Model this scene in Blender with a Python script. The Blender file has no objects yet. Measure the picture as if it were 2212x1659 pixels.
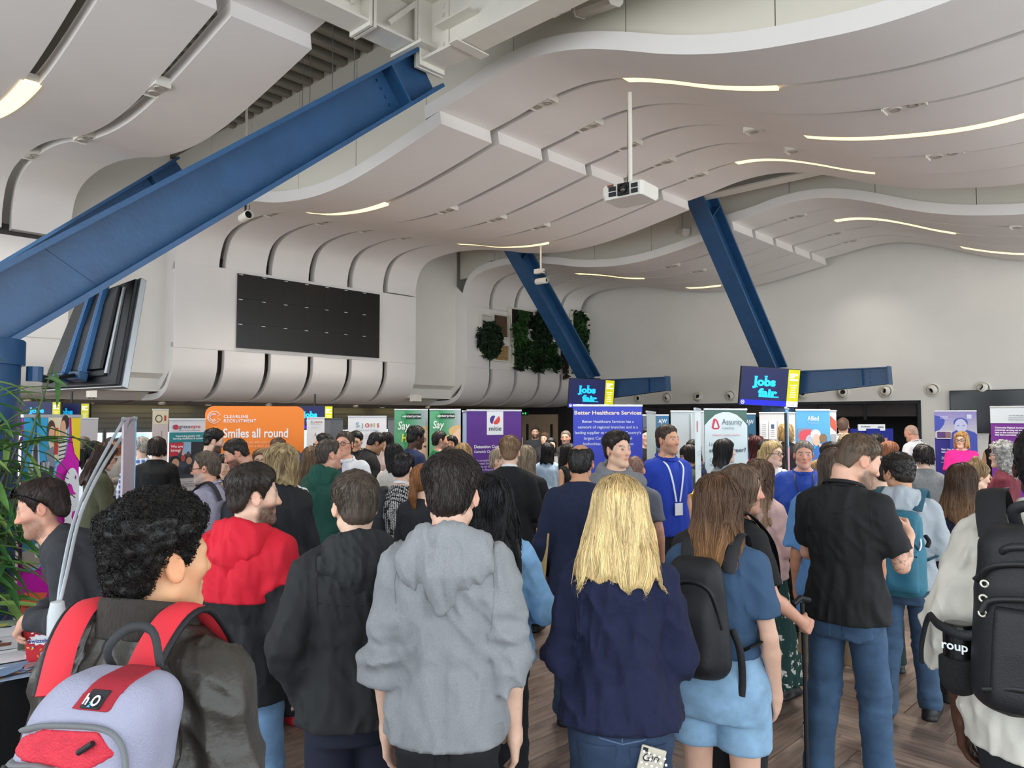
import bpy, math, random
import numpy as np
from mathutils import Vector, Matrix, Euler
random.seed(5)
SC = bpy.context.scene
COL = SC.collection
R = math.radians
# ---------------------------------------------------------------- camera, sky, light, exposure
FPX, CH = 1600.0, 1.87
PIT = math.atan((905 - 829.5) / FPX)
cam = bpy.data.objects.new('camera', bpy.data.cameras.new('camera'))
cam.data.sensor_width = 36
cam.data.lens = FPX / 2212 * 36
cam.data.clip_start = .05
cam.data.clip_end = 400
cam.location = (0, 0, CH)
cam.rotation_euler = (R(90) + PIT, 0, 0)
COL.objects.link(cam)
SC.camera = cam
wd = bpy.data.worlds.new('overcast_sky')
SC.world = wd
wd.use_nodes = True
wn = wd.node_tree.nodes
wn['Background'].inputs[0].default_value = (.84, .93, 1.0, 1)
wn['Background'].inputs[1].default_value = 3.0
sl_ = bpy.data.lights.new('bounce_sun', 'SUN')
sl_.energy = 11.0
sl_.angle = R(3)
sl_.color = (1, .97, .93)
bounce_sun = bpy.data.objects.new('bounce_sun', sl_)
COL.objects.link(bounce_sun)
bounce_sun.rotation_euler = Vector((-.05, 1.41, -2.5)).to_track_quat('-Z', 'Y').to_euler()   # added high behind the camera: the ground it lights outside brightens the ceiling
SC.view_settings.view_transform = 'Standard'
SC.view_settings.look = 'None'
SC.view_settings.exposure = 0.15
SC.view_settings.gamma = 1.0
SC.view_settings.use_curve_mapping = False
SC.cycles.max_bounces = 8
SC.cycles.diffuse_bounces = 5
SC.cycles.glossy_bounces = 3
SC.cycles.transparent_max_bounces = 8
SC.cycles.use_denoising = True
SC.cycles.use_adaptive_sampling = True
SC.cycles.sample_clamp_indirect = 6


# ---------------------------------------------------------------- helpers
def ray(px, py):
    x, z = (px - 1106) / FPX, (829.5 - py) / FPX
    c, s = math.cos(PIT), math.sin(PIT)
    return Vector((x, c - z * s, s + z * c))


def at(px, py, Y):
    d = ray(px, py)
    return Vector((0, 0, CH)) + d * (Y / d.y)


UX, UY = .682, .731


def on_s(px, py, s):  # where a pixel's ray meets the cross-hall plane at s
    d = ray(px, py)
    n = Vector((UX, UY, 0))
    return Vector((0, 0, CH)) + d * ((s - (5.5 * UX - 14.8 * UY)) / d.dot(n))


def G(s, t, z):  # hall grid: s along the balcony front, t across the hall from it
    return Vector((-5.5 + UX * s + UY * t, 14.8 + UY * s - UX * t, z))


U3, V3, Z3 = Vector((UX, UY, 0)), Vector((UY, -UX, 0)), Vector((0, 0, 1))
GROT = math.atan2(UY, UX)   # rotation that turns local x onto the hall's s direction


def lin(h):
    h = h.lstrip('#')
    c = [int(h[i:i + 2], 16) / 255 for i in (0, 2, 4)]
    return tuple(((x + .055) / 1.055) ** 2.4 if x > .04045 else x / 12.92 for x in c)


MATS = {}


def mat(h, rough=.6, metal=0, kind='plain', emit=0, bump=0, bscale=200, var=0, vscale=6, sheen=0, spec=None):
    key = (h, rough, metal, kind, emit, bump, bscale, var, vscale, sheen, spec)
    if key in MATS:
        return MATS[key]
    m = bpy.data.materials.new(kind + '_' + (h if isinstance(h, str) else 'tint').lstrip('#'))
    m.use_nodes = True
    nt = m.node_tree
    N, L = nt.nodes, nt.links
    b = N['Principled BSDF']
    b.inputs['Roughness'].default_value = rough
    b.inputs['Metallic'].default_value = metal
    if spec is not None:
        b.inputs['Specular IOR Level'].default_value = spec
    if sheen:
        b.inputs['Sheen Weight'].default_value = sheen
    out = None
    if kind == 'vcol' or h == 'vcol':
        a = N.new('ShaderNodeAttribute')
        a.attribute_name = 'Col'
        out = a.outputs['Color']
    else:
        b.inputs['Base Color'].default_value = (*lin(h), 1)
    if var:
        n = N.new('ShaderNodeTexNoise')
        n.inputs['Scale'].default_value = vscale
        n.inputs['Detail'].default_value = 6
        tc = N.new('ShaderNodeTexCoord')
        L.new(tc.outputs['Object'], n.inputs['Vector'])
        mr = N.new('ShaderNodeMapRange')
        mr.inputs['From Min'].default_value = .3
        mr.inputs['From Max'].default_value = .7
        mr.inputs['To Min'].default_value = 1 - var
        mr.inputs['To Max'].default_value = 1 + var
        L.new(n.outputs['Fac'], mr.inputs['Value'])
        mx = N.new('ShaderNodeVectorMath')
        mx.operation = 'SCALE'
        if out is not None:
            L.new(out, mx.inputs[0])
        else:
            mx.inputs[0].default_value = lin(h)
        L.new(mr.outputs[0], mx.inputs['Scale'])
        out = mx.outputs[0]
    if out is not None:
        L.new(out, b.inputs['Base Color'])
    if bump:
        n = N.new('ShaderNodeTexNoise')
        n.inputs['Scale'].default_value = bscale
        n.inputs['Detail'].default_value = 3
        tc = N.new('ShaderNodeTexCoord')
        L.new(tc.outputs['Object'], n.inputs['Vector'])
        bp = N.new('ShaderNodeBump')
        bp.inputs['Strength'].default_value = bump
        bp.inputs['Distance'].default_value = .01
        L.new(n.outputs['Fac'], bp.inputs['Height'])
        L.new(bp.outputs[0], b.inputs['Normal'])
    if emit:
        b.inputs['Emission Color'].default_value = (*lin(h), 1)
        b.inputs['Emission Strength'].default_value = emit
    MATS[key] = m
    return m


def glass_mat():
    if 'glass' in MATS:
        return MATS['glass']
    m = bpy.data.materials.new('window_glass')
    m.use_nodes = True
    N, L = m.node_tree.nodes, m.node_tree.links
    N.remove(N['Principled BSDF'])
    t, g, x, f = N.new('ShaderNodeBsdfTransparent'), N.new('ShaderNodeBsdfGlossy'), N.new('ShaderNodeMixShader'), N.new('ShaderNodeFresnel')
    t.inputs[0].default_value = (.93, .96, .96, 1)
    g.inputs['Roughness'].default_value = .02
    f.inputs[0].default_value = 1.45
    L.new(f.outputs[0], x.inputs[0])
    L.new(t.outputs[0], x.inputs[1])
    L.new(g.outputs[0], x.inputs[2])
    L.new(x.outputs[0], N['Material Output'].inputs[0])
    MATS['glass'] = m
    return m


def link(name, data, parent=None):
    o = bpy.data.objects.new(name, data)
    COL.objects.link(o)
    if parent is not None:
        o.parent = parent
    return o


def tag(o, label=None, cat=None, group=None, kind=None):
    for k, v in (('label', label), ('category', cat), ('group', group), ('kind', kind)):
        if v:
            o[k] = v
    return o


def thing(name, label, cat, loc=(0, 0, 0), rz=0, group=None):
    o = link(name, None)
    o.location = loc
    o.rotation_euler = (0, 0, rz)
    return tag(o, label, cat, group)


class MB:  # collects shapes, then becomes ONE mesh object
    def __init__(s):
        s.v, s.f, s.m, s.mats = [], [], [], []

    def mi(s, m):
        if m not in s.mats:
            s.mats.append(m)
        return s.mats.index(m)

    def add(s, vs, fs, m=None):
        b = len(s.v)
        i = s.mi(m) if m is not None else 0
        s.v += [tuple(v) for v in vs]
        for f in fs:
            s.f.append(tuple(b + k for k in f))
            s.m.append(i)
        return s

    def box(s, c, d, m=None, M=None):
        x, y, z = d[0] / 2, d[1] / 2, d[2] / 2
        vs = [Vector((i * x, j * y, k * z)) for k in (-1, 1) for j in (-1, 1) for i in (-1, 1)]
        if M is not None:
            vs = [M @ v for v in vs]
        c = Vector(c)
        return s.add([v + c for v in vs], [(0, 2, 3, 1), (4, 5, 7, 6), (0, 1, 5, 4), (2, 6, 7, 3), (0, 4, 6, 2), (1, 3, 7, 5)], m)

    def hexa(s, b4, t4, m=None):
        return s.add(list(b4) + list(t4), [(3, 2, 1, 0), (4, 5, 6, 7), (0, 1, 5, 4), (1, 2, 6, 5), (2, 3, 7, 6), (3, 0, 4, 7)], m)

    def tube(s, pts, r, n=8, m=None, cap=True, flat=1.0, up=None):
        pts = [Vector(p) for p in pts]
        rs = r if isinstance(r, (list, tuple)) else [r] * len(pts)
        vs, fs = [], []
        prev = None
        for i, p in enumerate(pts):
            d = (pts[min(i + 1, len(pts) - 1)] - pts[max(i - 1, 0)])
            d = d.normalized() if d.length > 1e-9 else Vector((0, 0, 1))
            a = prev if prev is not None else (Vector(up) if up is not None else (Vector((0, 0, 1)) if abs(d.z) < .9 else Vector((1, 0, 0))))
            x = a - d * a.dot(d)
            x = x.normalized() if x.length > 1e-6 else d.orthogonal().normalized()
            prev = x
            y = d.cross(x)
            for k in range(n):
                w = 2 * math.pi * k / n
                vs.append(p + x * (math.cos(w) * rs[i] * flat) + y * (math.sin(w) * rs[i]))
        for i in range(len(pts) - 1):
            for k in range(n):
                a, b = i * n + k, i * n + (k + 1) % n
                fs.append((a, b, b + n, a + n))
        if cap:
            fs.append(tuple(range(n))[::-1])
            fs.append(tuple(range((len(pts) - 1) * n, len(pts) * n)))
        return s.add(vs, fs, m)

    def lathe(s, prof, n=24, m=None, M=None, c=(0, 0, 0), close=False):
        vs, fs = [], []
        for r, z in prof:
            for k in range(n):
                w = 2 * math.pi * k / n
                v = Vector((r * math.cos(w), r * math.sin(w), z))
                vs.append((M @ v if M is not None else v) + Vector(c))
        q = len(prof)
        for i in range(q if close else q - 1):
            j = (i + 1) % q
            for k in range(n):
                a, b = i * n + k, i * n + (k + 1) % n
                c2, d2 = j * n + (k + 1) % n, j * n + k
                fs.append((a, b, c2, d2))
        return s.add(vs, fs, m)

    def extrude(s, prof, o, x, y, d, m=None):  # a closed outline prof (x, y) pushed along d
        o, x, y, d = Vector(o), Vector(x), Vector(y), Vector(d)
        a = [o + x * p + y * q for p, q in prof]
        n = len(a)
        fs = [tuple(range(n)), tuple(range(2 * n - 1, n - 1, -1))]
        fs += [(i, i + n, (i + 1) % n + n, (i + 1) % n) for i in range(n)]
        return s.add(a + [p + d for p in a], fs, m)

    def build(s, name, m=None, parent=None, smooth=False, bevel=0, seg=2):
        me = bpy.data.meshes.new(name)
        me.from_pydata(s.v, [], s.f)
        for k in (s.mats or ([m] if m else [])):
            me.materials.append(k)
        if len(s.mats) > 1:
            me.polygons.foreach_set('material_index', s.m)
        if smooth:
            me.polygons.foreach_set('use_smooth', [True] * len(me.polygons))
            if smooth != 1:
                me.set_sharp_from_angle(angle=R(smooth))
        me.update()
        o = link(name, me, parent)
        if bevel:
            b = o.modifiers.new('soft_edges', 'BEVEL')
            b.width = bevel
            b.segments = seg
            b.limit_method = 'ANGLE'
        return o


def rotM(x, y, z):
    return Matrix((x, y, z)).transposed()


def spline(pts, n):
    p = np.array(pts, float)
    p = np.vstack([2 * p[0] - p[1], p, 2 * p[-1] - p[-2]])
    out = []
    for i in range(1, len(p) - 2):
        for k in range(n):
            t = k / n
            out.append(.5 * (2 * p[i] + (p[i + 1] - p[i - 1]) * t + (2 * p[i - 1] - 5 * p[i] + 4 * p[i + 1] - p[i + 2]) * t * t
                             + (3 * p[i] - p[i - 1] - 3 * p[i + 1] + p[i + 2]) * t ** 3))
    out.append(p[-2])
    return np.array(out)


def text(body, o, x, y, size, m, parent=None, bold=0, align='LEFT', name='lettering', ext=.0004, wid=None, ital=0, space=1.0, nrm=.002):
    """flat lettering: o = start of the base line, x = reading direction, y = up"""
    c = bpy.data.curves.new(name, 'FONT')
    c.body = body
    c.size = size
    c.align_x = align
    c.offset = bold * size
    c.extrude = ext
    c.shear = ital
    c.space_character = space
    c.resolution_u = 3
    c.materials.append(m)
    ob = link(name, c, parent)
    x, y = Vector(x).normalized(), Vector(y).normalized()
    n = x.cross(y)
    sx = 1
    if wid:
        me = bpy.data.meshes.new_from_object(ob)
        w = max((v.co.x for v in me.vertices), default=0) - min((v.co.x for v in me.vertices), default=0)
        bpy.data.meshes.remove(me)
        sx = wid / w if w > 0 else 1
    M = Matrix.Translation(Vector(o) + n * nrm) @ rotM(x, y, n).to_4x4() @ Matrix.Diagonal((sx, 1, 1, 1))
    me = bpy.data.meshes.new_from_object(ob)
    bpy.data.objects.remove(ob)
    bpy.data.curves.remove(c)
    ob = link(name, me, parent)
    ob.matrix_local = M
    return ob
# ---------------------------------------------------------------- the hall: floor, walls, ceiling
WHITE = mat('#e4e1da', .75, var=.03, vscale=1.2)
PANELW = mat('#e9e5e1', .7, var=.02, vscale=1.5)
CREAM = mat('#ddd8ca', .75)
DARK = mat('#15151a', .5)
BLUE = mat('#264f78', .36, var=.10, vscale=5, bump=.15, bscale=25)
STEELW = mat('#dcd8cd', .55, var=.03)
TIMBER = mat('#2a2321', .55, var=.25, vscale=9)


def floor_material():
    m = bpy.data.materials.new('oak_plank')
    m.use_nodes = True
    N, L = m.node_tree.nodes, m.node_tree.links
    b = N['Principled BSDF']
    tc, mp = N.new('ShaderNodeTexCoord'), N.new('ShaderNodeMapping')
    mp.inputs['Scale'].default_value = (1.6, 16, 1)
    oi = N.new('ShaderNodeObjectInfo')
    at_ = N.new('ShaderNodeAttribute')
    at_.attribute_name = 'tone'
    n = N.new('ShaderNodeTexNoise')
    n.noise_dimensions = '4D'
    n.inputs['Scale'].default_value = 2.2
    n.inputs['Detail'].default_value = 8
    n.inputs['Distortion'].default_value = .6
    L.new(tc.outputs['Object'], mp.inputs[0])
    L.new(mp.outputs[0], n.inputs['Vector'])
    ad = N.new('ShaderNodeMath')
    ad.operation = 'ADD'
    L.new(oi.outputs['Random'], ad.inputs[0])
    L.new(at_.outputs['Fac'], ad.inputs[1])
    mu = N.new('ShaderNodeMath')
    mu.operation = 'MULTIPLY'
    mu.inputs[1].default_value = 31
    L.new(ad.outputs[0], mu.inputs[0])
    L.new(mu.outputs[0], n.inputs['W'])
    cr = N.new('ShaderNodeValToRGB')
    e = cr.color_ramp.elements
    e[0].position, e[0].color = .25, (*lin('#54443c'), 1)
    e[1].position, e[1].color = .75, (*lin('#9c887b'), 1)
    L.new(n.outputs['Fac'], cr.inputs[0])
    fr = N.new('ShaderNodeMath')
    fr.operation = 'FRACT'
    m7 = N.new('ShaderNodeMath')
    m7.operation = 'MULTIPLY'
    m7.inputs[1].default_value = 7.31
    L.new(ad.outputs[0], m7.inputs[0])
    L.new(m7.outputs[0], fr.inputs[0])
    mr = N.new('ShaderNodeMapRange')
    mr.inputs['To Min'].default_value = .78
    mr.inputs['To Max'].default_value = 1.18
    L.new(fr.outputs[0], mr.inputs[0])
    sc = N.new('ShaderNodeVectorMath')
    sc.operation = 'SCALE'
    L.new(cr.outputs[0], sc.inputs[0])
    L.new(mr.outputs[0], sc.inputs['Scale'])
    L.new(sc.outputs[0], b.inputs['Base Color'])
    b.inputs['Roughness'].default_value = .42
    bp = N.new('ShaderNodeBump')
    bp.inputs['Strength'].default_value = .12
    L.new(n.outputs['Fac'], bp.inputs['Height'])
    L.new(bp.outputs[0], b.inputs['Normal'])
    return m


PLANK = floor_material()
fl = MB()
fl.add([G(-14, -9, -.012), G(-14, 20.3, -.012), G(14, 20.3, -.012), G(14, -9, -.012)], [(0, 1, 2, 3)])
floor = tag(fl.build('floor', mat('#3a302b', .7)), kind='structure')
PL, PW = .92, .153   # herringbone boards; the nearest in view are single objects, the rest one joined part
cands = []
for a in range(-70, 71):
    for k in range(-46, 47):
        # herringbone: pairs of boards at +-45 degrees
        cx0, cy0 = PW * a + PW * 0, 0
        for typ in (0, 1):
            if typ == 0:
                p = Vector((a * PW + k * PL, a * PW - k * PL)) + Vector((PL / 2, PW / 2))
                d = 0
            else:
                p = Vector((a * PW + k * PL, a * PW - k * PL)) + Vector((-PW / 2 + PW, PW + PL / 2)) - Vector((0, 0))
                d = 1
            w = Vector(((p.x - p.y) * .7071, (p.x + p.y) * .7071))
            ang = R(45) + (R(90) if d else 0)
            w.y += 6
            if .5 < w.y < 26 and abs(w.x) < 1.0 + w.y * .75:
                cands.append((w, ang))
cands.sort(key=lambda q: abs(q[0].y - 4.9) + .35 * abs(q[0].x - .4))
pm = bpy.data.meshes.new('plank')
hx, hy = PL / 2 - .0015, PW / 2 - .0015
bv = [(-hx, -hy, -.01), (hx, -hy, -.01), (hx, hy, -.01), (-hx, hy, -.01), (-hx, -hy, -.001), (hx, -hy, -.001), (hx, hy, -.001), (-hx, hy, -.001),
      (-hx + .002, -hy + .002, 0), (hx - .002, -hy + .002, 0), (hx - .002, hy - .002, 0), (-hx + .002, hy - .002, 0)]
bf = [(8, 9, 10, 11), (4, 5, 9, 8), (5, 6, 10, 9), (6, 7, 11, 10), (7, 4, 8, 11), (0, 1, 5, 4), (1, 2, 6, 5), (2, 3, 7, 6), (3, 0, 4, 7)]
pm.from_pydata(bv, [], bf)
pm.materials.append(PLANK)
for w, a in cands[:290]:
    o = link('plank', pm, floor)
    o.location = (w.x, w.y, random.uniform(-.0006, .0004))
    o.rotation_euler = (0, 0, a)
rest = MB()
tones = []
for w, a in cands[290:]:
    c, s = math.cos(a), math.sin(a)
    rest.add([(w.x + x * c - y * s, w.y + x * s + y * c, 0) for x, y in ((-hx, -hy), (hx, -hy), (hx, hy), (-hx, hy))], [(0, 1, 2, 3)])
    tones.append(random.random())
ro = rest.build('far_plank', PLANK, floor)
ro['kind'] = 'stuff'
ta = ro.data.attributes.new('tone', 'FLOAT', 'FACE')
ta.data.foreach_set('value', tones)
gr = MB()
gr.add([(-90, -60, -.06), (90, -60, -.06), (90, 100, -.06), (-90, 100, -.06)], [(0, 1, 2, 3)])
tag(gr.build('ground', mat('#c4c6c8', .9)), kind='structure')

# ---- end wall, with the dark counter opening
ew = MB()
S0 = 11.42


def wall_s(mb, s, t0, t1, z0, z1, th=.25, m=None):
    mb.hexa([G(s, t0, z0), G(s, t1, z0), G(s + th, t1, z0), G(s + th, t0, z0)], [G(s, t0, z1), G(s, t1, z1), G(s + th, t1, z1), G(s + th, t0, z1)], m)


def wall_t(mb, t, s0, s1, z0, z1, th=.2, m=None):
    mb.hexa([G(s0, t, z0), G(s0, t - th, z0), G(s1, t - th, z0), G(s1, t, z0)], [G(s0, t, z1), G(s0, t - th, z1), G(s1, t - th, z1), G(s1, t, z1)], m)


wall_s(ew, S0, -1.2, 9.45, 2.28, 7.2)
wall_s(ew, S0, 9.45, 20.2, 0, 7.2)
wend = tag(ew.build('wall_end', WHITE), kind='structure')
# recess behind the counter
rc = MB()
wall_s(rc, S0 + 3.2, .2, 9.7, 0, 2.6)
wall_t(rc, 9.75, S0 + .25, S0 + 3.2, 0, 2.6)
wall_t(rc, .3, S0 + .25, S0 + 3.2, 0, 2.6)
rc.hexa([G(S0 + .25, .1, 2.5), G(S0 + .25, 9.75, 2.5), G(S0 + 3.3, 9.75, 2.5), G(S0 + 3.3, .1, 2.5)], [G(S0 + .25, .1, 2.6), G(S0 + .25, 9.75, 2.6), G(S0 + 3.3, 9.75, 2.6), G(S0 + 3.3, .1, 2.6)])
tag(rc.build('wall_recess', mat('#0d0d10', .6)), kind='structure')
hd = MB()
wall_s(hd, S0 - .02, .2, 9.47, 2.22, 2.29, .3)
wall_s(hd, S0 - .02, 9.40, 9.47, 0, 2.29, .3)
tr = tag(hd.build('trim_1', mat('#17161a', .5)), kind='structure')
for i in range(8):
    t0 = .25 + i * 1.145
    p = MB()
    wall_s(p, S0 + .06, t0 + .03, t0 + 1.10, 1.93, 2.215, .04)
    p.build('panel', TIMBER, tr)
    p = MB()
    wall_s(p, S0 + .02, t0 - .03, t0 + .03, 1.85, 2.22, .09)
    p.build('mullion', DARK, tr)
# dark timber wall under the balcony beside the counter, with pale doors
dw = MB()
wall_s(dw, S0 + .1, -9, .25, 0, 2.35)
wdk = tag(dw.build('wall_timber', mat('#1d1a1c', .55)), kind='structure')
for i in range(24):
    t0 = -5.9 + i * .255
    if -3.75 < t0 < -1.0:
        continue
    p = MB()
    wall_s(p, S0 + .07, t0, t0 + .24, 0, 2.3, .05)
    p.build('timber_board', TIMBER, wdk)
for k, t0 in enumerate((-3.5, -1.95)):
    for j in (0, 1):
        if k == 1 and j == 1:
            continue
        d = MB()
        wall_s(d, S0 + .03, t0 + j * .8, t0 + j * .8 + .78, .01, 2.02, .06)
        do = tag(d.build('door_%d' % (k * 2 + j + 1), mat('#b39a7d', .5, var=.08, vscale=4)), kind='structure')
        q = MB()
        wall_s(q, S0 + .02, t0 + j * .8 + .5 - j * .3, t0 + j * .8 + .6 - j * .3, 1.05, 1.7, .02)
        q.build('door_window', DARK, do)
        q = MB()
        q.tube([G(S0 - .02, t0 + j * .8 + .68 - j * .6, 1.0), G(S0 - .02, t0 + j * .8 + .68 - j * .6, 1.25)], .012)
        q.build('door_handle', mat('#b8b8b8', .3, 1), do)

# ---- wavy ribbon ceiling. profiles over t, measured from the photograph
LOWP = [(.0, 4.70), (.0, 4.9), (.06, 5.12), (.22, 5.36), (.55, 5.51), (1.05, 5.57), (1.6, 5.57), (2.3, 5.50), (3.05, 5.36), (3.7, 5.21), (4.4, 5.11), (5.0, 5.075),
        (5.6, 5.095), (6.2, 5.165), (6.8, 5.26), (7.55, 5.39)]
UPP = [(7.25, 5.53), (7.9, 5.60), (8.4, 5.68), (8.8, 5.705), (9.2, 5.68), (9.65, 5.575), (10.1, 5.41), (10.65, 5.18), (11.2, 5.00), (11.75, 4.88), (12.4, 4.79), (13.0, 4.79),
       (13.8, 4.86), (14.8, 5.02), (15.8, 5.2), (17.2, 5.38), (18.6, 5.40), (20.0, 5.30)]
JP = [(.0, 3.32), (.0, 3.0), (-.03, 2.8), (-.13, 2.6), (-.30, 2.42), (-.55, 2.30), (-.85, 2.25), (-1.5, 2.24)]
TH = .17


def zoff(s):
    if s < -2:
        return .27
    return .035 * (s + 1.27) if s < 5.5 else .15 + .012 * (s - 6.3)


def prof_at(prof, t):
    p = spline(prof, 8)
    return float(np.interp(t, p[:, 0], p[:, 1]))


def ribbon(prof, s0, s1, name, parent, th=TH, zo=0, n=5):
    p = spline(prof, n)
    d = np.gradient(p, axis=0)
    d /= np.linalg.norm(d, axis=1)[:, None]
    nr = np.stack([-d[:, 1], d[:, 0]], 1)
    if nr[len(nr) // 2][1] < 0 and prof is not JP:
        nr = -nr
    if prof is JP:
        nr = np.stack([d[:, 1], -d[:, 0]], 1)
        nr = -nr if nr[0][0] > 0 else nr
    q = p + nr * th
    m = MB()
    N = len(p)
    vs = []
    for (a, b) in ((p, s0), (p, s1), (q, s0), (q, s1)):
        vs += [G(b, t, z + zo) for t, z in a]
    fs = []
    for i in range(N - 1):
        fs += [(i, i + 1, N + i + 1, N + i), (2 * N + i, 3 * N + i, 3 * N + i + 1, 2 * N + i + 1),
               (i, 2 * N + i, 2 * N + i + 1, i + 1), (N + i, N + i + 1, 3 * N + i + 1, 3 * N + i)]
    fs += [(0, N, 3 * N, 2 * N), (N - 1, 3 * N - 1, 4 * N - 1, 2 * N - 1)]
    m.add(vs, fs)
    return m.build(name, PANELW, parent, smooth=35)


ceiling = tag(link('ceiling', None), kind='structure')
BAYS = [(-9.9, 7), (-1.27, 6), (6.3, 5)]
PITCH, GAP = 1.0, .14
BALC = tag(link('wall_balcony', None), kind='structure')
SLOTS = []
for b, (sb, n) in enumerate(BAYS):
    for i in range(n):
        s0, s1 = sb + i * PITCH, sb + (i + 1) * PITCH - GAP
        zo = zoff((s0 + s1) / 2)
        ribbon(LOWP, s0, s1, 'panel', ceiling, zo=zo)
        ribbon(UPP, s0, s1, 'panel', ceiling, zo=zo)
        ribbon(JP, s0, s1, 'panel', BALC, th=.12)
        if i:
            SLOTS.append((b, s0 - GAP / 2, zoff(s0)))
    e = sb + n * PITCH - GAP
    m = MB()
    wall_t(m, .012, sb, e, 3.22, 4.86, .16)
    m.build('parapet_panel', PANELW, BALC, bevel=.01)
    for sc_ in (sb + .004, e - .044):   # closed ends of the unit
        m = MB()
        m.hexa([G(sc_, -.64, 2.42), G(sc_ + .04, -.64, 2.42), G(sc_ + .04, -.03, 2.9), G(sc_, -.03, 2.9)], [G(sc_, -.64, 5.6), G(sc_ + .04, -.64, 5.6), G(sc_ + .04, -.03, 5.1), G(sc_, -.03, 5.1)])
        m.build('end_cheek', PANELW, BALC)
    m = MB()  # backing behind the slots
    wall_t(m, -.28, sb + .03, e - .03, 2.75, 5.1, .1)
    m.build('backing', mat('#57534f', .8), BALC)
m = MB()
wall_t(m, -.62, -13.5, 11.5, 2.4, 7, .15)
m.hexa([G(-13.5, -1.35, 2.40), G(-13.5, -.6, 2.40), G(11.5, -.6, 2.40), G(11.5, -1.35, 2.40)], [G(-13.5, -1.35, 2.5), G(-13.5, -.6, 2.5), G(11.5, -.6, 2.5), G(11.5, -1.35, 2.5)])
m.build('backing', WHITE, BALC)
# recessed walls between the balcony units, with a sloping soffit below
for s0, s1 in ((-2.95, -1.24), (4.66, 6.34)):
    m = MB()
    wall_t(m, -.42, s0, s1, 2.74, 7, .15)
    m.add([G(s0, -.42, 2.74), G(s1, -.42, 2.74), G(s1, -1.5, 2.24), G(s0, -1.5, 2.24)], [(0, 1, 2, 3)])
    m.build('recess_panel', WHITE, BALC)
# bulkheads above the near edge of each bay, in cladding sheets with open joints
for sx, z0 in ((-1.12, 5.0), (6.44, 5.1)):
    w = tag(link('trim_%d' % (2 if sx < 0 else 3), None), kind='structure')
    tt = -.4
    while tt < 20:
        m = MB()
        q = [tt + 1.488 * i / 8 for i in range(9)]
        zb = [5.62 if t < .1 else max(prof_at(LOWP, t) if t < 7.5 else -9, prof_at(UPP, t) if t > 7.26 else -9) + zoff(sx) + .10 for t in q]
        m.extrude([(t, z) for t, z in zip(q, zb)] + [(q[-1], 7.0), (q[0], 7.0)], G(sx, 0, 0), V3, Z3, U3 * .08)
        m.build('sheet', CREAM, w)
        tt += 1.5
rf = MB()
rf.hexa([G(-13.5, -8, 7.0), G(-13.5, 20.3, 7.0), G(12, 20.3, 7.0), G(12, -8, 7.0)], [G(-13.5, -8, 7.2), G(-13.5, 20.3, 7.2), G(12, 20.3, 7.2), G(12, -8, 7.2)])
deck = tag(rf.build('ceiling_deck', mat('#8a857c', .8)), kind='structure')
m = MB()
for i in range(40):   # the ribs of the steel deck, seen in the gap
    t0 = 2 + i * .3
    m.box(G(-2.1, t0, 6.96), (3.2, .13, .1), None, Matrix.Rotation(GROT, 3, 'Z'))
m.build('deck_ribs', mat('#8f8a80', .7), deck)
fc = MB()
wall_t(fc, 20.2, -13.5, 12, 5.5, 7.0, .15)
tag(fc.build('wall_facade', WHITE), kind='structure')

# ---- glowing strips and twin spots that fill parts of the slots
GLOW = mat('#ffdf9c', .6, emit=2.0)


def strip_light(sl, prof, t0, t1, zo, label):
    n = 14
    o = G(sl, (t0 + t1) / 2, prof_at(prof, (t0 + t1) / 2) + zo)
    r = thing('strip_light', label, 'light', o, GROT)
    w = GAP / 2 + .02
    for nm, mt, lo, hi, ww in (('diffuser', GLOW, -.012, .02, w), ('housing', STEELW, .022, .10, w - .012)):
        vs, fs = [], []
        for k in range(n + 1):
            t = t0 + (t1 - t0) * k / n
            z = prof_at(prof, t) + zo
            for ds, dz in ((-ww, lo), (ww, lo), (ww, hi), (-ww, hi)):
                p = G(sl + ds, t, z + dz) - o
                vs.append((p.dot(U3), p.dot(-V3), p.z))
        for k in range(n):
            for j in range(4):
                a, b = k * 4 + j, k * 4 + (j + 1) % 4
                fs.append((a, b, b + 4, a + 4))
        fs += [(0, 1, 2, 3), tuple(4 * n + q for q in (3, 2, 1, 0))]
        m = MB().add(vs, fs)
        m.build(nm, mt, r, smooth=40)
    return r


def slot(b, i):
    sb = BAYS[b][0]
    s = sb + i * PITCH
    return s - GAP / 2, zoff(s)


for (b, i, pf, t0, t1, lab) in (
        (0, 5, LOWP, 3.2, 5.35, 'short glowing ceiling strip at the far left edge, above the blue column'),
        (1, 1, LOWP, 3.05, 5.2, 'glowing ceiling strip between the near lower waves, right of the hanging black projector lamp'),
        (1, 5, LOWP, 2.5, 5.0, 'thin glowing ceiling strip above the middle blue raking beam'),
        (1, 1, UPP, 9.55, 11.25, 'largest wavy glowing strip in the upper ceiling, left of centre of that wave'),
        (1, 3, UPP, 10.75, 13.1, 'long glowing strip rising to the right edge of the upper ceiling'),
        (1, 5, UPP, 8.9, 10.9, 'wavy glowing strip above the top of the right blue raking beam'),
        (2, 2, UPP, 8.8, 10.9, 'wavy glowing strip on the far upper waves over the white end wall'),
        (2, 4, UPP, 10.6, 13.0, 'lowest glowing strip at the right edge just above the end wall'),
        (2, 2, LOWP, 2.2, 4.2, 'glowing ceiling strip right of the small hanging projector lamp'),
        (2, 4, LOWP, 4.3, 5.2, 'short faint glowing strip at the far wave above the end wall')):
    sl, zo = slot(b, i)
    strip_light(sl, pf, t0, t1, zo, lab)

# twin spots
tsb = MB()
tsb.box((0, 0, .045), (.11, .34, .10))
tsc = []


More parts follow.
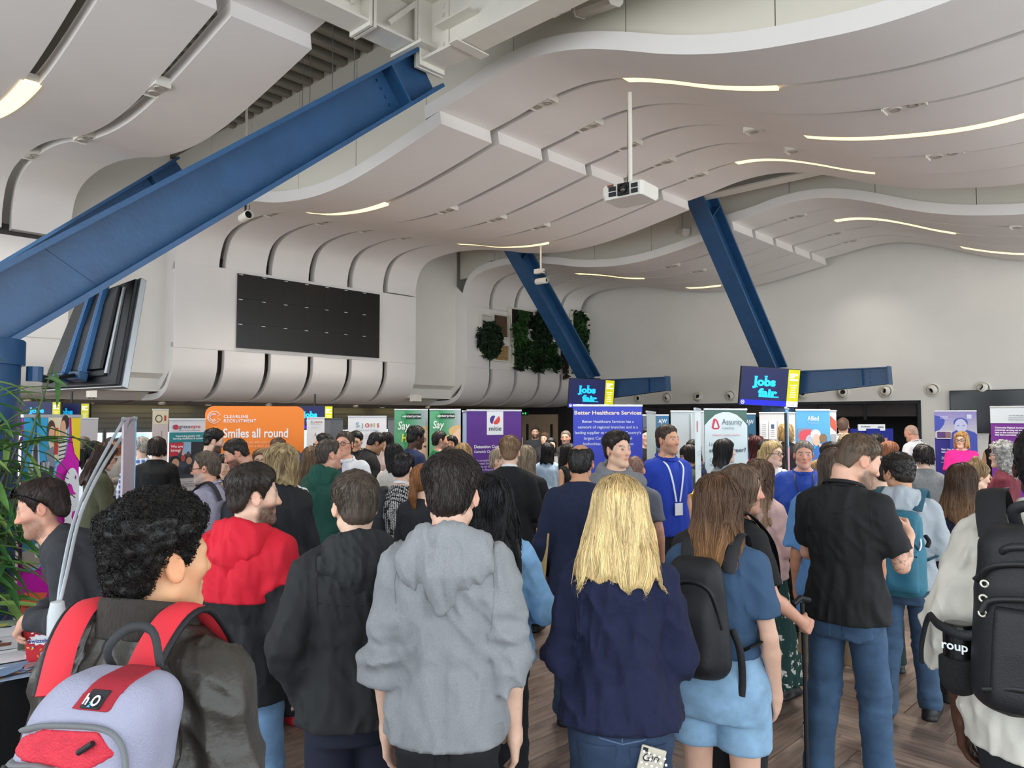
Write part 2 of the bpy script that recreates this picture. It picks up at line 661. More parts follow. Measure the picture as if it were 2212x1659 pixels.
def twin_spot(p, lab, first=[None]):
    if first[0] is None:
        r = thing('twin_spotlight', lab, 'light', p, GROT, 'twin spotlights in the ceiling slots')
        m = MB()
        m.box((0, 0, .05), (.155, .36, .09))
        for y in (-.18, .18):
            m.box((0, y, .02), (.155, .014, .07))
        m.build('housing', STEELW, r)
        for y in (-.08, .08):
            m = MB()
            m.lathe([(.0, .004), (.03, -.004), (.05, -.012), (.058, -.004), (.058, .01)], 14, M=None, c=(0, y, 0))
            m.build('lamp', mat('#b5b0a6', .35, .2), r, smooth=1)
        first[0] = r
        return r
    q = first[0].copy()
    COL.objects.link(q)
    q.location = p
    q['label'] = lab
    for ch in first[0].children:
        c = ch.copy()
        COL.objects.link(c)
        c.parent = q
    return q


for (b, i, pf, t) in ((1, 1, UPP, 8.35), (1, 2, UPP, 8.3), (1, 3, UPP, 8.25), (1, 4, UPP, 8.2), (1, 5, UPP, 8.2), (1, 2, UPP, 12.1), (1, 4, UPP, 12.0), (1, 3, UPP, 10.2), (1, 4, UPP, 10.3),
                      (1, 2, LOWP, 5.5), (1, 3, LOWP, 5.6), (1, 4, LOWP, 5.7), (1, 1, LOWP, 1.9), (1, 2, LOWP, 2.0), (1, 3, LOWP, 2.0), (1, 4, LOWP, 2.0),
                      (0, 6, LOWP, 6.0), (0, 6, LOWP, 3.7), (0, 6, LOWP, 1.3), (2, 1, UPP, 8.4), (2, 3, UPP, 8.4), (2, 4, UPP, 8.4), (2, 1, UPP, 12.1), (2, 3, UPP, 12.4),
                      (2, 1, LOWP, 5.6), (2, 2, LOWP, 5.7)):
    sl, zo = slot(b, i)
    twin_spot(G(sl, t, prof_at(pf, t) + zo - .01), 'white twin spotlight in the %s gap of the %s %s waves, %s' % (('', 'first', 'second', 'third', 'fourth', 'fifth', 'last')[i], ('near left', 'middle', 'far')[b], 'upper' if pf is UPP else 'lower',
              'by the step' if 7.5 < t < 9 else 'towards the windows' if t > 11 else 'on the crest' if t > 9 else 'before the step' if t > 5 else 'in the hollow' if t > 3 else 'near the balcony'))
    la = bpy.data.lights.new('spot_lamp', 'SPOT')
    la.energy = 70 if b == 2 else 110 if t < 2.1 else 300
    la.color = (1, .93, .83)
    la.spot_size = R(110)
    la.spot_blend = .8
    la.shadow_soft_size = .06
    lo_ = link('spot_lamp', la)
    lo_.location = G(sl, t, prof_at(pf, t) + zo - .05)


# ---- steel: raking beams, columns, white roof beams
def ibeam(root, a, b, up, da, db, fw, tf=.03, tw=.02, m=None, names=('flange', 'flange', 'web')):
    a, b, up = Vector(a), Vector(b), Vector(up)
    d = (b - a).normalized()
    n = (up - d * up.dot(d)).normalized()
    sd = d.cross(n)

    def slab(n0a, n1a, n0b, n1b, w, nm):
        q = MB()
        q.hexa([a + n * n0a - sd * w, a + n * n0a + sd * w, b + n * n0b + sd * w, b + n * n0b - sd * w],
               [a + n * n1a - sd * w, a + n * n1a + sd * w, b + n * n1b + sd * w, b + n * n1b - sd * w])
        q.build(nm, m, root)
    slab(-da / 2, -da / 2 + tf, -db / 2, -db / 2 + tf, fw / 2, names[0])
    slab(da / 2 - tf, da / 2, db / 2 - tf, db / 2, fw / 2, names[1])
    slab(-da / 2 + tf, da / 2 - tf, -db / 2 + tf, db / 2 - tf, tw / 2, names[2])
    return d, n, sd


def plate(root, c, x, y, z, dims, m, nm='stiffener', bevel=0):
    q = MB()
    q.box(c, dims, None, rotM(Vector(x).normalized(), Vector(y).normalized(), Vector(z).normalized()))
    return q.build(nm, m, root, bevel=bevel)


def bolts(root, c, step, n, axis, r, m):
    for i in range(n):
        q = MB()
        p = Vector(c) + Vector(step) * i
        q.tube([p, p + Vector(axis) * r * 1.1], r, 6)
        q.build('bolt', m, root)


def raker(base, top, label, depth=.46, fw=.36):
    r = thing('raking_beam', label, 'beam', base)
    d, n, sd = ibeam(r, Vector((0, 0, 0)) , Vector(top) - Vector(base), Z3, depth, depth, fw, .04, .02, BLUE)
    L = (Vector(top) - Vector(base)).length
    for f, in ((L - .55,),):
        for sgn in (-1, 1):
            plate(r, d * f + sd * sgn * fw * .25, d, n, sd, (.022, depth - .06, fw * .46), BLUE)
    for sgn in (-1, 1):
        bolts(r, d * (L - .68) + n * .13 + sd * sgn * .011, -n * .085, 4, sd * sgn, .017, BLUE)
        plate(r, d * .75 + sd * sgn * .011, d + n * .35, n - d * .35, sd, (.006, depth * 1.0, .004), mat('#1c3f63', .5), 'weld_seam')
    return r


TB = 8.16
raker(G(-5.95, TB, 2.50), G(-2.06, TB, 5.58), 'pale blue raking steel beam rising from the left column to the white roof beam')
raker(G(-5.6, 2.5, 2.75), G(-2.2, 2.5, 5.75), 'dark blue raking beam in shadow behind the near pale blue one')
raker(G(8.45, 2.47, 2.85), G(5.35, 2.47, 6.1), 'dark blue raking beam crossing in front of the plant wall')
raker(G(8.45, 7.42, 2.85), G(5.35, 7.3, 6.2), 'dark blue raking beam standing above the right jobs fair screen')


def column(s, t, h, label, r=.33):
    c = thing('column', label, 'column', G(s, t, 0))
    MB().lathe([(0, 0), (r, 0), (r, h - .17), (r - .01, h - .17)], 36).build('shaft', BLUE, c, smooth=35)
    MB().lathe([(r - .05, h - .17), (r + .025, h - .17), (r + .025, h - .01), (r + .018, h), (0, h)], 36).build('cap', BLUE, c, smooth=35)
    return c


column(-5.99, TB, 2.40, 'round blue steel column at the left edge behind the bamboo plant')
column(8.5, 2.47, 2.75, 'round blue column behind the smaller middle jobs fair screen')
column(8.5, 7.42, 2.75, 'round blue column behind the right jobs fair screen')
for t, lab in ((2.47, 'blue tapering steel bracket right of the middle jobs fair screen'), (7.42, 'blue tapering steel bracket right of the right jobs fair screen')):
    r = thing('bracket_beam', lab, 'beam', G(8.5, t, 2.62))
    d, n, sd = ibeam(r, V3 * .1 + Z3 * 0, V3 * 2.25 + Z3 * .10, Z3, .52, .33, .2, .022, .016, BLUE)
    plate(r, V3 * 2.25 + Z3 * .10, d, n, sd, (.025, .36, .22), BLUE, 'end_plate')
    for sgn in (-1, 1):
        plate(r, V3 * 1.75 + Z3 * .075 + sd * sgn * .05, d, n, sd, (.016, .35, .085), BLUE)
        bolts(r, V3 * 1.88 + Z3 * .18 + sd * sgn * .009, -Z3 * .1, 3, sd * sgn, .02, BLUE)
    plate(r, V3 * .05 + Z3 * -.02, V3, Z3, U3, (.18, .66, .3), BLUE, 'root_plate')
for s, lab, t0, t1 in ((-2.1, 'white steel roof beam at the head of the near blue raking beam', 8.35, 20.0), (5.4, 'white roof beam at the head of the far raking beams', 2.0, 20.0)):
    zb = 5.56 if s < 0 else 6.0
    r = thing('roof_beam', lab, 'beam', G(s, t0, zb + .34))
    d, n, sd = ibeam(r, (0, 0, 0), V3 * (t1 - t0), Z3, .68, .68, .30, .03, .02, STEELW)
    plate(r, V3 * -.02, d, n, sd, (.04, .78, .34), STEELW, 'end_plate', .004)
    plate(r, V3 * -.065, d, n, sd, (.04, .80, .36), STEELW, 'end_plate', .004)
    if s < 0:
        for sgn in (-1, 1):
            plate(r, V3 * .16 + sd * sgn * .02, d, n, sd, (.22, .56, .012), STEELW, 'cleat')
            bolts(r, V3 * .2 + Z3 * .2 + sd * sgn * .026, -Z3 * .09, 3, sd * sgn, .022, STEELW)
            bolts(r, V3 * .2 - Z3 * .2 + sd * sgn * .026, -Z3 * .09, 1, sd * sgn, .022, STEELW)
            plate(r, V3 * .45 + Z3 * -.05 + sd * sgn * .08, d, sd, n, (.5, .15, .015), STEELW, 'shelf_plate')
        plate(r, V3 * .55 - Z3 * .36, d, sd, n, (.12, .44, .014), STEELW, 'shelf_plate')
        # the crossing stub with its bolted splice
        q = thing('roof_beam', 'short white crossing beam with a bolted splice plate at the top of the picture', 'beam', G(-2.1, TB, 5.98))
        d, n, sd = ibeam(q, -U3 * 2.6, -U3 * .0 + V3 * .0, Z3, .50, .50, .30, .028, .02, STEELW)
        plate(q, -U3 * .72, d, n, sd, (.03, .58, .34), STEELW, 'splice_plate')
        plate(q, -U3 * .77, d, n, sd, (.03, .58, .34), STEELW, 'splice_plate')
        plate(q, -U3 * .0 - Z3 * .28 + V3 * .05, d, sd, n, (.5, .5, .03), STEELW, 'gusset_plate')
        plate(q, -U3 * .32 + V3 * .1 + Z3 * .05, (d + n).normalized(), (n - d).normalized(), sd, (.5, .05, .02), STEELW, 'diagonal_stiffener')
        bolts(q, -U3 * .9 + Z3 * .17 + V3 * .012, -Z3 * .11, 4, V3, .028, STEELW)

# ---- low soffit, shutters and windows below the balcony
sf = MB()
sf.hexa([G(-14, -9, 2.42), G(-14, -1.2, 2.42), G(12, -1.2, 2.42), G(12, -9, 2.42)], [G(-14, -9, 2.6), G(-14, -1.2, 2.6), G(12, -1.2, 2.6), G(12, -9, 2.6)])
soff = tag(sf.build('ceiling_soffit', mat('#50483f', .7)), kind='structure')
for i in range(15):
    s0 = -7.4 + i * 1.25
    m = MB()
    sl = [(-1.6, 2.30), (-2.4, 2.22), (-3.4, 2.18), (-4.6, 2.2)]
    for (ta_, za), (tb_, zb) in zip(sl, sl[1:]):
        m.hexa([G(s0, ta_, za), G(s0 + 1.12, ta_, za), G(s0 + 1.12, tb_, zb), G(s0, tb_, zb)], [G(s0, ta_, za + .1), G(s0 + 1.12, ta_, za + .1), G(s0 + 1.12, tb_, zb + .1), G(s0, tb_, zb + .1)])
    m.build('panel', mat('#8a7765', .6), soff)
for i, (s0, t0) in enumerate(((-2.3, -4.75), (.2, -4.75), (3.0, -4.75), (5.6, -4.75), (8.2, -4.75))):
    r = thing('soffit_light', '%s warm glowing strip from the left above the roller shutter' % ('first', 'second', 'third', 'fourth', 'fifth')[i], 'light', G(s0, t0, 2.3), GROT, 'warm strips above the shutters')
    MB().box((0, 0, -.06), (2.2, .10, .04)).build('diffuser', mat('#fff0a8', .6, emit=2.2), r)
    MB().box((0, 0, -.01), (2.25, .16, .06)).build('housing', mat('#7d7466', .6), r)
for i in range(9):
    s0 = -3.6 + i * 1.25
    r = thing('downlight', '%s small downlight from the left in the low brown soffit' % ('first', 'second', 'third', 'fourth', 'fifth', 'sixth', 'seventh', 'eighth', 'ninth')[i], 'light', G(s0 + .56, -2.3 - .5 * (i % 2), 2.2), GROT, 'downlights in the low soffit')
    MB().lathe([(.0, -.012), (.05, -.012), (.055, 0)], 14).build('lens', mat('#fff3d8', .5, emit=4), r)
    MB().lathe([(.055, -.014), (.075, -.014), (.075, .03), (.055, .03)], 14, close=True).build('rim', STEELW, r, smooth=40)
wb = MB()
wall_t(wb, -5.0, -12.5, 8.5, 1.62, 2.42, .25)
tag(wb.build('wall_shutter', mat('#77736b', .6)), kind='structure')
for k, z in enumerate((1.66, 1.78, 1.90, 2.02)):
    m = MB()
    wall_t(m, -4.985, -12.5, 8.5, z, z + .10, .03)
    m.build('shutter_slat', mat('#7f7b73', .5), bpy.data.objects['wall_shutter'])
wi = 0
for i in range(14):
    s0 = -7.0 + i * 1.25
    if s0 > 8:
        break
    wi += 1
    w = tag(link('window_%d' % wi, None), kind='structure')
    w.location = G(s0, -5.1, 0)
    w.rotation_euler = (0, 0, GROT)
    m = MB()
    for x in (0, 1.25):
        m.box((x, 0, .81), (.07, .09, 1.62))
    m.box((.625, 0, .04), (1.25, .09, .08))
    m.box((.625, 0, 1.58), (1.25, .09, .08))
    m.build('frame', mat('#8f8f8c', .5), w)
    m = MB()
    m.box((.625, 0, .81), (1.16, .008, 1.46))
    m.build('pane', glass_mat(), w)
wl = MB()
wall_t(wl, -5.1, 8.45, 11.7, 0, 2.42, .2)
wall_t(wl, -5.1, -14, -7, 0, 2.42, .2)
tag(wl.build('wall_back', mat('#2a2726', .6)), kind='structure')
ob = thing('stadium_building', 'white outside building with blue stripes seen through the back windows', 'building', G(0, -16, 0), GROT)
MB().box((2, 0, 2.5), (44, 3, 5)).build('facade', mat('#e8e6e0', .7), ob)
for z, h in ((1.75, .16), (2.3, .3), (3.4, .3)):
    MB().box((2, -1.52, z), (44, .06, h)).build('stripe', mat('#4f7fc0', .6), ob)
for i in range(16):
    MB().box((-16 + i * 2.4, -1.53, .9), (1.3, .06, .9)).build('window', mat('#8fa3b5', .2), ob)
# ---------------------------------------------------------------- implicit surfaces for people, clothes and bags
F4 = np.float32
_rng = np.random.RandomState(11)
_TAB = _rng.rand(32, 32, 32).astype(F4)


def noise(P, sc, off=0.0):
    q = P * np.array(sc, F4) + F4(off)
    i = np.floor(q).astype(np.int32)
    f = q - i
    f = f * f * (3 - 2 * f)
    i0, i1 = i & 31, (i + 1) & 31
    x0, y0, z0, x1, y1, z1 = i0[:, 0], i0[:, 1], i0[:, 2], i1[:, 0], i1[:, 1], i1[:, 2]
    fx, fy, fz = f[:, 0], f[:, 1], f[:, 2]
    a = _TAB[x0, y0, z0] * (1 - fx) + _TAB[x1, y0, z0] * fx
    b = _TAB[x0, y1, z0] * (1 - fx) + _TAB[x1, y1, z0] * fx
    c = _TAB[x0, y0, z1] * (1 - fx) + _TAB[x1, y0, z1] * fx
    d = _TAB[x0, y1, z1] * (1 - fx) + _TAB[x1, y1, z1] * fx
    return (a * (1 - fy) + b * fy) * (1 - fz) + (c * (1 - fy) + d * fy) * fz


def A3(*v):
    return np.array(v, F4)


def rc(P, a, b, ra, rb):
    a, b = np.asarray(a, F4), np.asarray(b, F4)
    ab = b - a
    q = P - a
    h = np.clip(q @ ab / max(float(ab @ ab), 1e-9), 0, 1)
    q = q - h[:, None] * ab
    return np.sqrt(np.einsum('ij,ij->i', q, q)) - (ra + (rb - ra) * h)


def ell(P, c, r):
    r = np.asarray(r, F4)
    q = (P - np.asarray(c, F4)) / r
    k0 = np.sqrt(np.einsum('ij,ij->i', q, q))
    q = q / r
    k1 = np.sqrt(np.einsum('ij,ij->i', q, q)) + 1e-6
    return k0 * (k0 - 1) / k1


def sph(P, c, r):
    q = P - np.asarray(c, F4)
    return np.sqrt(np.einsum('ij,ij->i', q, q)) - r


def smin(a, b, k):
    h = np.clip(.5 + .5 * (b - a) / k, 0, 1)
    return b + (a - b) * h - k * h * (1 - h)


def smax(a, b, k):
    return -smin(-a, -b, k)


def rbox(P, c, d, r):
    q = np.abs(P - np.asarray(c, F4)) - (np.asarray(d, F4) - r)
    return np.linalg.norm(np.maximum(q, 0), axis=1) + np.minimum(q.max(1), 0) - r


def sect(P, prof, off=0.0, e=2.3):
    """stack of elliptical sections: rows z, half width, half depth, centre y"""
    p = np.asarray(prof, F4)
    z = P[:, 2]
    wx, wy, cy = (np.interp(z, p[:, 0], p[:, i]).astype(F4) for i in (1, 2, 3))
    wx, wy = wx + off, wy + off
    q = ((np.abs(P[:, 0]) / wx) ** e + (np.abs(P[:, 1] - cy) / wy) ** e) ** (1 / e)
    d = (q - 1) * np.minimum(wx, wy)
    return smax(d, np.maximum(p[0, 0] - off * .5 - z, z - p[-1, 0] - off * .5), .015)


def axis_pts(lo, hi, f0, f1, h, h2):
    """grid line positions, spacing h between f0 and f1 and h2 outside"""
    out = [lo]
    while out[-1] < hi:
        x = out[-1]
        out.append(x + (h if f0 - h2 < x < f1 else h2))
    while len(out) % 4:
        out.append(out[-1] + h2)
    return np.array(out, F4)


def net(f, xs, ys, zs):
    nb = [len(a) // 4 for a in (xs, ys, zs)]
    cs = [a.reshape(-1, 4).mean(1) for a in (xs, ys, zs)]
    ex = [a.reshape(-1, 4)[:, 3] - a.reshape(-1, 4)[:, 0] for a in (xs, ys, zs)]
    C = np.stack(np.meshgrid(*cs, indexing='ij'), -1).reshape(-1, 3).astype(F4)
    E = np.stack(np.meshgrid(*ex, indexing='ij'), -1).reshape(-1, 3)
    dc = f(C)
    keep = np.abs(dc) < np.linalg.norm(E, axis=1) * .85 + .012
    D = np.repeat(np.repeat(np.repeat(dc.reshape(nb), 4, 0), 4, 1), 4, 2).astype(F4)
    bi = np.argwhere(keep.reshape(nb))
    if not len(bi):
        return np.zeros((0, 3)), np.zeros((0, 4), int)
    o = np.stack(np.meshgrid(range(4), range(4), range(4), indexing='ij'), -1).reshape(-1, 3)
    I = (bi[:, None, :] * 4 + o[None]).reshape(-1, 3)
    P = np.stack([xs[I[:, 0]], ys[I[:, 1]], zs[I[:, 2]]], 1)
    vals = np.empty(len(P), F4)
    for k in range(0, len(P), 60000):
        vals[k:k + 60000] = f(P[k:k + 60000])
    D[I[:, 0], I[:, 1], I[:, 2]] = vals
    # shut the outer faces
    for ax in range(3):
        sl = [slice(None)] * 3
        for e in (0, -1):
            sl[ax] = e
            D[tuple(sl)] = np.maximum(D[tuple(sl)], .001)
    ins = D < 0
    u = ins.astype(np.uint8)
    cnt = u[:-1, :-1, :-1] + u[1:, :-1, :-1] + u[:-1, 1:, :-1] + u[1:, 1:, :-1] + u[:-1, :-1, 1:] + u[1:, :-1, 1:] + u[:-1, 1:, 1:] + u[1:, 1:, 1:]
    act = np.argwhere((cnt > 0) & (cnt < 8))
    co = np.array([(i, j, k) for i in (0, 1) for j in (0, 1) for k in (0, 1)])
    cv = np.stack([D[act[:, 0] + c[0], act[:, 1] + c[1], act[:, 2] + c[2]] for c in co], 1)
    acc, num = np.zeros((len(act), 3)), np.zeros(len(act))
    for a in range(8):
        for b in range(a + 1, 8):
            if np.abs(co[a] - co[b]).sum() != 1:
                continue
            m = (cv[:, a] < 0) != (cv[:, b] < 0)
            t = cv[m, a] / (cv[m, a] - cv[m, b])
            acc[m] += co[a] + t[:, None] * (co[b] - co[a])
            num[m] += 1
    fr = acc / num[:, None]
    V = np.empty((len(act), 3))
    for ax, a in enumerate((xs, ys, zs)):
        i = act[:, ax]
        V[:, ax] = a[i] + fr[:, ax] * (a[i + 1] - a[i])
    vid = np.full(cnt.shape, -1, np.int32)
    vid[act[:, 0], act[:, 1], act[:, 2]] = np.arange(len(act))
    Q = []
    for ax in range(3):
        s0, s1 = [slice(None)] * 3, [slice(None)] * 3
        s0[ax], s1[ax] = slice(None, -1), slice(1, None)
        e = np.argwhere(ins[tuple(s0)] != ins[tuple(s1)])
        b, c = (ax + 1) % 3, (ax + 2) % 3
        e = e[(e[:, b] > 0) & (e[:, c] > 0) & (e[:, b] < ins.shape[b] - 1) & (e[:, c] < ins.shape[c] - 1)]
        fl = ins[e[:, 0], e[:, 1], e[:, 2]]
        q = []
        for db, dc_ in ((1, 1), (0, 1), (0, 0), (1, 0)):
            g = e.copy()
            g[:, b] -= db
            g[:, c] -= dc_
            q.append(vid[g[:, 0], g[:, 1], g[:, 2]])
        q = np.stack(q, 1)
        q[~fl] = q[~fl][:, ::-1]
        Q.append(q)
    Q = np.concatenate(Q)
    return V, Q[(Q >= 0).all(1)]


def sdf_obj(name, f, lo, hi, h, m, parent, k=1.0, T=None, col=None, grid=None, post=None):
    xs, ys, zs = grid or [axis_pts(lo[i], hi[i], -9, 9, h, h) for i in range(3)]
    V, Q = net(f, xs, ys, zs)
    if post is not None:
        V, Q = post(V, Q)
    C = col(V.astype(F4)) if col is not None else None
    W = V if T is None else T(V)
    return raw_obj(name, W * k, Q, m, parent, C)


def raw_obj(name, V, Q, m, parent, C=None, smooth=True):
    me = bpy.data.meshes.new(name)
    n, q = len(V), len(Q)
    w = Q.shape[1] if q else 4
    me.vertices.add(n)
    me.vertices.foreach_set('co', np.ascontiguousarray(V, F4).ravel())
    me.loops.add(q * w)
    me.loops.foreach_set('vertex_index', np.ascontiguousarray(Q, np.int32).ravel())
    me.polygons.add(q)
    me.polygons.foreach_set('loop_start', np.arange(0, q * w, w, dtype=np.int32))
    if C is not None:
        a = me.attributes.new('Col', 'FLOAT_COLOR', 'POINT')
        a.data.foreach_set('color', np.concatenate([C, np.ones((n, 1))], 1).astype(F4).ravel())
    me.update(calc_edges=True)
    me.polygons.foreach_set('use_smooth', np.full(q, smooth))
    me.materials.append(m)
    return link(name, me, parent)


def Rx(a):
    c, s = math.cos(a), math.sin(a)
    return np.array([[1, 0, 0], [0, c, -s], [0, s, c]], F4)


def Ry(a):
    c, s = math.cos(a), math.sin(a)
    return np.array([[c, 0, s], [0, 1, 0], [-s, 0, c]], F4)


def Rz(a):
    c, s = math.cos(a), math.sin(a)
    return np.array([[c, -s, 0], [s, c, 0], [0, 0, 1]], F4)


def unit(v):
    v = np.asarray(v, F4)
    return v / (np.linalg.norm(v) + 1e-9)


# ---------------------------------------------------------------- anatomy (reference person 1.75 m, facing +y)
MALE = [(.80, .160, .105, -.02), (.88, .168, .118, -.025), (.95, .165, .115, -.02), (1.04, .150, .102, -.005), (1.12, .148, .102, .0), (1.22, .160, .110, -.003), (1.31, .170, .115, -.008),
        (1.38, .168, .108, -.012), (1.425, .150, .092, -.015), (1.46, .105, .072, -.015), (1.50, .062, .060, -.008)]
FEM = [(.80, .165, .110, -.02), (.88, .178, .122, -.028), (.95, .168, .112, -.022), (1.04, .138, .092, -.005), (1.12, .130, .090, .0), (1.22, .142, .100, .004), (1.30, .150, .112, .012),
       (1.37, .150, .098, -.005), (1.42, .132, .082, -.015), (1.455, .092, .065, -.015), (1.50, .052, .052, -.008)]
ARMS = {  # elbow, wrist for the right arm (x > 0), then finger direction hint and palm normal
    'down': ((.255, -.035, 1.125), (.262, .035, .885), None, (-1, 0, 0), .35),
    'out': ((.30, -.05, 1.14), (.33, .02, .90), None, (-1, 0, 0), .35),
    'front': ((.265, .03, 1.125), (.12, .245, 1.13), (-.5, .8, .2), (-.3, -.2, .9), .9),
    'read': ((.25, .06, 1.13), (.10, .27, 1.18), (-.75, .5, .3), (-.2, -.5, .8), 1.0),
    'hip': ((.33, -.09, 1.16), (.21, .02, 1.0), (-.5, .6, -.5), (-.8, -.5, 0), .7),
    'fold': ((.27, .04, 1.12), (-.02, .17, 1.10), (-1, .1, .1), (0, -1, 0), .3),
    'clasp': ((.25, .03, 1.11), (.05, .20, .96), (-.8, .3, -.5), (0, -.6, .6), .7),
    'back': ((.27, -.12, 1.13), (.08, -.15, .95), (-.8, -.1, -.3), (0, 1, .2), .6),
    'chest': ((.285, .05, 1.12), (.06, .19, 1.27), (-.9, .1, .35), (0, -1, 0), .25),
    'wide': ((.31, .02, 1.13), (.23, .26, 1.08), (-.2, .9, 0), (-.6, 0, -.5), .7),
    'pocket': ((.28, -.05, 1.13), (.215, .03, .93), (-.2, .3, -.9), (-1, 0, 0), .4),
    'up': ((.27, .08, 1.16), (.14, .22, 1.36), (-.3, .2, .9), (-.6, -.6, 0), .8),
    'table': ((.24, .10, 1.16), (.07, .28, 1.27), (-.5, .6, -.5), (0, -.5, -.8), .7),
    'hold': ((.275, -.02, 1.13), (.20, .22, 1.02), (-.5, .8, 0), (-.7, -.1, .5), 1.15),
}
NECK = A3(0, -.008, 1.47)
EAR = A3(0, .008, 1.625)
PEL = A3(0, 0, .95)


class Body:
    def __init__(s, lean=0, side=0, hy=0, hp=0, hr=0, fem=False, w=1.0, belly=0.0, R_='down', L_='down', stance=.0, step=0.0, sw=1.0, curl=None):
        s.fem, s.w, s.belly = fem, w, belly
        s.RU = (Ry(R(side)) @ Rx(-R(lean))).astype(F4)      # upper body rotation (lean forward is +)
        s.RH = (Rz(-R(hy)) @ Rx(-R(hp)) @ Ry(R(hr))).astype(F4)
        p = [list(r) for r in (FEM if fem else MALE)]
        for r in p:
            r[1] *= .90 if r[0] < 1.44 else .95
            r[2] *= .93
            f = w
            if r[0] > 1.36:
                f = 1 + (w - 1) * .45
            r[1] *= f * sw if r[0] > 1.2 else f
            r[2] *= f
            if .95 < r[0] < 1.3:
                r[2] += belly
                r[3] += belly * .8
        s.prof = p
        s.shx = (.140 if fem else .156) * (1 + (w - 1) * .6) * sw
        s.sh = {}
        for sg, a in ((1, R_), (-1, L_)):
            e, wr, fd, pn, cu = ARMS[a] if isinstance(a, str) else a
            dx = s.shx - .178 + (w - 1) * .05 - .020
            m = A3(sg, 1, 1)
            e, wr = (A3(*e) + A3(dx, 0, 0)) * m, (A3(*wr) + A3(dx if abs(wr[0]) > .15 else 0, 0, 0)) * m
            S = A3(s.shx * sg, -.012, 1.392)
            # keep the bones' length
            ue = unit(e - S)
            e = S + ue * .285
            wv = unit(wr - e)
            wr = e + wv * .25
            fd = unit(A3(*fd) * m) if fd is not None else wv
            fd = unit(fd * .7 + wv * .5)
            pn = A3(*pn) * m
            pn = unit(pn - fd * float(pn @ fd))
            s.sh[sg] = (S, e, wr, fd, pn, cu if curl is None else curl)
        hx = .085 * (1.06 if fem else 1) * (1 + (w - 1) * .5)
        s.legs = {}
        for sg in (1, -1):
            y = step * sg * .5
            s.legs[sg] = (A3(hx * sg, -.015, .90), A3((hx + stance * .5 + .005) * sg, y * .5 + .01, .49), A3((hx + stance + .012) * sg, y - .02, .075))

    def up(s, P):
        return (P - PEL) @ s.RU + PEL

    def upi(s, P):
        return (np.asarray(P, F4) - PEL) @ s.RU.T + PEL

    def hd(s, P):     # local -> head frame (origin between the ears)
        return (s.up(P) - NECK) @ s.RH + (NECK - EAR)

    def hdi(s, P):
        return s.upi((np.asarray(P, F4) - (NECK - EAR)) @ s.RH.T + NECK)

    def head(s, Q):
        fem = s.fem
        j = .93 if fem else 1.0
        d = ell(Q, (0, -.012, .035), (.0745, .096, .088))
        d = smin(d, ell(Q, (0, .030, -.03), (.058 * j, .060, .083)), .03)
        for sg in (1, -1):
            d = smin(d, rc(Q, (.046 * sg * j, .004, -.058), (.012 * sg, .070, -.094), .024, .021), .02)
            d = smin(d, sph(Q, (.042 * sg, .056, -.012), .026), .02)
            d = smin(d, rc(Q, (.048 * sg, .062, .028), (.010 * sg, .080, .024), .014, .013), .016)
            d = smax(d, -sph(Q, (.031 * sg, .101, .008), .0165), .014)
            d = smin(d, sph(Q, (.031 * sg, .0735, .009), .0135), .004)
        d = smin(d, sph(Q, (0, .080, -.094), .0205 * j), .016)
        d = smin(d, rc(Q, (0, .083, .020), (0, .109, -.022), .0085, .0115), .010)
        d = smin(d, ell(Q, (0, .098, -.026), (.0175, .013, .009)), .006)
        d = smin(d, rc(Q, (-.016, .0845, -.052), (.016, .0845, -.052), .0085, .0085), .007)
        d = smin(d, rc(Q, (-.013, .084, -.0645), (.013, .084, -.0645), .0090, .0090), .007)
        d = smax(d, -rc(Q, (-.021, .0975, -.058), (.021, .0975, -.058), .0035, .0035), .003)
        for sg in (1, -1):
            E = (Q - A3(.079 * sg, -.010, -.004)) @ (Rz(R(-22 * sg)) @ Rx(R(12)))
            e = ell(E, (0, 0, 0), (.0085, .020, .0325))
            e = smax(e, -ell(E, (.010 * sg, .003, .003), (.0085, .0125, .021)), .004)
            e = smin(e, sph(E, (.001 * sg, .012, -.006), .006), .006)
            d = smin(d, e, .006)
        return d

    def hand(s, P, sg, rmin):
        S, e, w, fd, pn, cu = s.sh[sg]
        th = np.cross(fd, pn) * sg
        B = np.full(len(P), 9, F4)
        near = np.where(np.abs(P - (w + fd * .08)).max(1) < .20)[0]
        if not len(near):
            return B
        P = P[near]
        d = rc(P, w, w + fd * .03, .026, .027)
        hs = .92 if s.fem else 1.0
        for i in range(4):
            o = th * ((1.5 - i) * .0195 * hs)
            o0 = th * ((1.5 - i) * .013 * hs)
            kn = w + fd * (.092 - .004 * abs(i - 1.2)) * hs + o
            d = smin(d, rc(P, w + fd * .018 + o0, kn, .0155, .0125), .012)
            a, p = cu * (.75 + .1 * i), kn
            for Ls, ra, rb in ((.043, .0098, .0088), (.027, .0088, .008), (.021, .008, .007)):
                Ls *= (.92, 1, .95, .76)[i] * hs
                q = p + (fd * math.cos(a) + pn * math.sin(a)) * Ls
                d = smin(d, rc(P, p, q, max(ra, rmin), max(rb, rmin)), .003)
                p = q
                a += cu * .9
        b = w + fd * .028 + th * .020 + pn * .006
        m = b + unit(fd * .62 + th * .6 + pn * .45) * .046 * hs
        t = m + unit(fd * .85 + th * .12 + pn * .5) * .034 * hs
        d = smin(d, rc(P, b, m, .0165, max(.0115, rmin)), .012)
        d = smin(d, rc(P, m, t, max(.011, rmin), max(.0085, rmin)), .004)
        B[near] = d
        return B

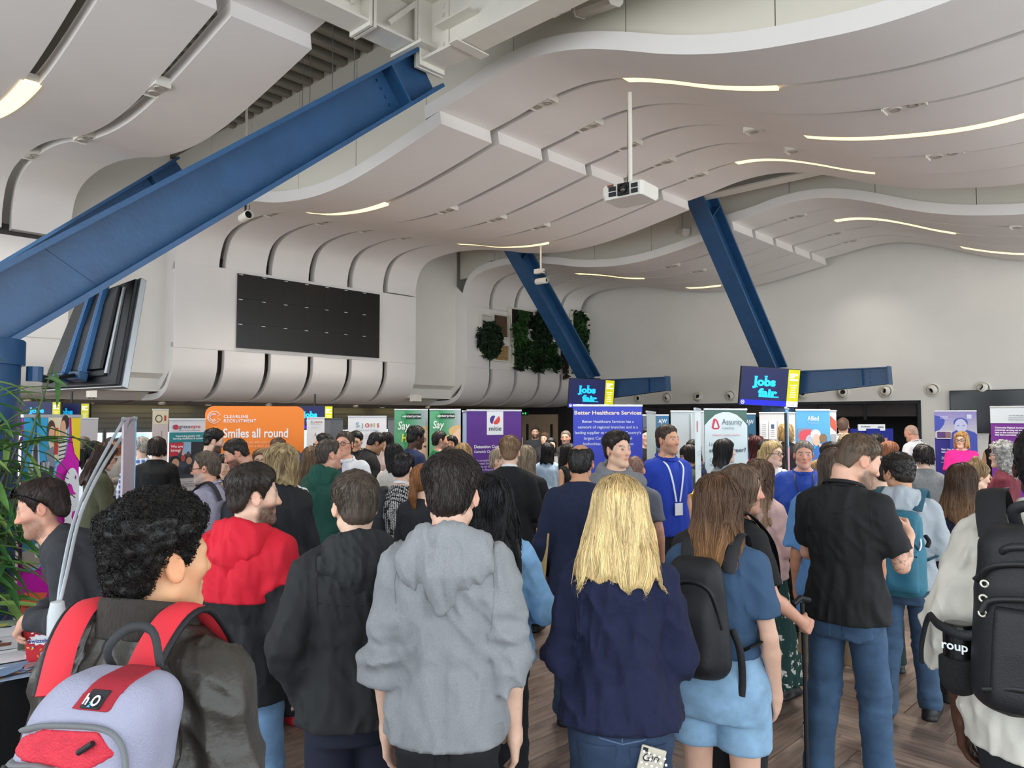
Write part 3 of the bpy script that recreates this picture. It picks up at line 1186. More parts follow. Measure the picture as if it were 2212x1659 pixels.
    def body(s, P, rmin=.006):
        U = s.up(P)
        d = sect(U, s.prof, -.004)
        nr = .047 if s.fem else .056
        d = smin(d, rc(U, (0, -.014, 1.42), (0, -.004, 1.56), nr + .004, nr - .002), .03)
        g = 1 + (s.w - 1) * .7
        for sg in (1, -1):
            S, e, w, fd, pn, cu = s.sh[sg]
            f = (.84 if s.fem else .95) * g
            d = smin(d, rc(U, (.03 * sg, -.018, 1.485), S + A3(-.03 * sg, 0, .01), .036, .045), .03)
            d = smin(d, rc(U, S, e, .048 * f, .037 * f), .03)
            q = e + (w - e) * .3
            d = smin(d, rc(U, e, q, .038 * f, .040 * f), .012)
            d = smin(d, rc(U, q, w, .040 * f, .0265 * f), .012)
            d = smin(d, s.hand(U, sg, rmin), .012)
            h, k, a = s.legs[sg]
            d = smin(d, rc(P, h, k, .074 * g, .052 * g), .03)
            d = smin(d, rc(P, k, a, .050 * g, .036 * g), .015)
            c = k + (a - k) * .28 + A3(0, -.016, 0)
            d = smin(d, rc(P, c, c + (a - k) * .22, .043 * g, .036 * g), .03)
            d = smin(d, rc(P, a + A3(0, -.03, -.035), a + A3(.012 * sg, .15, -.045), .036, .026), .02)
        H = (U - NECK) @ s.RH + (NECK - EAR)
        m = U[:, 2] > 1.36
        if m.any():
            dh = np.full(len(P), 9, F4)
            dh[m] = s.head(H[m])
            d = smin(d, dh, .022)
        return d


def skin_colours(B, sk, o):
    """own colours of the skin: lips, brows, stubble, cropped scalp"""
    base = np.array(lin(sk), F4)

    def f(V):
        Q = B.hd(V)
        C = np.tile(base, (len(V), 1))
        C *= (1 + .10 * (noise(V, (60, 60, 60)) - .5))[:, None]
        x, y, z = np.abs(Q[:, 0]), Q[:, 1], Q[:, 2]
        hd = (z > -.13) & (z < .14) & (x < .11) & (np.abs(y) < .15)

        def mix(m, c, a):
            a = (np.clip(a, 0, 1) * m)[:, None]
            C[:] = C * (1 - a) + np.array(c, F4) * a
        red = base * A3(1.06, .78, .74)
        mix(hd & (y > .03), red, np.exp(-((x - .04) ** 2 + (z + .02) ** 2) / .0006) * .55)
        mix(hd & (y > .09), red, np.exp(-((z + .022) ** 2) / .0003) * .5)
        mix(hd & (x > .076), red, .5 + 0 * x)
        if o.get('stub'):
            c, a = o['stub']
            lo = np.clip((-.022 - z - np.clip(.03 - y, 0, 1) * .2) / .016, 0, 1) * np.clip((y + .005) / .02, 0, 1)
            mous = np.clip(1 - np.abs(z + .040) / .012, 0, 1) * (x < .032) * (y > .06)
            lo = np.maximum(lo * (1 - np.exp(-((x) ** 2 / .0005 + (z + .057) ** 2 / .00008))), mous)
            mix(hd & (z > -.125), lin(c), lo * a * (.75 + .5 * noise(V, (220, 220, 220))))
        if o.get('scalp'):
            c, a = o['scalp']
            zm = np.interp(y, ZLY, ZLZ)
            mix(hd & (y < .09), lin(c), np.clip((z - zm) / .02, 0, 1) * a * (.8 + .4 * noise(V, (200, 200, 200))))
        lip = o.get('lip', None)
        lc = lin(lip) if lip else base * A3(.86, .5, .48)
        mix(hd & (y > .07), lc, np.clip(1.3 - ((x / .023) ** 2 + ((z + .058) / .0125) ** 2), 0, 1) * 1.4)
        mix(hd & (y > .084), base * .12, np.exp(-(x / .02) ** 4 - ((z + .0580) / .0022) ** 2) * .8)
        bc = o.get('brow', '#3a2a20')
        zb = .030 + .006 * np.clip((x - .012) / .03, 0, 1) - .25 * np.clip(x - .04, 0, 1)
        mix(hd & (y > .04), lin(bc), np.clip(1.5 - np.abs(z - zb) / .0045, 0, 1) * (x > .012) * (x < .054) * .85)
        # eyes
        for sg in (1, -1):
            q = Q - A3(.031 * sg, .0735, .009)
            r = np.sqrt((q ** 2).sum(1))
            ang = np.sqrt(q[:, 0] ** 2 + q[:, 2] ** 2)
            eye = hd & (r < .0165) & (q[:, 1] > 0)
            mix(eye, base * A3(.55, .42, .4), np.clip(1.4 - np.abs(np.abs(q[:, 2] - .001) - .0065) / .003, 0, 1) * .8)
            open_ = np.clip((.0062 - np.abs(q[:, 2])) / .002, 0, 1)
            mix(eye, base * .35 + .22, open_ * (np.abs(q[:, 0]) < .0115))
            mix(eye, lin(o.get('iris', '#3b2c22')), np.clip((.0068 - ang) / .0015, 0, 1) * open_)
            mix(eye, (.01, .01, .01), np.clip((.003 - ang) / .001, 0, 1))
            mix(eye, (.02, .015, .012), np.clip(1.2 - np.abs(q[:, 2] - .0062) / .0022, 0, 1) * (np.abs(q[:, 0]) < .013))
        if o.get('tattoo'):
            U = B.up(V)
            S, e, w, *_ = B.sh[1]
            ax = unit(e - S)
            h = (U - S) @ ax
            sd = unit(np.cross(ax, A3(0, 1, 0)))
            up2 = np.cross(ax, sd)
            th = np.arctan2((U - S) @ sd, (U - S) @ up2)
            rr = np.linalg.norm((U - S) - h[:, None] * ax, axis=1)
            on = (h > .19) & (h < .30) & (rr < .08)
            fz = (h - .195) / .032
            tri = np.abs(((th * 3.2 / math.pi * 2 + np.floor(fz)) % 2) - 1)
            ln = np.minimum(np.abs(tri - (fz % 1)), np.minimum(fz % 1, 1 - fz % 1))
            mix(on & (fz > 0) & (fz < 3), base * .35, np.clip(1.2 - ln / .10, 0, 1) * .8)
        return np.clip(C, 0, 1)
    return f


ZLY = [-.12, -.085, -.055, -.042, -.032, -.012, .004, .016, .024, .034, .052, .075, .10]
ZLZ = [-.072, -.070, -.058, -.035, .012, .028, .022, -.004, -.002, .026, .054, .078, .094]
# ---------------------------------------------------------------- hair
def hair_fn(st):
    """st: dict(kind, top, side, len, ...) -> function of head-frame points"""
    kind = st.get('kind', 'short')
    tt, ts = st.get('top', .022), st.get('side', .008)
    L = st.get('len', .25)
    fr = st.get('front', 0.0)     # hairline moved up/back
    sd = st.get('seed', 0.0)
    cur = st.get('curl', 0)

    def f(Q):
        x, y, z = Q[:, 0], Q[:, 1], Q[:, 2]
        ax = np.abs(x)
        u = np.clip((z - .01) / .085, 0, 1)
        u = u * u * (3 - 2 * u)
        th = ts + (tt - ts) * u
        if st.get('quiff'):
            th = th + st['quiff'] * np.clip((y - .0) / .08, 0, 1) * u
        zm = np.interp(y - fr * np.clip(z / .05, 0, 1), ZLY, ZLZ)
        if kind in ('short', 'bald'):
            e = np.clip((z - zm) / .045, 0, 1)
            th = th * (.22 + .78 * e * (2 - e))
        d = ell(Q, (0, -.012, .035), (.0745, .096, .088)) - th
        d = smin(d, ell(Q, (0, -.045, -.02), (.058, .055, .065)) - np.minimum(th, ts), .02)
        if kind in ('short', 'bald'):
            d = smax(d, (zm - z) * .8 + st.get('cut', 0), .008)
        if kind == 'bald':
            c = st.get('crown', (0, -.035, .125, .07, .085, .05))
            d = smax(d, -ell(Q, c[:3], c[3:]), .012)
            d = smax(d, -ell(Q, (0, .085, .10), (.075, .10, .07)), .012)
        if kind in ('long', 'bob', 'pony', 'bun'):
            d = smax(d, (np.interp(y - fr, [-.12, -.03, .0, .035, .05, .075, .1], [-.09, -.05, -.03, .01, .045, .078, .095]) - z) * .8, .008)
        if kind in ('long', 'bob'):
            W = st.get('w', 1.0)
            b = st.get('back', 0.0)
            pr = [(-L, .095 * W, .040, -.085 - b), (-L + .04, .118 * W, .052, -.085 - b), (-.22, .120 * W, .062, -.078 - b), (-.13, .108 * W, .075, -.055 - b * .5), (-.05, .098 * W, .090, -.025),
                  (.03, .095, .102, -.014), (.085, .080, .085, -.012), (.118, .045, .05, -.012)]
            if kind == 'bob':
                pr = [(-L, .085 * W, .085, -.03), (-.08, .098 * W, .095, -.02), (.03, .094, .104, -.014), (.085, .079, .086, -.012), (.118, .045, .05, -.012)]
            c = sect(Q, pr, 0, 2.2)
            face = np.maximum(.026 - y + np.clip(z - .045, 0, 1) * 1.5 + np.clip(-.06 - z, 0, .2) * .25, ax - st.get('part', .071) - np.clip(-.03 - z, 0, 1) * .12)
            c = smax(c, -face, .012)
            d = smin(d, c, .02)
            jag = noise(Q, (38, 38, 0), sd)
            d = smax(d, -L + .09 * jag - z, .01)
        if kind == 'pony':
            d = smin(d, rc(Q, (0, -.10, .03), (0, -.135, .01), .02, .026), .012)
            d = smin(d, rc(Q, (0, -.135, .01), (0, -.135, -L * .55), .030, .034), .015)
            d = smin(d, rc(Q, (0, -.135, -L * .55), (.01, -.12, -L), .034, .012), .02)
        if kind == 'bun':
            bc = st.get('bun', (0, -.09, .085))
            d = smin(d, sph(Q, bc, .038), .012)
        if st.get('fringe'):
            d = smin(d, smax(ell(Q, (0, .0, .04), (.080, .100, .088)), np.maximum(.035 - z, .02 - y), .008), .01)
        if cur:
            d = d - cur * (noise(Q, (48, 48, 48), sd) - .5) - cur * .5 * (noise(Q, (95, 95, 95), sd) - .5)
        else:
            a = st.get('rough', .009)
            if kind in ('short', 'bald'):
                r = np.sqrt(x * x + (y + .05) ** 2) + 1e-4
                an = np.arctan2(x, y + .05)
                q = np.stack([an * 9, r * 18, z * 12], 1).astype(F4)
                d = d - a * (noise(q, (1, 1, 1), sd) - .5) - a * .5 * (noise(q, (2.6, 1.5, 1.5), sd) - .5)
            else:
                d = d - a * 1.3 * (noise(Q, (34, 34, 5), sd) - .5) - a * .7 * (noise(Q, (95, 95, 9), sd) - .5)
        return d
    return f


def locks(f, seeds, n, steps, step, r, kind, seed=1, lift=.002, wob=0.0):
    """n tapered strands walking over the hair surface f from random seed points; returns V, Q, strand index per vertex"""
    rg = np.random.RandomState(seed)
    p = seeds[rg.randint(0, len(seeds), n)].astype(F4)
    p = p + rg.normal(0, .003, p.shape).astype(F4)
    path = []
    rd = rg.normal(0, 1, (n, 3)).astype(F4)
    e = .002
    ln = rg.uniform(.72, 1.06, (n, 1)).astype(F4)
    lf = (lift * rg.uniform(.2, 1.6, n)).astype(F4)
    for j in range(steps + 1):
        d0 = f(p)
        g = np.stack([f(p + A3(*(e * (i == k) for i in range(3)))) - d0 for k in range(3)], 1) / e
        g /= np.linalg.norm(g, axis=1)[:, None] + 1e-6
        p = p - g * np.clip(d0 - lf * (1 if j else -.5), -.02, .02)[:, None]
        path.append(p)
        if kind == 'down':
            fl = A3(0, 0, -1) + (p - A3(0, -.05, .12)) * 1.5 * np.clip((p[:, 2:3] - .02) * 12, 0, 1) + rd * .10
        elif kind == 'short':
            fl = (p - A3(0, -.055, .13)) * A3(6, 6, 4) + A3(0, .25, -.25) + rd * .22
        elif kind == 'back':
            fl = A3(0, -1, -.35) + rd * .2
        else:
            ph = j * 1.1
            fl = rd * math.cos(ph) + rd[:, [1, 2, 0]] * math.sin(ph)
        if wob:
            fl = fl + wob * (np.stack([noise(p, (30, 30, 14), 3), noise(p, (30, 30, 14), 9), noise(p, (30, 30, 14), 17)], 1) - .5)
        fl = fl - g * np.einsum('ij,ij->i', fl, g)[:, None] * .9
        fl /= np.linalg.norm(fl, axis=1)[:, None] + 1e-6
        p = p + fl * step * ln
    path = np.stack(path, 1)
    M = steps + 1
    tg = np.gradient(path, axis=1)
    tg /= np.linalg.norm(tg, axis=2)[..., None] + 1e-6
    a = np.cross(tg, np.array([.3, .5, .8], F4))
    a /= np.linalg.norm(a, axis=2)[..., None] + 1e-6
    b = np.cross(tg, a)
    tp = np.interp(np.linspace(0, 1, M), [0, .15, .7, 1], [.55, 1, .85, .12])
    rr = (r * rg.uniform(.6, 1.3, (n, 1)) * tp[None])[..., None]
    V = np.stack([path + rr * (math.cos(w) * a + math.sin(w) * b) for w in (0, 2.094, 4.189)], 2)
    V = V.reshape(-1, 3)
    i = (np.arange(n)[:, None, None] * M + np.arange(steps)[None, :, None]) * 3
    k = np.arange(3)[None, None]
    k2 = (k + 1) % 3
    Q = np.stack([i + k, i + k2, i + 3 + k2, i + 3 + k], -1).reshape(-1, 4)
    return V, Q, np.repeat(np.arange(n), M * 3)


# ---------------------------------------------------------------- garments
def wrinkle(U, amp, sd):
    q = U + .05 * np.stack([noise(U, (7, 7, 7), sd), noise(U, (7, 7, 7), sd + 5), noise(U, (7, 7, 7), sd + 9)], 1)
    q = q + A3(.25, 0, 0) * q[:, 2:3] * np.tanh(q[:, :1] * 5)
    r = np.abs(2 * noise(q, (10, 9, 4.2), sd) - 1)
    r2 = np.abs(2 * noise(q, (21, 19, 11), sd + 3) - 1)
    r3 = np.abs(2 * noise(q + A3(0, 0, .6) * q[:, :1], (6, 6, 13), sd + 7) - 1)
    return amp * (1 - 2.2 * r ** .8) + amp * .5 * (1 - 2 * r2) + amp * .7 * (1 - 2 * r3 ** .7)


def top_fn(B, o=.014, hem=.90, sleeve=1.0, amp=.006, loose=.0, sd=1.0, neck=.0, flare=.0, rings=.004, vneck=0, arm=0.0, split=None):
    """a top over body B: hem height, sleeve share of the arm (0 none .. 1 wrist)"""
    pr = [list(r) for r in B.prof if r[0] >= 1.1]
    hw = max(np.interp(1.0, [r[0] for r in B.prof], [r[1] for r in B.prof]), np.interp(hem + .02, [r[0] for r in B.prof], [r[1] for r in B.prof]))
    hy = max(np.interp(1.0, [r[0] for r in B.prof], [r[2] for r in B.prof]), np.interp(hem + .02, [r[0] for r in B.prof], [r[2] for r in B.prof]))
    gg = 1 + (B.w - 1) * .7
    seat = hem < .93
    if hem < 1.0:
        hw = max(hw, B.legs[1][0][0] + .080 * gg + .006)
        hy = max(hy, .118 * gg)
    low = [[hem - .02, hw + flare + .012, hy + flare + (.022 if seat else .008), -.022 if seat else -.01], [(hem + 1.1) / 2, hw * .99 + loose * .8 + flare * .4, hy + loose * .8 + .004, -.012]]
    pr = low + [[r[0], r[1] + loose * (1 if r[0] < 1.4 else .3), r[2] + loose * (1 if r[0] < 1.4 else .3), r[3]] for r in pr]

    def f(P):
        U = B.up(P)
        d = sect(U, pr, o)
        for sg in (1, -1):
            S, e, w, *_ = B.sh[sg]
            g = (.84 if B.fem else .95) * (1 + (B.w - 1) * .7)
            d = smin(d, rc(U, (.03 * sg, -.018, 1.475), S + A3(-.03 * sg, 0, .01), .034 + o, .045 + o), .03)
            if sleeve > 0:
                end = S + (e - S) * min(1, sleeve * 2)
                a = rc(U, S, e, .049 * g + o + arm, .042 * g + o + arm)
                nz = (noise(U, (9, 9, 26), sd + 2) - .5) * 2 * rings
                if sleeve <= .5:
                    a = smax(a, (U - end) @ unit(e - S), .006)
                else:
                    f2 = (sleeve - .5) * 2
                    q = e + (w - e) * .3
                    a2 = smin(rc(U, e, q, .044 * g + o + arm, .044 * g + o + arm), rc(U, q, w, .044 * g + o + arm, .030 * g + o * .8 + arm * .6), .01)
                    a = smin(a, a2, .025)
                    end = e + (w - e) * f2
                    ax = unit(w - e)
                    h = (U - end) @ ax
                    lat = np.linalg.norm((U - end) - h[:, None] * ax, axis=1)
                    a = np.where(lat < .12, smax(a, h, .006), a)
                a = a - nz
                d = smin(d, a, .03)
        d = d - wrinkle(U, amp, sd)
        zn = 1.500 + neck
        ring = np.sqrt(U[:, 0] ** 2 + (U[:, 1] + .005) ** 2)
        d = smax(d, np.where(ring < .13, U[:, 2] - (zn - .30 * U[:, 1] - vneck * np.clip(1 - np.abs(U[:, 0]) / .07, 0, 1) * (U[:, 1] > 0)), -1), .006)
        d = smax(d, hem - U[:, 2], .008)
        return d
    return f


def legs_fn(B, o=.010, kn=.0, an=.0, waist=1.02, hem=(0.06, .06), amp=.004, sd=1.0, loose=0.0):
    pr = [[.78, B.prof[0][1] + loose, B.prof[0][2] + loose, -.02]] + [[r[0], r[1] + loose * .6, r[2] + loose * .6, r[3]] for r in B.prof if .8 < r[0] < 1.1]

    def f(P):
        d = sect(P, pr, o)
        g = 1 + (B.w - 1) * .7
        for i, sg in enumerate((1, -1)):
            h, k, a = B.legs[sg]
            l = rc(P, h, k, .077 * g + o + loose, .056 * g + o + kn)
            c = k + (a - k) * .3 + A3(0, -.012, 0)
            l = smin(l, rc(P, k, c, .056 * g + o + kn, .050 * g + o + kn), .02)
            l = smin(l, rc(P, c, a + A3(0, -.005, -.02), .050 * g + o + kn, .042 + o + an), .02)
            l = smin(l, sph(P, (.068 * sg, -.052, .885), .082 * g + o), .02)
            hb = hem[i] if isinstance(hem, (tuple, list)) else hem
            l = smax(l, hb - P[:, 2], .006)
            d = smin(d, l, .016)
        d = smax(d, .70 - P[:, 2] if False else -9 + 0 * d, .01)
        r = np.abs(2 * noise(P, (14, 14, 9), sd) - 1)
        z = P[:, 2]
        env = .45 + np.exp(-((z - .49) / .09) ** 2) + np.exp(-((z - .12) / .08) ** 2) * 1.3 + .6 * np.exp(-((z - .82) / .06) ** 2)
        fold = np.abs(2 * noise(P, (7, 7, 24), sd + 4) - 1)
        d = d - amp * env * ((1 - 2 * r) * .5 + (1 - 2 * fold) * .7)
        hm = min(hem) if isinstance(hem, (tuple, list)) else hem
        d = smax(d, np.maximum(z - waist, hm - z), .006)
        return d
    return f


def skirt_fn(B, waist=1.04, hem=.2, w0=.15, w1=.30, amp=.012, sd=2.0, o=.012):
    pr = [(hem, w1, w1 * .85, -.01), (.5 * (hem + .85), (w1 + .19) / 2, (w1 * .85 + .14) / 2, -.015), (.88, .19 * B.w, .135 * B.w, -.025), (waist, w0 * B.w, .10 * B.w, -.005)]

    def f(P):
        d = sect(P, pr, o)
        an = np.arctan2(P[:, 0], P[:, 1])
        q = np.stack([np.cos(an) * 3.2, np.sin(an) * 3.2, P[:, 2] * 1.2], 1).astype(F4)
        return d - amp * np.clip((1.0 - P[:, 2]) * 2, 0, 1.2) * (1 - 2 * np.abs(2 * noise(q, (1.6, 1.6, 1), sd) - 1))
    return f


def shoe_fn(B, sg):
    h, k, a = B.legs[sg]

    def f(P):
        x = P - A3(a[0], a[1], 0)
        d = rc(x, (0, -.045, .04), (.014 * sg, .165, .026), .046, .032)
        d = smin(d, rc(x, (0, -.02, .06), (0, -.015, .09), .044, .042), .03)
        d = smin(d, rc(x, (.012 * sg, .10, .032), (.012 * sg, .13, .03), .046, .042), .02)
        d = smin(d, smax(rc(x, (0, -.045, .02), (.014 * sg, .165, .02), .052, .044), np.abs(x[:, 2] - .012) - .013, .006), .004)
        return smax(d, np.maximum(-x[:, 2], x[:, 2] - .105), .004)
    return f


def hood_fn(B, sd=1, big=1.0):
    def f(P):
        U = B.up(P)
        q = (U - A3(0, -.025, 1.475)) @ Rx(R(-24))
        r = np.sqrt((q[:, 0] / 1.05) ** 2 + q[:, 1] ** 2)
        d = np.sqrt((r - .098) ** 2 + (q[:, 2] * .85) ** 2) - .027
        w = .13 * big * np.clip((U[:, 2] - 1.27) / .13, .25, 1)
        p = ell(U, (0, -.105, 1.430), (.130 * big, .050, .075 * big))
        p = smin(p, rc(U, (0, -.120, 1.40), (0, -.128, 1.325 - .02 * big), .055, .018), .06)
        d = smin(d, p, .04)
        d = smax(d, -ell(U, (0, .0, 1.53), (.080, .088, .085)), .012)
        d = smax(d, U[:, 1] - .085, .02)
        return d - wrinkle(U, .008, sd) - .004 * np.exp(-(U[:, 0] / .006) ** 2)
    return f


def collar_fn(B, h=.035, r=.066, z0=1.485, th=.006, flare=.35, tilt=.32, rib=0, fold=0):
    def f(P):
        U = B.up(P)
        z = U[:, 2] - z0 + tilt * U[:, 1]
        rad = np.sqrt((U[:, 0] / 1.04) ** 2 + ((U[:, 1] + .006) / .98) ** 2)
        R_ = r + np.clip(-z, -.05, .1) * flare
        d = np.abs(rad - R_) - th
        if fold:
            R2 = r + .010 + np.clip(h * .5 - z, -.02, .1) * (flare + .35)
            d = np.minimum(d, np.maximum(np.abs(rad - R2) - th, np.abs(z - h * .15) - h * .5 + .008))
        if rib:
            an = np.arctan2(U[:, 0], U[:, 1])
            d = d - .0016 * np.sin(an * 70)
        return smax(d, np.abs(z) - h * .5, .004)
    return f
# ---------------------------------------------------------------- fabrics
def pattern_mat(kind, a, b, sc=40):
    key = ('pat', kind, a, b, sc)
    if key in MATS:
        return MATS[key]
    m = bpy.data.materials.new(kind + '_cloth')
    m.use_nodes = True
    N, L = m.node_tree.nodes, m.node_tree.links
    bs = N['Principled BSDF']
    bs.inputs['Roughness'].default_value = .85
    tc = N.new('ShaderNodeTexCoord')
    mx = N.new('ShaderNodeMix')
    mx.data_type = 'RGBA'
    mx.inputs['A'].default_value = (*lin(a), 1)
    mx.inputs['B'].default_value = (*lin(b), 1)
    if kind == 'plaid':
        fs = []
        for ax in 'XZ':
            w = N.new('ShaderNodeTexWave')
            w.bands_direction = ax
            w.inputs['Scale'].default_value = sc
            L.new(tc.outputs['Object'], w.inputs['Vector'])
            p = N.new('ShaderNodeMath')
            p.operation = 'POWER'
            p.inputs[1].default_value = 4
            L.new(w.outputs['Fac'], p.inputs[0])
            fs.append(p)
        s = N.new('ShaderNodeMath')
        s.operation = 'ADD'
        s.use_clamp = True
        L.new(fs[0].outputs[0], s.inputs[0])
        L.new(fs[1].outputs[0], s.inputs[1])
        fac = s.outputs[0]
    elif kind == 'stripe':
        w = N.new('ShaderNodeTexWave')
        w.bands_direction = 'X'
        w.inputs['Scale'].default_value = sc
        w.inputs['Distortion'].default_value = .6
        L.new(tc.outputs['Object'], w.inputs['Vector'])
        r = N.new('ShaderNodeMath')
        r.operation = 'GREATER_THAN'
        r.inputs[1].default_value = .86
        L.new(w.outputs['Fac'], r.inputs[0])
        fac = r.outputs[0]
    else:
        v = N.new('ShaderNodeTexVoronoi')
        v.inputs['Scale'].default_value = sc
        if kind == 'floral':
            n = N.new('ShaderNodeTexNoise')
            n.inputs['Scale'].default_value = sc * 2.5
            av = N.new('ShaderNodeMixRGB')
            av.inputs[0].default_value = .08
            L.new(tc.outputs['Object'], n.inputs['Vector'])
            L.new(tc.outputs['Object'], av.inputs[1])
            L.new(n.outputs['Color'], av.inputs[2])
            L.new(av.outputs[0], v.inputs['Vector'])
        else:
            mp = N.new('ShaderNodeMapping')
            mp.inputs['Scale'].default_value = (1, 1, 1.9)
            L.new(tc.outputs['Object'], mp.inputs[0])
            L.new(mp.outputs[0], v.inputs['Vector'])
            v.inputs['Randomness'].default_value = .25
        r = N.new('ShaderNodeMath')
        r.operation = 'LESS_THAN'
        r.inputs[1].default_value = .30 if kind == 'floral' else .42
        L.new(v.outputs['Distance'], r.inputs[0])
        fac = r.outputs[0]
    L.new(fac, mx.inputs['Factor'])
    L.new(mx.outputs['Result'], bs.inputs['Base Color'])
    MATS[key] = m
    return m


def cloth(c, kind='cotton'):
    if isinstance(c, tuple):
        return pattern_mat(*c)
    if kind == 'heather':
        return mat(c, .9, var=.10, vscale=210, bump=.25, bscale=420)
    if kind == 'denim':
        return mat(c, .85, var=.22, vscale=14, bump=.3, bscale=500)
    if kind == 'leather':
        return mat(c, .40, var=.12, vscale=5, bump=.16, bscale=90)
    if kind == 'wool':
        return mat(c, .92, var=.12, vscale=60, bump=.3, bscale=300)
    if kind == 'shell':
        return mat(c, .82, var=.08, vscale=5, bump=.1, bscale=700)
    return mat(c, .85, var=.06, vscale=12, bump=.15, bscale=600)


SKIN = mat('vcol', .48, kind='vcol', bump=.06, bscale=500, spec=.35)
HAIR = mat('vcol', .5, kind='vcol', spec=.4)
DENIM = '#2c4a70'

KIND = {
    'tee': dict(o=.011, hem=.86, sleeve=.36, amp=.0055, loose=.008, arm=.010, neck=-.012),
    'polo': dict(o=.011, hem=.84, sleeve=.38, amp=.005, loose=.010, arm=.012, neck=-.016),
    'shirt': dict(o=.012, hem=.88, sleeve=.97, amp=.007, loose=.010, arm=.006, neck=-.016),
    'sshirt': dict(o=.012, hem=.90, sleeve=.36, amp=.007, loose=.012, arm=.014, neck=-.016),
    'sweater': dict(o=.015, hem=.90, sleeve=.97, amp=.007, loose=.008, arm=.006, rings=.005),
    'hoodie': dict(o=.017, hem=.88, sleeve=.95, amp=.008, loose=.012, arm=.005, rings=.007),
    'jacket': dict(o=.019, hem=.86, sleeve=.97, amp=.008, loose=.013, arm=.005, rings=.005),
    'suit': dict(o=.018, hem=.80, sleeve=.96, amp=.0045, loose=.006, flare=.012, arm=.006, rings=.003, sd=4.0),
    'coat': dict(o=.020, hem=.55, sleeve=.97, amp=.005, loose=.010, flare=.03, arm=.008),
    'tank': dict(o=.010, hem=.90, sleeve=0, amp=.004, neck=-.03),
    'blouse': dict(o=.013, hem=.92, sleeve=.97, amp=.006, loose=.010, arm=.004, neck=-.02),
    'puff': dict(o=.014, hem=.98, sleeve=.42, amp=.006, loose=.008, arm=.030, neck=-.01),
}
GARM = {'tee': 'tshirt', 'sshirt': 'shirt', 'suit': 'suit_jacket', 'tank': 'vest_top', 'puff': 'dress_top'}
PEOPLE = {}
TOPF = {}


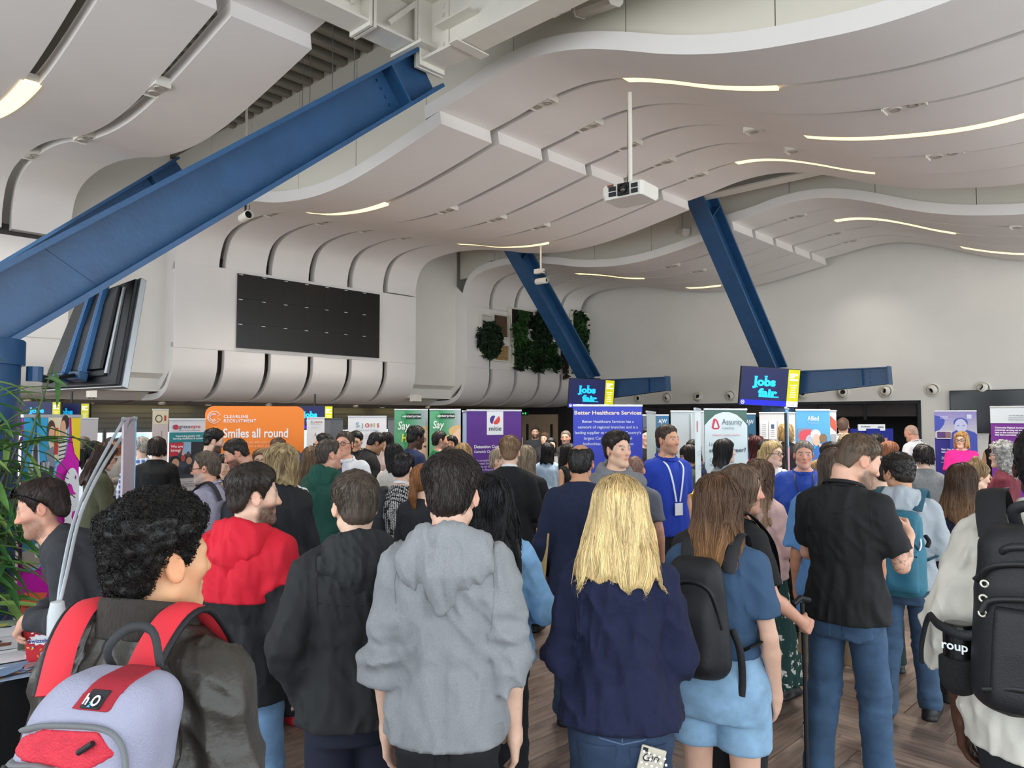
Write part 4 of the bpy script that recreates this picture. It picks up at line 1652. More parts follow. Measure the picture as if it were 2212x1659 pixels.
def person(key, px, top, d, h, label, hair=None, hc='#2c211b', sk='#e0b397', tp=('tee', '#333'), bot=('jeans', '#22304a'), shoes='#1c1c1e', collar=None, hood=None, glasses=None, opt=None, fem=False,
           res=1.0, fine=False, lk=None, tops=(), **kw):
    B = Body(fem=fem, **kw)
    hs = dict(hair) if hair else None
    tophair = hs.get('top', .022) * .8 if hs else .002
    if hs and hs.get('kind') == 'bald':
        tophair = .003
    cr = B.hdi(A3(0, -.01, .123 + tophair))
    ztop = max(B.hdi(A3(0, y, z + tophair))[2] for y, z in ((-.01, .123), (-.07, .09), (.05, .10)))
    P = at(px, top, d)
    k = P.z / float(ztop)
    hc_ = B.hdi(A3(0, -.005, .0))
    rz = -R(h)
    c, s = math.cos(rz), math.sin(rz)
    bx, by = P.x - k * (c * hc_[0] - s * hc_[1]), P.y - k * (s * hc_[0] + c * hc_[1])
    root = thing('person', label, 'person', (bx, by, 0), rz)
    PEOPLE[key] = (root, B, k)
    hh = (.0036 + .00105 * d) * res
    h2 = (.0075 if fine else max(2.0 * hh, .012))
    gh = (.0055 + .0014 * d) * res
    pts = [hc_]
    for sg in (1, -1):
        pts += [B.upi(q) for q in B.sh[sg][:3]] + [B.upi(B.sh[sg][2] + B.sh[sg][3] * .12)] + list(B.legs[sg])
    pts = np.array(pts)
    lo, hi = pts.min(0) - .16, pts.max(0) + .16
    lo[1] -= .04
    hi[2], lo[2] = hc_[2] + .16, -.02
    o = dict(opt or {})
    g = [axis_pts(lo[0], hi[0], hc_[0] - .10, hc_[0] + .10, hh, h2), axis_pts(lo[1], hi[1], hc_[1] - .125, hc_[1] + .135, hh, h2), axis_pts(lo[2], hi[2], hc_[2] - .16, hc_[2] + .15, hh, h2)]
    body = sdf_obj('body', lambda Q: B.body(Q, max(.0075, h2 * .62)), None, None, 0, SKIN, root, k, None, skin_colours(B, sk, o), g)
    # tops
    gl, gu = lo.copy(), hi.copy()
    gu[2] = max(B.upi(A3(0, 0, 1.58))[2], pts[:, 2].max() + .06, B.upi(A3(0, -.05, 1.58))[2])
    for t in (tp,) + tuple(tops):
        if not t:
            continue
        kd, colr = t[0], t[1]
        ov = dict(t[2]) if len(t) > 2 else {}
        fab = ov.pop('fab', {'suit': 'wool', 'sweater': 'wool', 'hoodie': 'cotton', 'jacket': 'shell'}.get(kd, 'cotton'))
        nm = ov.pop('name', GARM.get(kd, kd))
        clip = ov.pop('clip', None)
        pr = dict(KIND[kd])
        pr.update(ov)
        pr.setdefault('sd', (px * 7 + top) % 23 + .5)
        f0 = top_fn(B, **pr)
        f = f0
        TOPF.setdefault(key, f0)
        if clip is not None:
            f = (lambda Q, f0=f0, clip=clip: smax(f0(Q), clip(B.up(Q)), .004))
        gl[2] = pr['hem'] - .08 if not kw.get('lean') else .3
        sdf_obj(nm, f, gl, gu, gh, cloth(colr, fab), root, k)
    # below the waist
    bk, bc = bot[0], bot[1]
    bo = dict(bot[2]) if len(bot) > 2 else {}
    ll, lu = lo.copy(), hi.copy()
    ll[2], lu[2] = -.02, 1.12
    lx = max(abs(B.legs[1][2][0]), abs(B.legs[-1][2][0])) + .2
    ll[0], lu[0] = -lx, lx
    if bk in ('jeans', 'trousers', 'shorts'):
        pr = dict(o=.012, kn=.008, an=.010, amp=.0075) if bk == 'jeans' else dict(o=.016, kn=.022, an=.028)
        if bk == 'shorts':
            pr = dict(o=.020, kn=.03, hem=.55, loose=.01)
        pr.update(bo)
        fab = pr.pop('fab', 'denim' if bk == 'jeans' else 'cotton')
        sdf_obj(bk, legs_fn(B, **pr), ll, lu, gh * 1.1, cloth(bc, fab), root, k)
    else:
        ll[0], lu[0] = -.5, .5
        ll[1], lu[1] = -.5, .5
        sdf_obj('skirt', skirt_fn(B, **bo), ll, lu, gh * 1.1, cloth(bc), root, k)
    if shoes:
        for sg in (1, -1):
            a = B.legs[sg][2]
            sdf_obj('shoe', shoe_fn(B, sg), a + A3(-.12, -.2, -.1), a + A3(.12, .27, .06), max(gh * .8, .009), mat(shoes, .5), root, k)
    for ck_ in (collar if isinstance(collar, list) else [collar] if collar else []):
        ck, cc = ck_[0], ck_[1]
        pr = dict(polo=dict(h=.036, th=.0055, fold=1, z0=1.486, r=.069), shirt=dict(h=.040, th=.005, fold=1, z0=1.488, r=.069), suit=dict(h=.04, r=.074, z0=1.475, th=.008, flare=.5), crew=dict(h=.022, r=.064, z0=1.482, th=.006), inner=dict(h=.03, r=.062, z0=1.505, th=.005),
                  high=dict(h=.075, r=.082, z0=1.515, th=.011, flare=.12, rib=1), stand=dict(h=.05, r=.072, z0=1.50, th=.008, flare=.2))[ck]
        pr.update(ck_[2] if len(ck_) > 2 else {})
        cl = B.upi(A3(0, 0, 1.49))
        sdf_obj('collar', collar_fn(B, **pr), cl - .16, cl + .16, max(.0035, gh * .55), cloth(cc, 'wool' if ck == 'high' else 'cotton'), root, k)
    if hood:
        cl = B.upi(A3(0, -.07, 1.43))
        sdf_obj('hood', hood_fn(B, px % 9, hood[1] if len(hood) > 1 else 1.0), cl - .24, cl + .22, gh * .8, cloth(hood[0], hood[2] if len(hood) > 2 else 'cotton'), root, k)
    if hs:
        hs.setdefault('seed', px % 17 + .3)
        f = hair_fn(hs)
        L = hs.get('len', .25)
        bl, bu = A3(-.19, -.24, -.10), A3(.19, .15, .20)
        if hs.get('kind', 'short') not in ('short', 'bald'):
            bl[2] = -L - .04
        hg = .0034 + .00095 * d
        xs = [axis_pts(bl[i], bu[i], -9, 9, hg, hg) for i in range(3)]
        V, Q = net(f, *xs)
        col = np.array(lin(hc), F4)
        c2 = np.array(lin(hs['c2']), F4) if hs.get('c2') else col * 1.35
        tip = np.array(lin(hs['tip']), F4) if hs.get('tip') else None

        def hcol(V):
            a = noise(V.astype(F4), (60, 60, 12), 2)[:, None]
            C = col * (.72 + .5 * a) * (1 - a * .6) + c2 * a * .6
            if tip is not None:
                w = np.clip((-.04 - V[:, 2]) / .18, 0, 1)[:, None]
                C = C * (1 - w) + tip * w
            if hs.get('root'):
                w = np.clip((V[:, 2] - .06) / .06, 0, 1)[:, None] * .6
                C = C * (1 - w) + np.array(lin(hs['root']), F4) * w
            return C
        C = hcol(V)
        kd_ = hs.get('kind', 'short')
        if not lk and d < 11:
            lk = (450, 4, .008, .0009 + .00017 * d, 'curl' if hs.get('curl') else 'short', -.05) if kd_ in ('short', 'bald') else (420, max(5, int(L / .02)), .02, .0014 + .00025 * d, 'down', -.02, .003, 1.0)
        if lk:
            n, steps, step, r, kd = lk[:5]
            sd = V[V[:, 2] > (lk[5] if len(lk) > 5 else -9)]
            V2, Q2, id_ = locks(f, sd, n, steps, step, r, kd, int(px), *(lk[6:] if len(lk) > 6 else ()))
            rg = np.random.RandomState(int(px) + 1)
            j = rg.uniform(.6, 1.45, n)[id_][:, None]
            C2 = hcol(V2) * j
            Q = np.concatenate([Q, Q2 + len(V)])
            V = np.concatenate([V, V2])
            C = np.concatenate([C, C2])
        raw_obj('hair', B.hdi(V.astype(F4)) * k, Q, HAIR, root, np.clip(C, 0, 1))
    if glasses:
        m = MB()
        T = lambda q: Vector(B.hdi(A3(*q))) * k
        for sg in (1, -1):
            m.tube([T((.032 * sg + .0235 * math.cos(a), .1035 - .006 * abs(math.cos(a)) * (1 if math.cos(a) * sg > 0 else 0), .006 + .018 * math.sin(a))) for a in [i * math.pi / 8 for i in range(17)]], .0019 * k * (1 + d * .08), 5)
            m.tube([T((.055 * sg, .098, .010)), T((.078 * sg, .06, .011)), T((.081 * sg, -.005, .010)), T((.081 * sg, -.02, -.004))], .0018 * k * (1 + d * .08), 5)
        m.tube([T((-.009, .106, .010)), T((.009, .106, .010))], .0018 * k * (1 + d * .08), 5)
        m.build('glasses', mat(glasses, .3), root, smooth=1)
    return root, B, k


def loc_path(B, k, pts, upper=True):
    return [Vector((B.upi(A3(*p)) if upper else A3(*p))) * k for p in pts]


def ribbon_strip(name, key, pts, w, th, m, wdir=None, upper=True):
    """a flat woven band along points in the person's frame"""
    root, B, k = PEOPLE[key]
    p = [Vector(q) for q in spline(pts, 5)]
    p = loc_path(B, k, p, upper)
    b = MB()
    b.tube(p, [th * .5 * k] * len(p), 8, flat=w / th, up=wdir or (1, 0, 0))
    return b.build(name, m, root, smooth=40)


def lanyard(key, c, card=True, front=.128, low=1.13):
    ribbon_strip('lanyard', key, [(-.018, front, low), (-.05, front - .005, 1.30), (-.075, front - .035, 1.42), (-.07, .0, 1.478), (0, -.082, 1.50), (.07, .0, 1.478), (.075, front - .035, 1.42), (.05, front - .005, 1.30), (.018, front, low)], .016, .004, mat(c, .6))
    if card:
        root, B, k = PEOPLE[key]
        m = MB()
        cpt = Vector(B.upi(A3(0, front + .006, low - .06))) * k
        m.box(cpt, (.075 * k, .005, .10 * k))
        m.build('badge', mat('#e8e8ea', .4), root)


def necktie(key, c, front=.125):
    root, B, k = PEOPLE[key]
    m = MB()
    for a, b, wa, wb in (((0, front - .045, 1.455), (0, front - .02, 1.42), .022, .016), ((0, front - .02, 1.42), (0, front + .006, 1.25), .020, .038), ((0, front + .006, 1.25), (0, front + .002, 1.02), .038, .046)):
        A_, B_ = Vector(B.upi(A3(*a))) * k, Vector(B.upi(A3(*b))) * k
        y = Vector((0, .006, 0))
        x1, x2 = Vector((wa * k, 0, 0)), Vector((wb * k, 0, 0))
        m.hexa([A_ - x1, A_ + x1, B_ + x2, B_ - x2], [A_ - x1 + y, A_ + x1 + y, B_ + x2 + y, B_ - x2 + y])
    m.build('tie', mat(c, .6), root, bevel=.003)
# ---------------------------------------------------------------- the crowd: key, head x, crown y, distance, heading (0 away, 90 right, 180 to the camera)
SH = dict(kind='short')


def hs(kind='short', **k):
    return dict(kind=kind, **k)


PALE, TAN, BROWN, DEEP, PINKY = '#e6bfa6', '#d2a07c', '#8a5a3c', '#4a2f22', '#dba48c'
# front row
person('leather', 344, 1062, 1.55, 12, 'person with short black curls in brown leather jacket wearing a red and grey backpack', hs(top=.034, side=.011, curl=.014, front=-.004), '#15110f', '#d9a57c',
       ('jacket', '#38342e', dict(fab='leather', amp=.010, o=.022, hem=.80, loose=.016)), ('jeans', '#20242c'), collar=('high', '#332e29', dict(r=.086, h=.085, z0=1.500, th=.012)), hy=24, hp=2, w=1.04,
       opt=dict(scalp=('#2a211c', .75), brow='#15100d'), lk=(4200, 6, .0052, .0009, 'curl', -.07, .005), res=.9, R_='down', L_='down')
person('sweaterman', 96, 1036, 3.35, -108, 'person in charcoal sweater leaning over the left table with sunglasses on head', hs(top=.020, side=.009, quiff=.004), '#2c211b', PINKY, ('sweater', '#34363a', dict(hem=.88)), ('jeans', '#27405f'),
       collar=('crew', '#2f3135'), lean=40, hp=-22, hy=-6, w=.95, R_='table', L_='table', opt=dict(stub=('#5a4436', .55), brow='#2c2018'), lk=(900, 5, .008, .0013, 'short', .0), fine=True)
person('redjacket', 548, 1001, 3.05, 14, 'person with dark cropped hair in red and black hooded jacket turned right', hs(top=.026, side=.010), '#2e2621', PALE, ('jacket', '#15161a', dict(o=.024, hem=.80)), ('jeans', '#6f93b8'), shoes='#1c1c20',
       collar=('shirt', ('dots', '#1f2a44', '#cfd4de', 160)), hood=('#d3152f', 1.0, 'shell'), hy=44, hp=4, opt=dict(stub=('#3b2a22', .8), brow='#2c2018', scalp=('#4a3c33', .5)),
       tops=(('jacket', '#d3152f', dict(o=.028, hem=1.20, name='red_yoke', sleeve=.22)),), lk=(900, 5, .006, .0011, 'short', .0))
person('blackhood', 768, 1017, 2.75, -18, 'person with greying short hair in black hooded softshell jacket and navy trousers', hs(top=.022, side=.010), '#4d4238', PALE, ('jacket', '#1d1f22', dict(hem=.84, amp=.008)), ('trousers', '#171d30', dict(kn=.012, an=.02)),
       hood=('#232628', 1.12, 'shell'), hy=-8, hp=6, w=1.08, opt=dict(stub=('#5b463a', .6), scalp=('#5a4d42', .5)), lk=(1400, 5, .007, .0012, 'short', .0), R_='pocket', L_='pocket')
person('greyhood', 976, 976, 2.42, 4, 'person with dark brown hair in light grey hoodie with rolled sleeves seen from behind', hs(top=.028, side=.010, cut=-.004), '#2b231f', '#e3bba4', ('hoodie', '#8d9093', dict(fab='heather', sleeve=.57, hem=.885, loose=.012, amp=.010, rings=.02, arm=.012)),
       ('jeans', '#14151a'), hood=('#8f9295', 1.15, 'heather'), hp=10, hy=3, w=.90, opt=dict(scalp=('#3b302a', .3)), lk=(2200, 6, .008, .0013, 'short', -.03), fine=True, R_='down', L_='down',
       tops=(('hoodie', '#85888b', dict(fab='heather', o=.014, hem=.88, name='hem_band', sleeve=0, amp=.001, loose=.012, clip=lambda U: U[:, 2] - .95)),), collar=('inner', '#d8222c', dict(h=.05, r=.066, z0=1.50)))
person('blonde', 1338, 1028, 2.55, 6, 'person with long straight blonde hair in navy sweatshirt and jeans with phone in back pocket', hs('long', len=.275, top=.024, side=.014, w=1.22, rough=.008, root='#8a6c44'), '#dcc089', PALE,
       ('sweater', '#151c3c', dict(hem=.925, loose=.014, o=.018, amp=.011)), ('jeans', '#2a3d58', dict(loose=.004)), fem=True, w=.98, hy=6, hp=8, R_='front', L_='front', lk=(2600, 22, .0155, .0019, 'down', .02, .003, .5),
       tops=(('sweater', '#131a37', dict(o=.014, hem=.915, name='hem_band', sleeve=0, amp=.001, loose=.012, clip=lambda U: U[:, 2] - .965)),))
person('shorts', 1552, 1024, 3.0, 32, 'person with long brown hair in blue tshirt and light denim shorts with a black backpack', hs('long', len=.30, top=.022, side=.014, w=1.0, rough=.010, tip='#a87a4c'), '#5b4230', '#e2b59d', ('tee', '#3c5878', dict(hem=1.02)),
       ('shorts', '#8fb4d3', dict(hem=.64, fab='denim', kn=.03, waist=1.09)), shoes='#a01e2a', fem=True, w=1.12, R_='down', L_='front', lk=(1800, 22, .016, .0017, 'down', .02, .004, 1.0), hp=6)
person('blackpolo', 1852, 941, 3.75, 44, 'person with cropped hair in black polo shirt and blue jeans reading a card, tattooed arm', hs(top=.015, side=.003, quiff=.004), '#584636', '#dfae95', ('polo', '#141517', dict(hem=.85, loose=.012, amp=.007)), ('jeans', '#3b5674', dict(kn=.004)),
       collar=('polo', '#141517'), hy=44, hp=24, w=1.0, R_=((.28, .05, 1.12), (.24, .34, 1.27), (-.4, .6, .5), (-.7, .4, .3), 1.3), L_=((.26, .08, 1.13), (.02, .30, 1.30), (-.2, .7, .3), (-.6, -.3, .6), 1.0), stance=.03, step=.12,
       opt=dict(stub=('#6a5a4c', .75), scalp=('#6b594a', .75), tattoo=1), fine=True, lk=(900, 4, .005, .001, 'short', .03))
person('whiteshirt', 2262, 912, 2.25, 44, 'person in loose white shirt with rolled sleeves wearing a black backpack', hs(top=.008, side=.006, curl=.003), '#0f0c0b', DEEP, ('shirt', '#cdc8bd', dict(hem=.84, loose=.035, amp=.012, sleeve=.62, arm=.022, rings=.016, flare=.02)), ('jeans', '#14161d', dict(loose=.012)),
       collar=('stand', '#cdc8bd'), L_=((.25, -.10, 1.14), (.255, -.05, .92), None, (-1, 0, 0), .4), w=1.08, fine=True)
# second row
person('longhairman', 1600, 1003, 3.6, 76, 'person with receding long brown hair in black shirt holding a walking stick', hs('long', len=.24, top=.012, side=.010, w=.92, front=-.040), '#6b5646', PINKY, ('tee', '#141416', dict(sleeve=.4)), ('trousers', '#1c1c20'), shoes='#a0182a', hy=14, hp=6,
       R_=((.25, .06, 1.12), (.14, .26, .98), (-.2, .8, -.4), (-.8, .1, -.2), 1.4), L_='down', fine=True, opt=dict(stub=('#6a5244', .4)), lk=(900, 16, .016, .0016, 'down', .03))
person('denimgirl', 1062, 1026, 3.25, 8, 'person with long wavy black hair in pale denim jacket behind the grey hoodie', hs('long', len=.36, top=.022, side=.016, w=1.25, rough=.012), '#131215', PALE, ('jacket', '#84b1da', dict(fab='denim', hem=.92)), ('jeans', '#15161a'), fem=True, R_='wide', L_='front',
       lk=(1500, 24, .0165, .0018, 'down', .02, .006, 2.0))
person('pinkjacket', 1640, 992, 5.05, 48, 'person with long wavy brown hair in pink denim jacket and patterned green skirt', hs('long', len=.40, top=.022, side=.016, w=1.1, rough=.014, tip='#9a7a5c'), '#604838', PALE, ('jacket', '#d9b3ab', dict(fab='denim', hem=.90)),
       ('skirt', ('floral', '#123a36', '#c9c9bf', 17), dict(hem=.17, w1=.27)), shoes='#101012', fem=True, R_='front', L_='down', step=.3, lk=(900, 20, .02, .0026, 'down', .02, .004, 2.5))
person('teal', 1940, 978, 4.75, 36, 'person with glasses in grey hoodie carrying a teal backpack', hs(top=.030, side=.016, curl=.012), '#241d19', TAN, ('hoodie', '#a9b0b6', dict(fab='heather', hem=.88)), ('jeans', '#39526e'), shoes='#151515', hood=('#b3bac0', 1.1, 'heather'), glasses='#101014',
       hy=-46, hp=10, step=.25, stance=.02, R_='front', L_='front', lk=(900, 4, .007, .0016, 'curl', -.02))
person('shortsman', 1803, 968, 4.35, 24, 'person with long grey-brown hair in blue shirt and khaki shorts wearing white trainers', hs('long', len=.20, top=.010, side=.010, w=.9), '#54453a', '#c98f70', ('sshirt', '#5e8fc4', dict(hem=.74, sleeve=.44, loose=.035, flare=.02, arm=.03)), ('shorts', '#9a8465', dict(hem=.50)),
       shoes='#ecebe8', hy=0, w=1.05, stance=.06, step=-.2, lk=(500, 12, .016, .002, 'down', .03))
person('navysuit', 1254, 960, 4.7, 8, 'person with balding crown in navy suit jacket and jeans holding a brown envelope', hs('bald', top=.010, side=.008), '#1f1b1a', '#c58e6d', ('suit', '#18213c', dict(hem=.80)), ('jeans', '#26384f', dict(an=.02)), shoes='#151516', collar=('suit', '#18213c'), hp=8, hy=4, w=1.04,
       opt=dict(scalp=('#2a2220', .0)), lk=(700, 4, .006, .0014, 'short', -.06), L_=((.27, -.03, 1.12), (.255, .08, .90), None, (-1, 0, 0), 1.0), fine=True)
person('younggrey', 1332, 930, 5.3, 160, 'person with dark quiff in grey hoodie smiling to the right before a banner', hs(top=.022, side=.007, quiff=.006), '#2a211c', '#e3b89d', ('hoodie', '#77797d', dict(hem=.88)), ('jeans', '#25304a'), hood=('#7c7e82', .9), hy=-16, opt=dict(brow='#3a2c22', scalp=('#4a3c33', .4)),
       lk=(700, 4, .008, .0017, 'short', .02))
person('bluepolo', 1441, 917, 6.45, 156, 'person with cropped hair in royal blue polo and lanyard beside the blue banner', hs(top=.014, side=.004), '#3c2f25', '#d5a184', ('polo', '#1f3fae', dict(hem=.84)), ('trousers', '#1a1b20'), collar=('polo', '#1b3aa6'), hy=-14, opt=dict(stub=('#5c483a', .45), scalp=('#4d3e33', .7)), w=1.06, R_='back', L_='down')
lanyard('bluepolo', '#dfe6ee', front=.150)
person('blacksuit', 1101, 941, 6.1, 4, 'person with fair brown hair in black suit jacket seen from behind', hs(top=.026, side=.006), '#7a5f47', PALE, ('suit', '#17181b', dict(hem=.82)), ('trousers', '#15161a'), collar=[('suit', '#17181b'), ('inner', '#ecebe8')], hp=6,
       R_='front', L_='front', opt=dict(scalp=('#8a6f58', .6)), lk=(700, 4, .008, .0019, 'short', .0))
person('suitside', 1136, 962, 6.7, 20, 'person in black short-sleeved shirt half hidden behind the black suit', hs('long', len=.2, top=.018), '#8c7a66', PALE, ('tee', '#1b1b1e', dict(sleeve=.4)), ('trousers', '#17171a'), fem=True, R_='front', L_='front', w=1.1)
person('lilac', 446, 975, 5.5, -84, 'person with glasses and grey goatee in lilac shirt, dark backpack on shoulder', hs(top=.020, side=.012, front=-.018), '#5d5146', PINKY, ('shirt', '#b1abc0', dict(hem=.9)), ('jeans', '#232c40'), collar=('shirt', '#b1abc0'), glasses='#3a342e', hp=6, hy=-12,
       opt=dict(stub=('#b8ada4', .75), brow='#5a4a3c'), R_='front', L_='front', lk=(700, 4, .008, .0018, 'short', -.03))
person('navypolo', 512, 950, 6.4, -112, 'person with goatee in navy shirt looking down, tattooed forearm, before the orange stand', hs(top=.016, side=.006), '#2a221d', PINKY, ('polo', '#1c2741', dict(hem=.86)), ('trousers', '#1a1b20'), collar=('polo', '#1c2741'), hp=26, R_='read', L_='read', w=1.1, opt=dict(stub=('#3a2c24', .8), scalp=('#3a2f28', .7)))
person('blacktee', 462, 926, 8.1, 62, 'person with black hair and beard in black tshirt against the orange stand', hs(top=.026, side=.005, curl=.01), '#131011', PALE, ('tee', '#141416'), ('trousers', '#17171a'), opt=dict(stub=('#2a2220', .85), scalp=('#3a302c', .6)), hp=14, w=1.12)
person('stripeman', 606, 960, 4.6, -60, 'person with chin-length blond highlights in black tracksuit top with white shoulder stripe', hs('bob', len=.15, top=.026, side=.018, c2='#e3cf9c', rough=.012, w=1.05, fringe=1), '#7c6040', PINKY, ('jacket', '#1a1b20', dict(hem=.86)), ('trousers', '#16171b'), shoes='#b01f2e', collar=('stand', '#1a1b20'),
       hy=-6, lk=(1100, 9, .014, .0026, 'down', .02, .004, 2.0), tops=(('jacket', '#e9e9e9', dict(o=.028, name='shoulder_stripe', clip=lambda U: np.maximum(np.abs(U[:, 1] + .03 - (U[:, 0] - .1) * .12) - .022, np.maximum(.07 - U[:, 0], 1.30 - U[:, 2])))),))
person('greenhood', 711, 948, 5.9, 28, 'person with greying hair in bottle green hoodie talking to a white-shirted person', hs(top=.012, side=.004), '#4b423b', PINKY, ('hoodie', '#14493c', dict(hem=.80, loose=.03)), ('trousers', '#141519'), hood=('#154d3f', 1.0), hy=24, w=1.16, opt=dict(scalp=('#6e625a', .7)))
person('whitetie', 745, 931, 7.2, 186, 'person with glasses in white shirt and navy tie with hand on chest', hs(top=.014, side=.007), '#453a31', PINKY, ('sshirt', '#e9ebf0', dict(hem=.92)), ('trousers', '#1c1d24'), collar=('shirt', '#eef0f4'), glasses='#4a4038', hy=6, L_='chest', R_='down', w=1.1, hp=-4)
necktie('whitetie', '#27304f', .150)
person('asianman', 769, 931, 9.3, 180, 'person with black hair in dark padded jacket looking down by the white banner', hs(top=.020, side=.007), '#120f0f', '#dcb193', ('jacket', '#1a1b1f'), ('trousers', '#17171a'), collar=('stand', '#1a1b1f'), hp=12)
person('blackjacket', 812, 936, 8.8, 66, 'person in black jacket with short black hair bent over paperwork', hs(top=.020, side=.008), '#100e0e', '#b98b6c', ('jacket', '#17181b'), ('trousers', '#15161a'), hp=22, lean=6, R_='read', L_='read', collar=('stand', '#17181b'))
person('behindjacket', 834, 934, 10.3, 214, 'person with long black hair facing the black-jacketed one', hs('long', len=.3), '#151112', PALE, ('blouse', '#c7b6b2'), ('trousers', '#202026'), fem=True, hp=8, R_='read', L_='read')
person('whitetop', 850, 958, 7.6, -40, 'person with straight black hair in cream knitted top before the green banner', hs('long', len=.22, w=.95), '#121011', PALE, ('sweater', '#dcd8d2'), ('trousers', '#1b1b20'), fem=True, R_='front', L_='front')
person('navytee', 898, 920, 8.6, 52, 'person with short afro and glasses in navy slogan tshirt before the green banners', hs(top=.026, side=.010, curl=.006), '#0f0c0b', DEEP, ('tee', '#1d2a50', dict(hem=.86, sleeve=.42)), ('trousers', '#1c1d22'), glasses='#2a2422', hp=12, w=1.05, opt=dict(brow='#0d0a09'))
person('greentee', 950, 931, 9.6, 68, 'person with dark hair and grey beard in bright green tshirt', hs(top=.012, side=.006), '#241d19', PINKY, ('tee', '#1d8147', dict(hem=.86)), ('trousers', '#1c1d22'), hp=2, w=1.2, belly=.03, opt=dict(stub=('#8b7d72', .7)))
person('darkcurl', 975, 941, 10.4, 190, 'person with shoulder-length black hair and moustache between green and purple banners', hs('bob', len=.11, curl=.01), '#100d0d', '#c99a7c', ('jacket', '#1a1a1e'), ('trousers', '#17171a'), opt=dict(stub=('#2a211d', .6)))
person('patterned', 872, 978, 5.7, 12, 'person with short black hair in black and white spotted top with dark shoulder bag', hs(top=.022, side=.014), '#171314', PALE, ('blouse', ('dots', '#1b1b1e', '#cfcfcc', 62), dict(hem=.84, sleeve=.8, loose=.03)), ('trousers', '#17171a'), fem=True, w=1.2, hp=6, hy=14, R_='front', L_='front', collar=('inner', '#e6e6e8'), lk=(600, 4, .008, .002, 'short', -.03))
person('ponytail', 912, 1003, 5.2, 24, 'person with auburn ponytail beside the spotted top', hs('pony', len=.20, top=.016, side=.012), '#8a5a34', PALE, ('blouse', '#26262b'), ('trousers', '#1a1a1e'), fem=True, hp=4, R_='front', L_='front', lk=(500, 8, .012, .0022, 'down', -.2))
person('fairback', 1000, 957, 7.4, -12, 'person with straight fair hair from behind before the purple banner', hs('long', len=.25, w=1.0), '#a3845a', PALE, ('coat', '#d2cdc5'), ('trousers', '#202024'), fem=True, lk=(300, 12, .02, .0035, 'down', .02))
person('smallface', 971, 964, 7.9, 176, 'person with tied brown hair facing the camera beside fair hair', hs('pony', len=.12), '#4a3527', PALE, ('blouse', '#3a3a42'), ('trousers', '#202024'), fem=True)
person('greybob', 1078, 968, 7.1, 165, 'person with grey-blond bob peering from behind the black suit', hs('bob', len=.10, fringe=1), '#a3937f', PALE, ('blouse', '#5a5560'), ('trousers', '#202024'), fem=True)
# far left
person('olive', 226, 958, 6.9, 44, 'person with long brown hair in olive blazer leafing through papers', hs('long', len=.34, w=1.05, rough=.01), '#3b281f', PALE, ('suit', '#4c4d38', dict(hem=.84)), ('trousers', '#141418'), fem=True, glasses='#2a2422', hp=18, R_='front', L_='front', lk=(500, 16, .02, .003, 'down', .02),
       tops=(('tee', '#eceae6', dict(o=.024, hem=.88, sleeve=0, neck=-.02, amp=.003, name='white_top', clip=lambda U: np.maximum(np.abs(U[:, 0]) - .03, -U[:, 1]))),))
person('ponywhite', 203, 953, 8.0, 26, 'person with black ponytail in white blouse at the left', hs('pony', len=.2, top=.014, side=.01), '#121011', PALE, ('blouse', '#e6e8ee'), ('trousers', '#17171b'), fem=True, hp=8)
person('greyhead', 181, 943, 9.2, 10, 'person with shaved grey hair in black behind the pink banner', hs(top=.006, side=.004), '#6e635a', PINKY, ('jacket', '#16171a'), ('trousers', '#17171a'))
person('plaid', 307, 943, 8.8, -36, 'person with grey hair in blue plaid shirt from behind', hs(top=.016, side=.010), '#9a948c', PALE, ('shirt', ('plaid', '#3f6aa8', '#dfe3ea', 5.5), dict(hem=.84)), ('jeans', '#16181e'), hy=-20)
person('blackcoat', 340, 944, 8.0, -14, 'person with bobbed dark hair in long black coat', hs('bob', len=.10), '#241712', PALE, ('coat', '#0f0f11', dict(loose=.03)), ('trousers', '#101012'), fem=True, w=1.12)
person('greyjumper', 258, 946, 10.2, 198, 'person with shaved head in grey jumper near the windows', hs(top=.006, side=.004), '#3a2a22', BROWN, ('sweater', '#8d8780'), ('trousers', '#1c1c20'), R_='front', L_='front')
person('windowman', 240, 944, 11.0, 150, 'person in dark jacket with brown hair near the windows', SH, '#33261f', PINKY, ('jacket', '#1c1c20'), ('trousers', '#1c1c20'))
person('specs', 563, 969, 7.6, 178, 'person with red glasses and light brown hair in front of orange stand', hs('pony', len=.1), '#7c6248', PALE, ('blouse', '#b99a7a'), ('trousers', '#202024'), fem=True, glasses='#5a1f28', hy=-14)
person('tanblouse', 486, 982, 7.3, 170, 'person with brown hair in tan cardigan behind the navy shirt', hs('long', len=.25), '#3a2820', PALE, ('blouse', '#b59873'), ('trousers', '#202024'), fem=True, hp=14)
person('orangehair', 602, 945, 8.9, 20, 'person with short brown hair low against the orange stand', SH, '#4a3324', PALE, ('tee', '#2a2c33'), ('trousers', '#202024'))
person('orangehair2', 580, 957, 9.6, -30, 'person with black hair only just visible against the orange stand', SH, '#171213', PALE, ('tee', '#22242a'), ('trousers', '#202024'))
person('floral', 676, 964, 6.7, 20, 'person with long light brown hair in cream floral blouse', hs('long', len=.30), '#6f573f', PALE, ('blouse', ('floral', '#d8cbb8', '#7a5a4a', 24)), ('skirt', '#2a2a30'), fem=True, R_='front', L_='front')
person('darkspecs', 699, 936, 8.4, -90, 'person with black hair and glasses before the small white banner', hs(top=.018, side=.008), '#141011', TAN, ('shirt', '#3c3f4a'), ('trousers', '#1c1c20'), glasses='#1a1616')
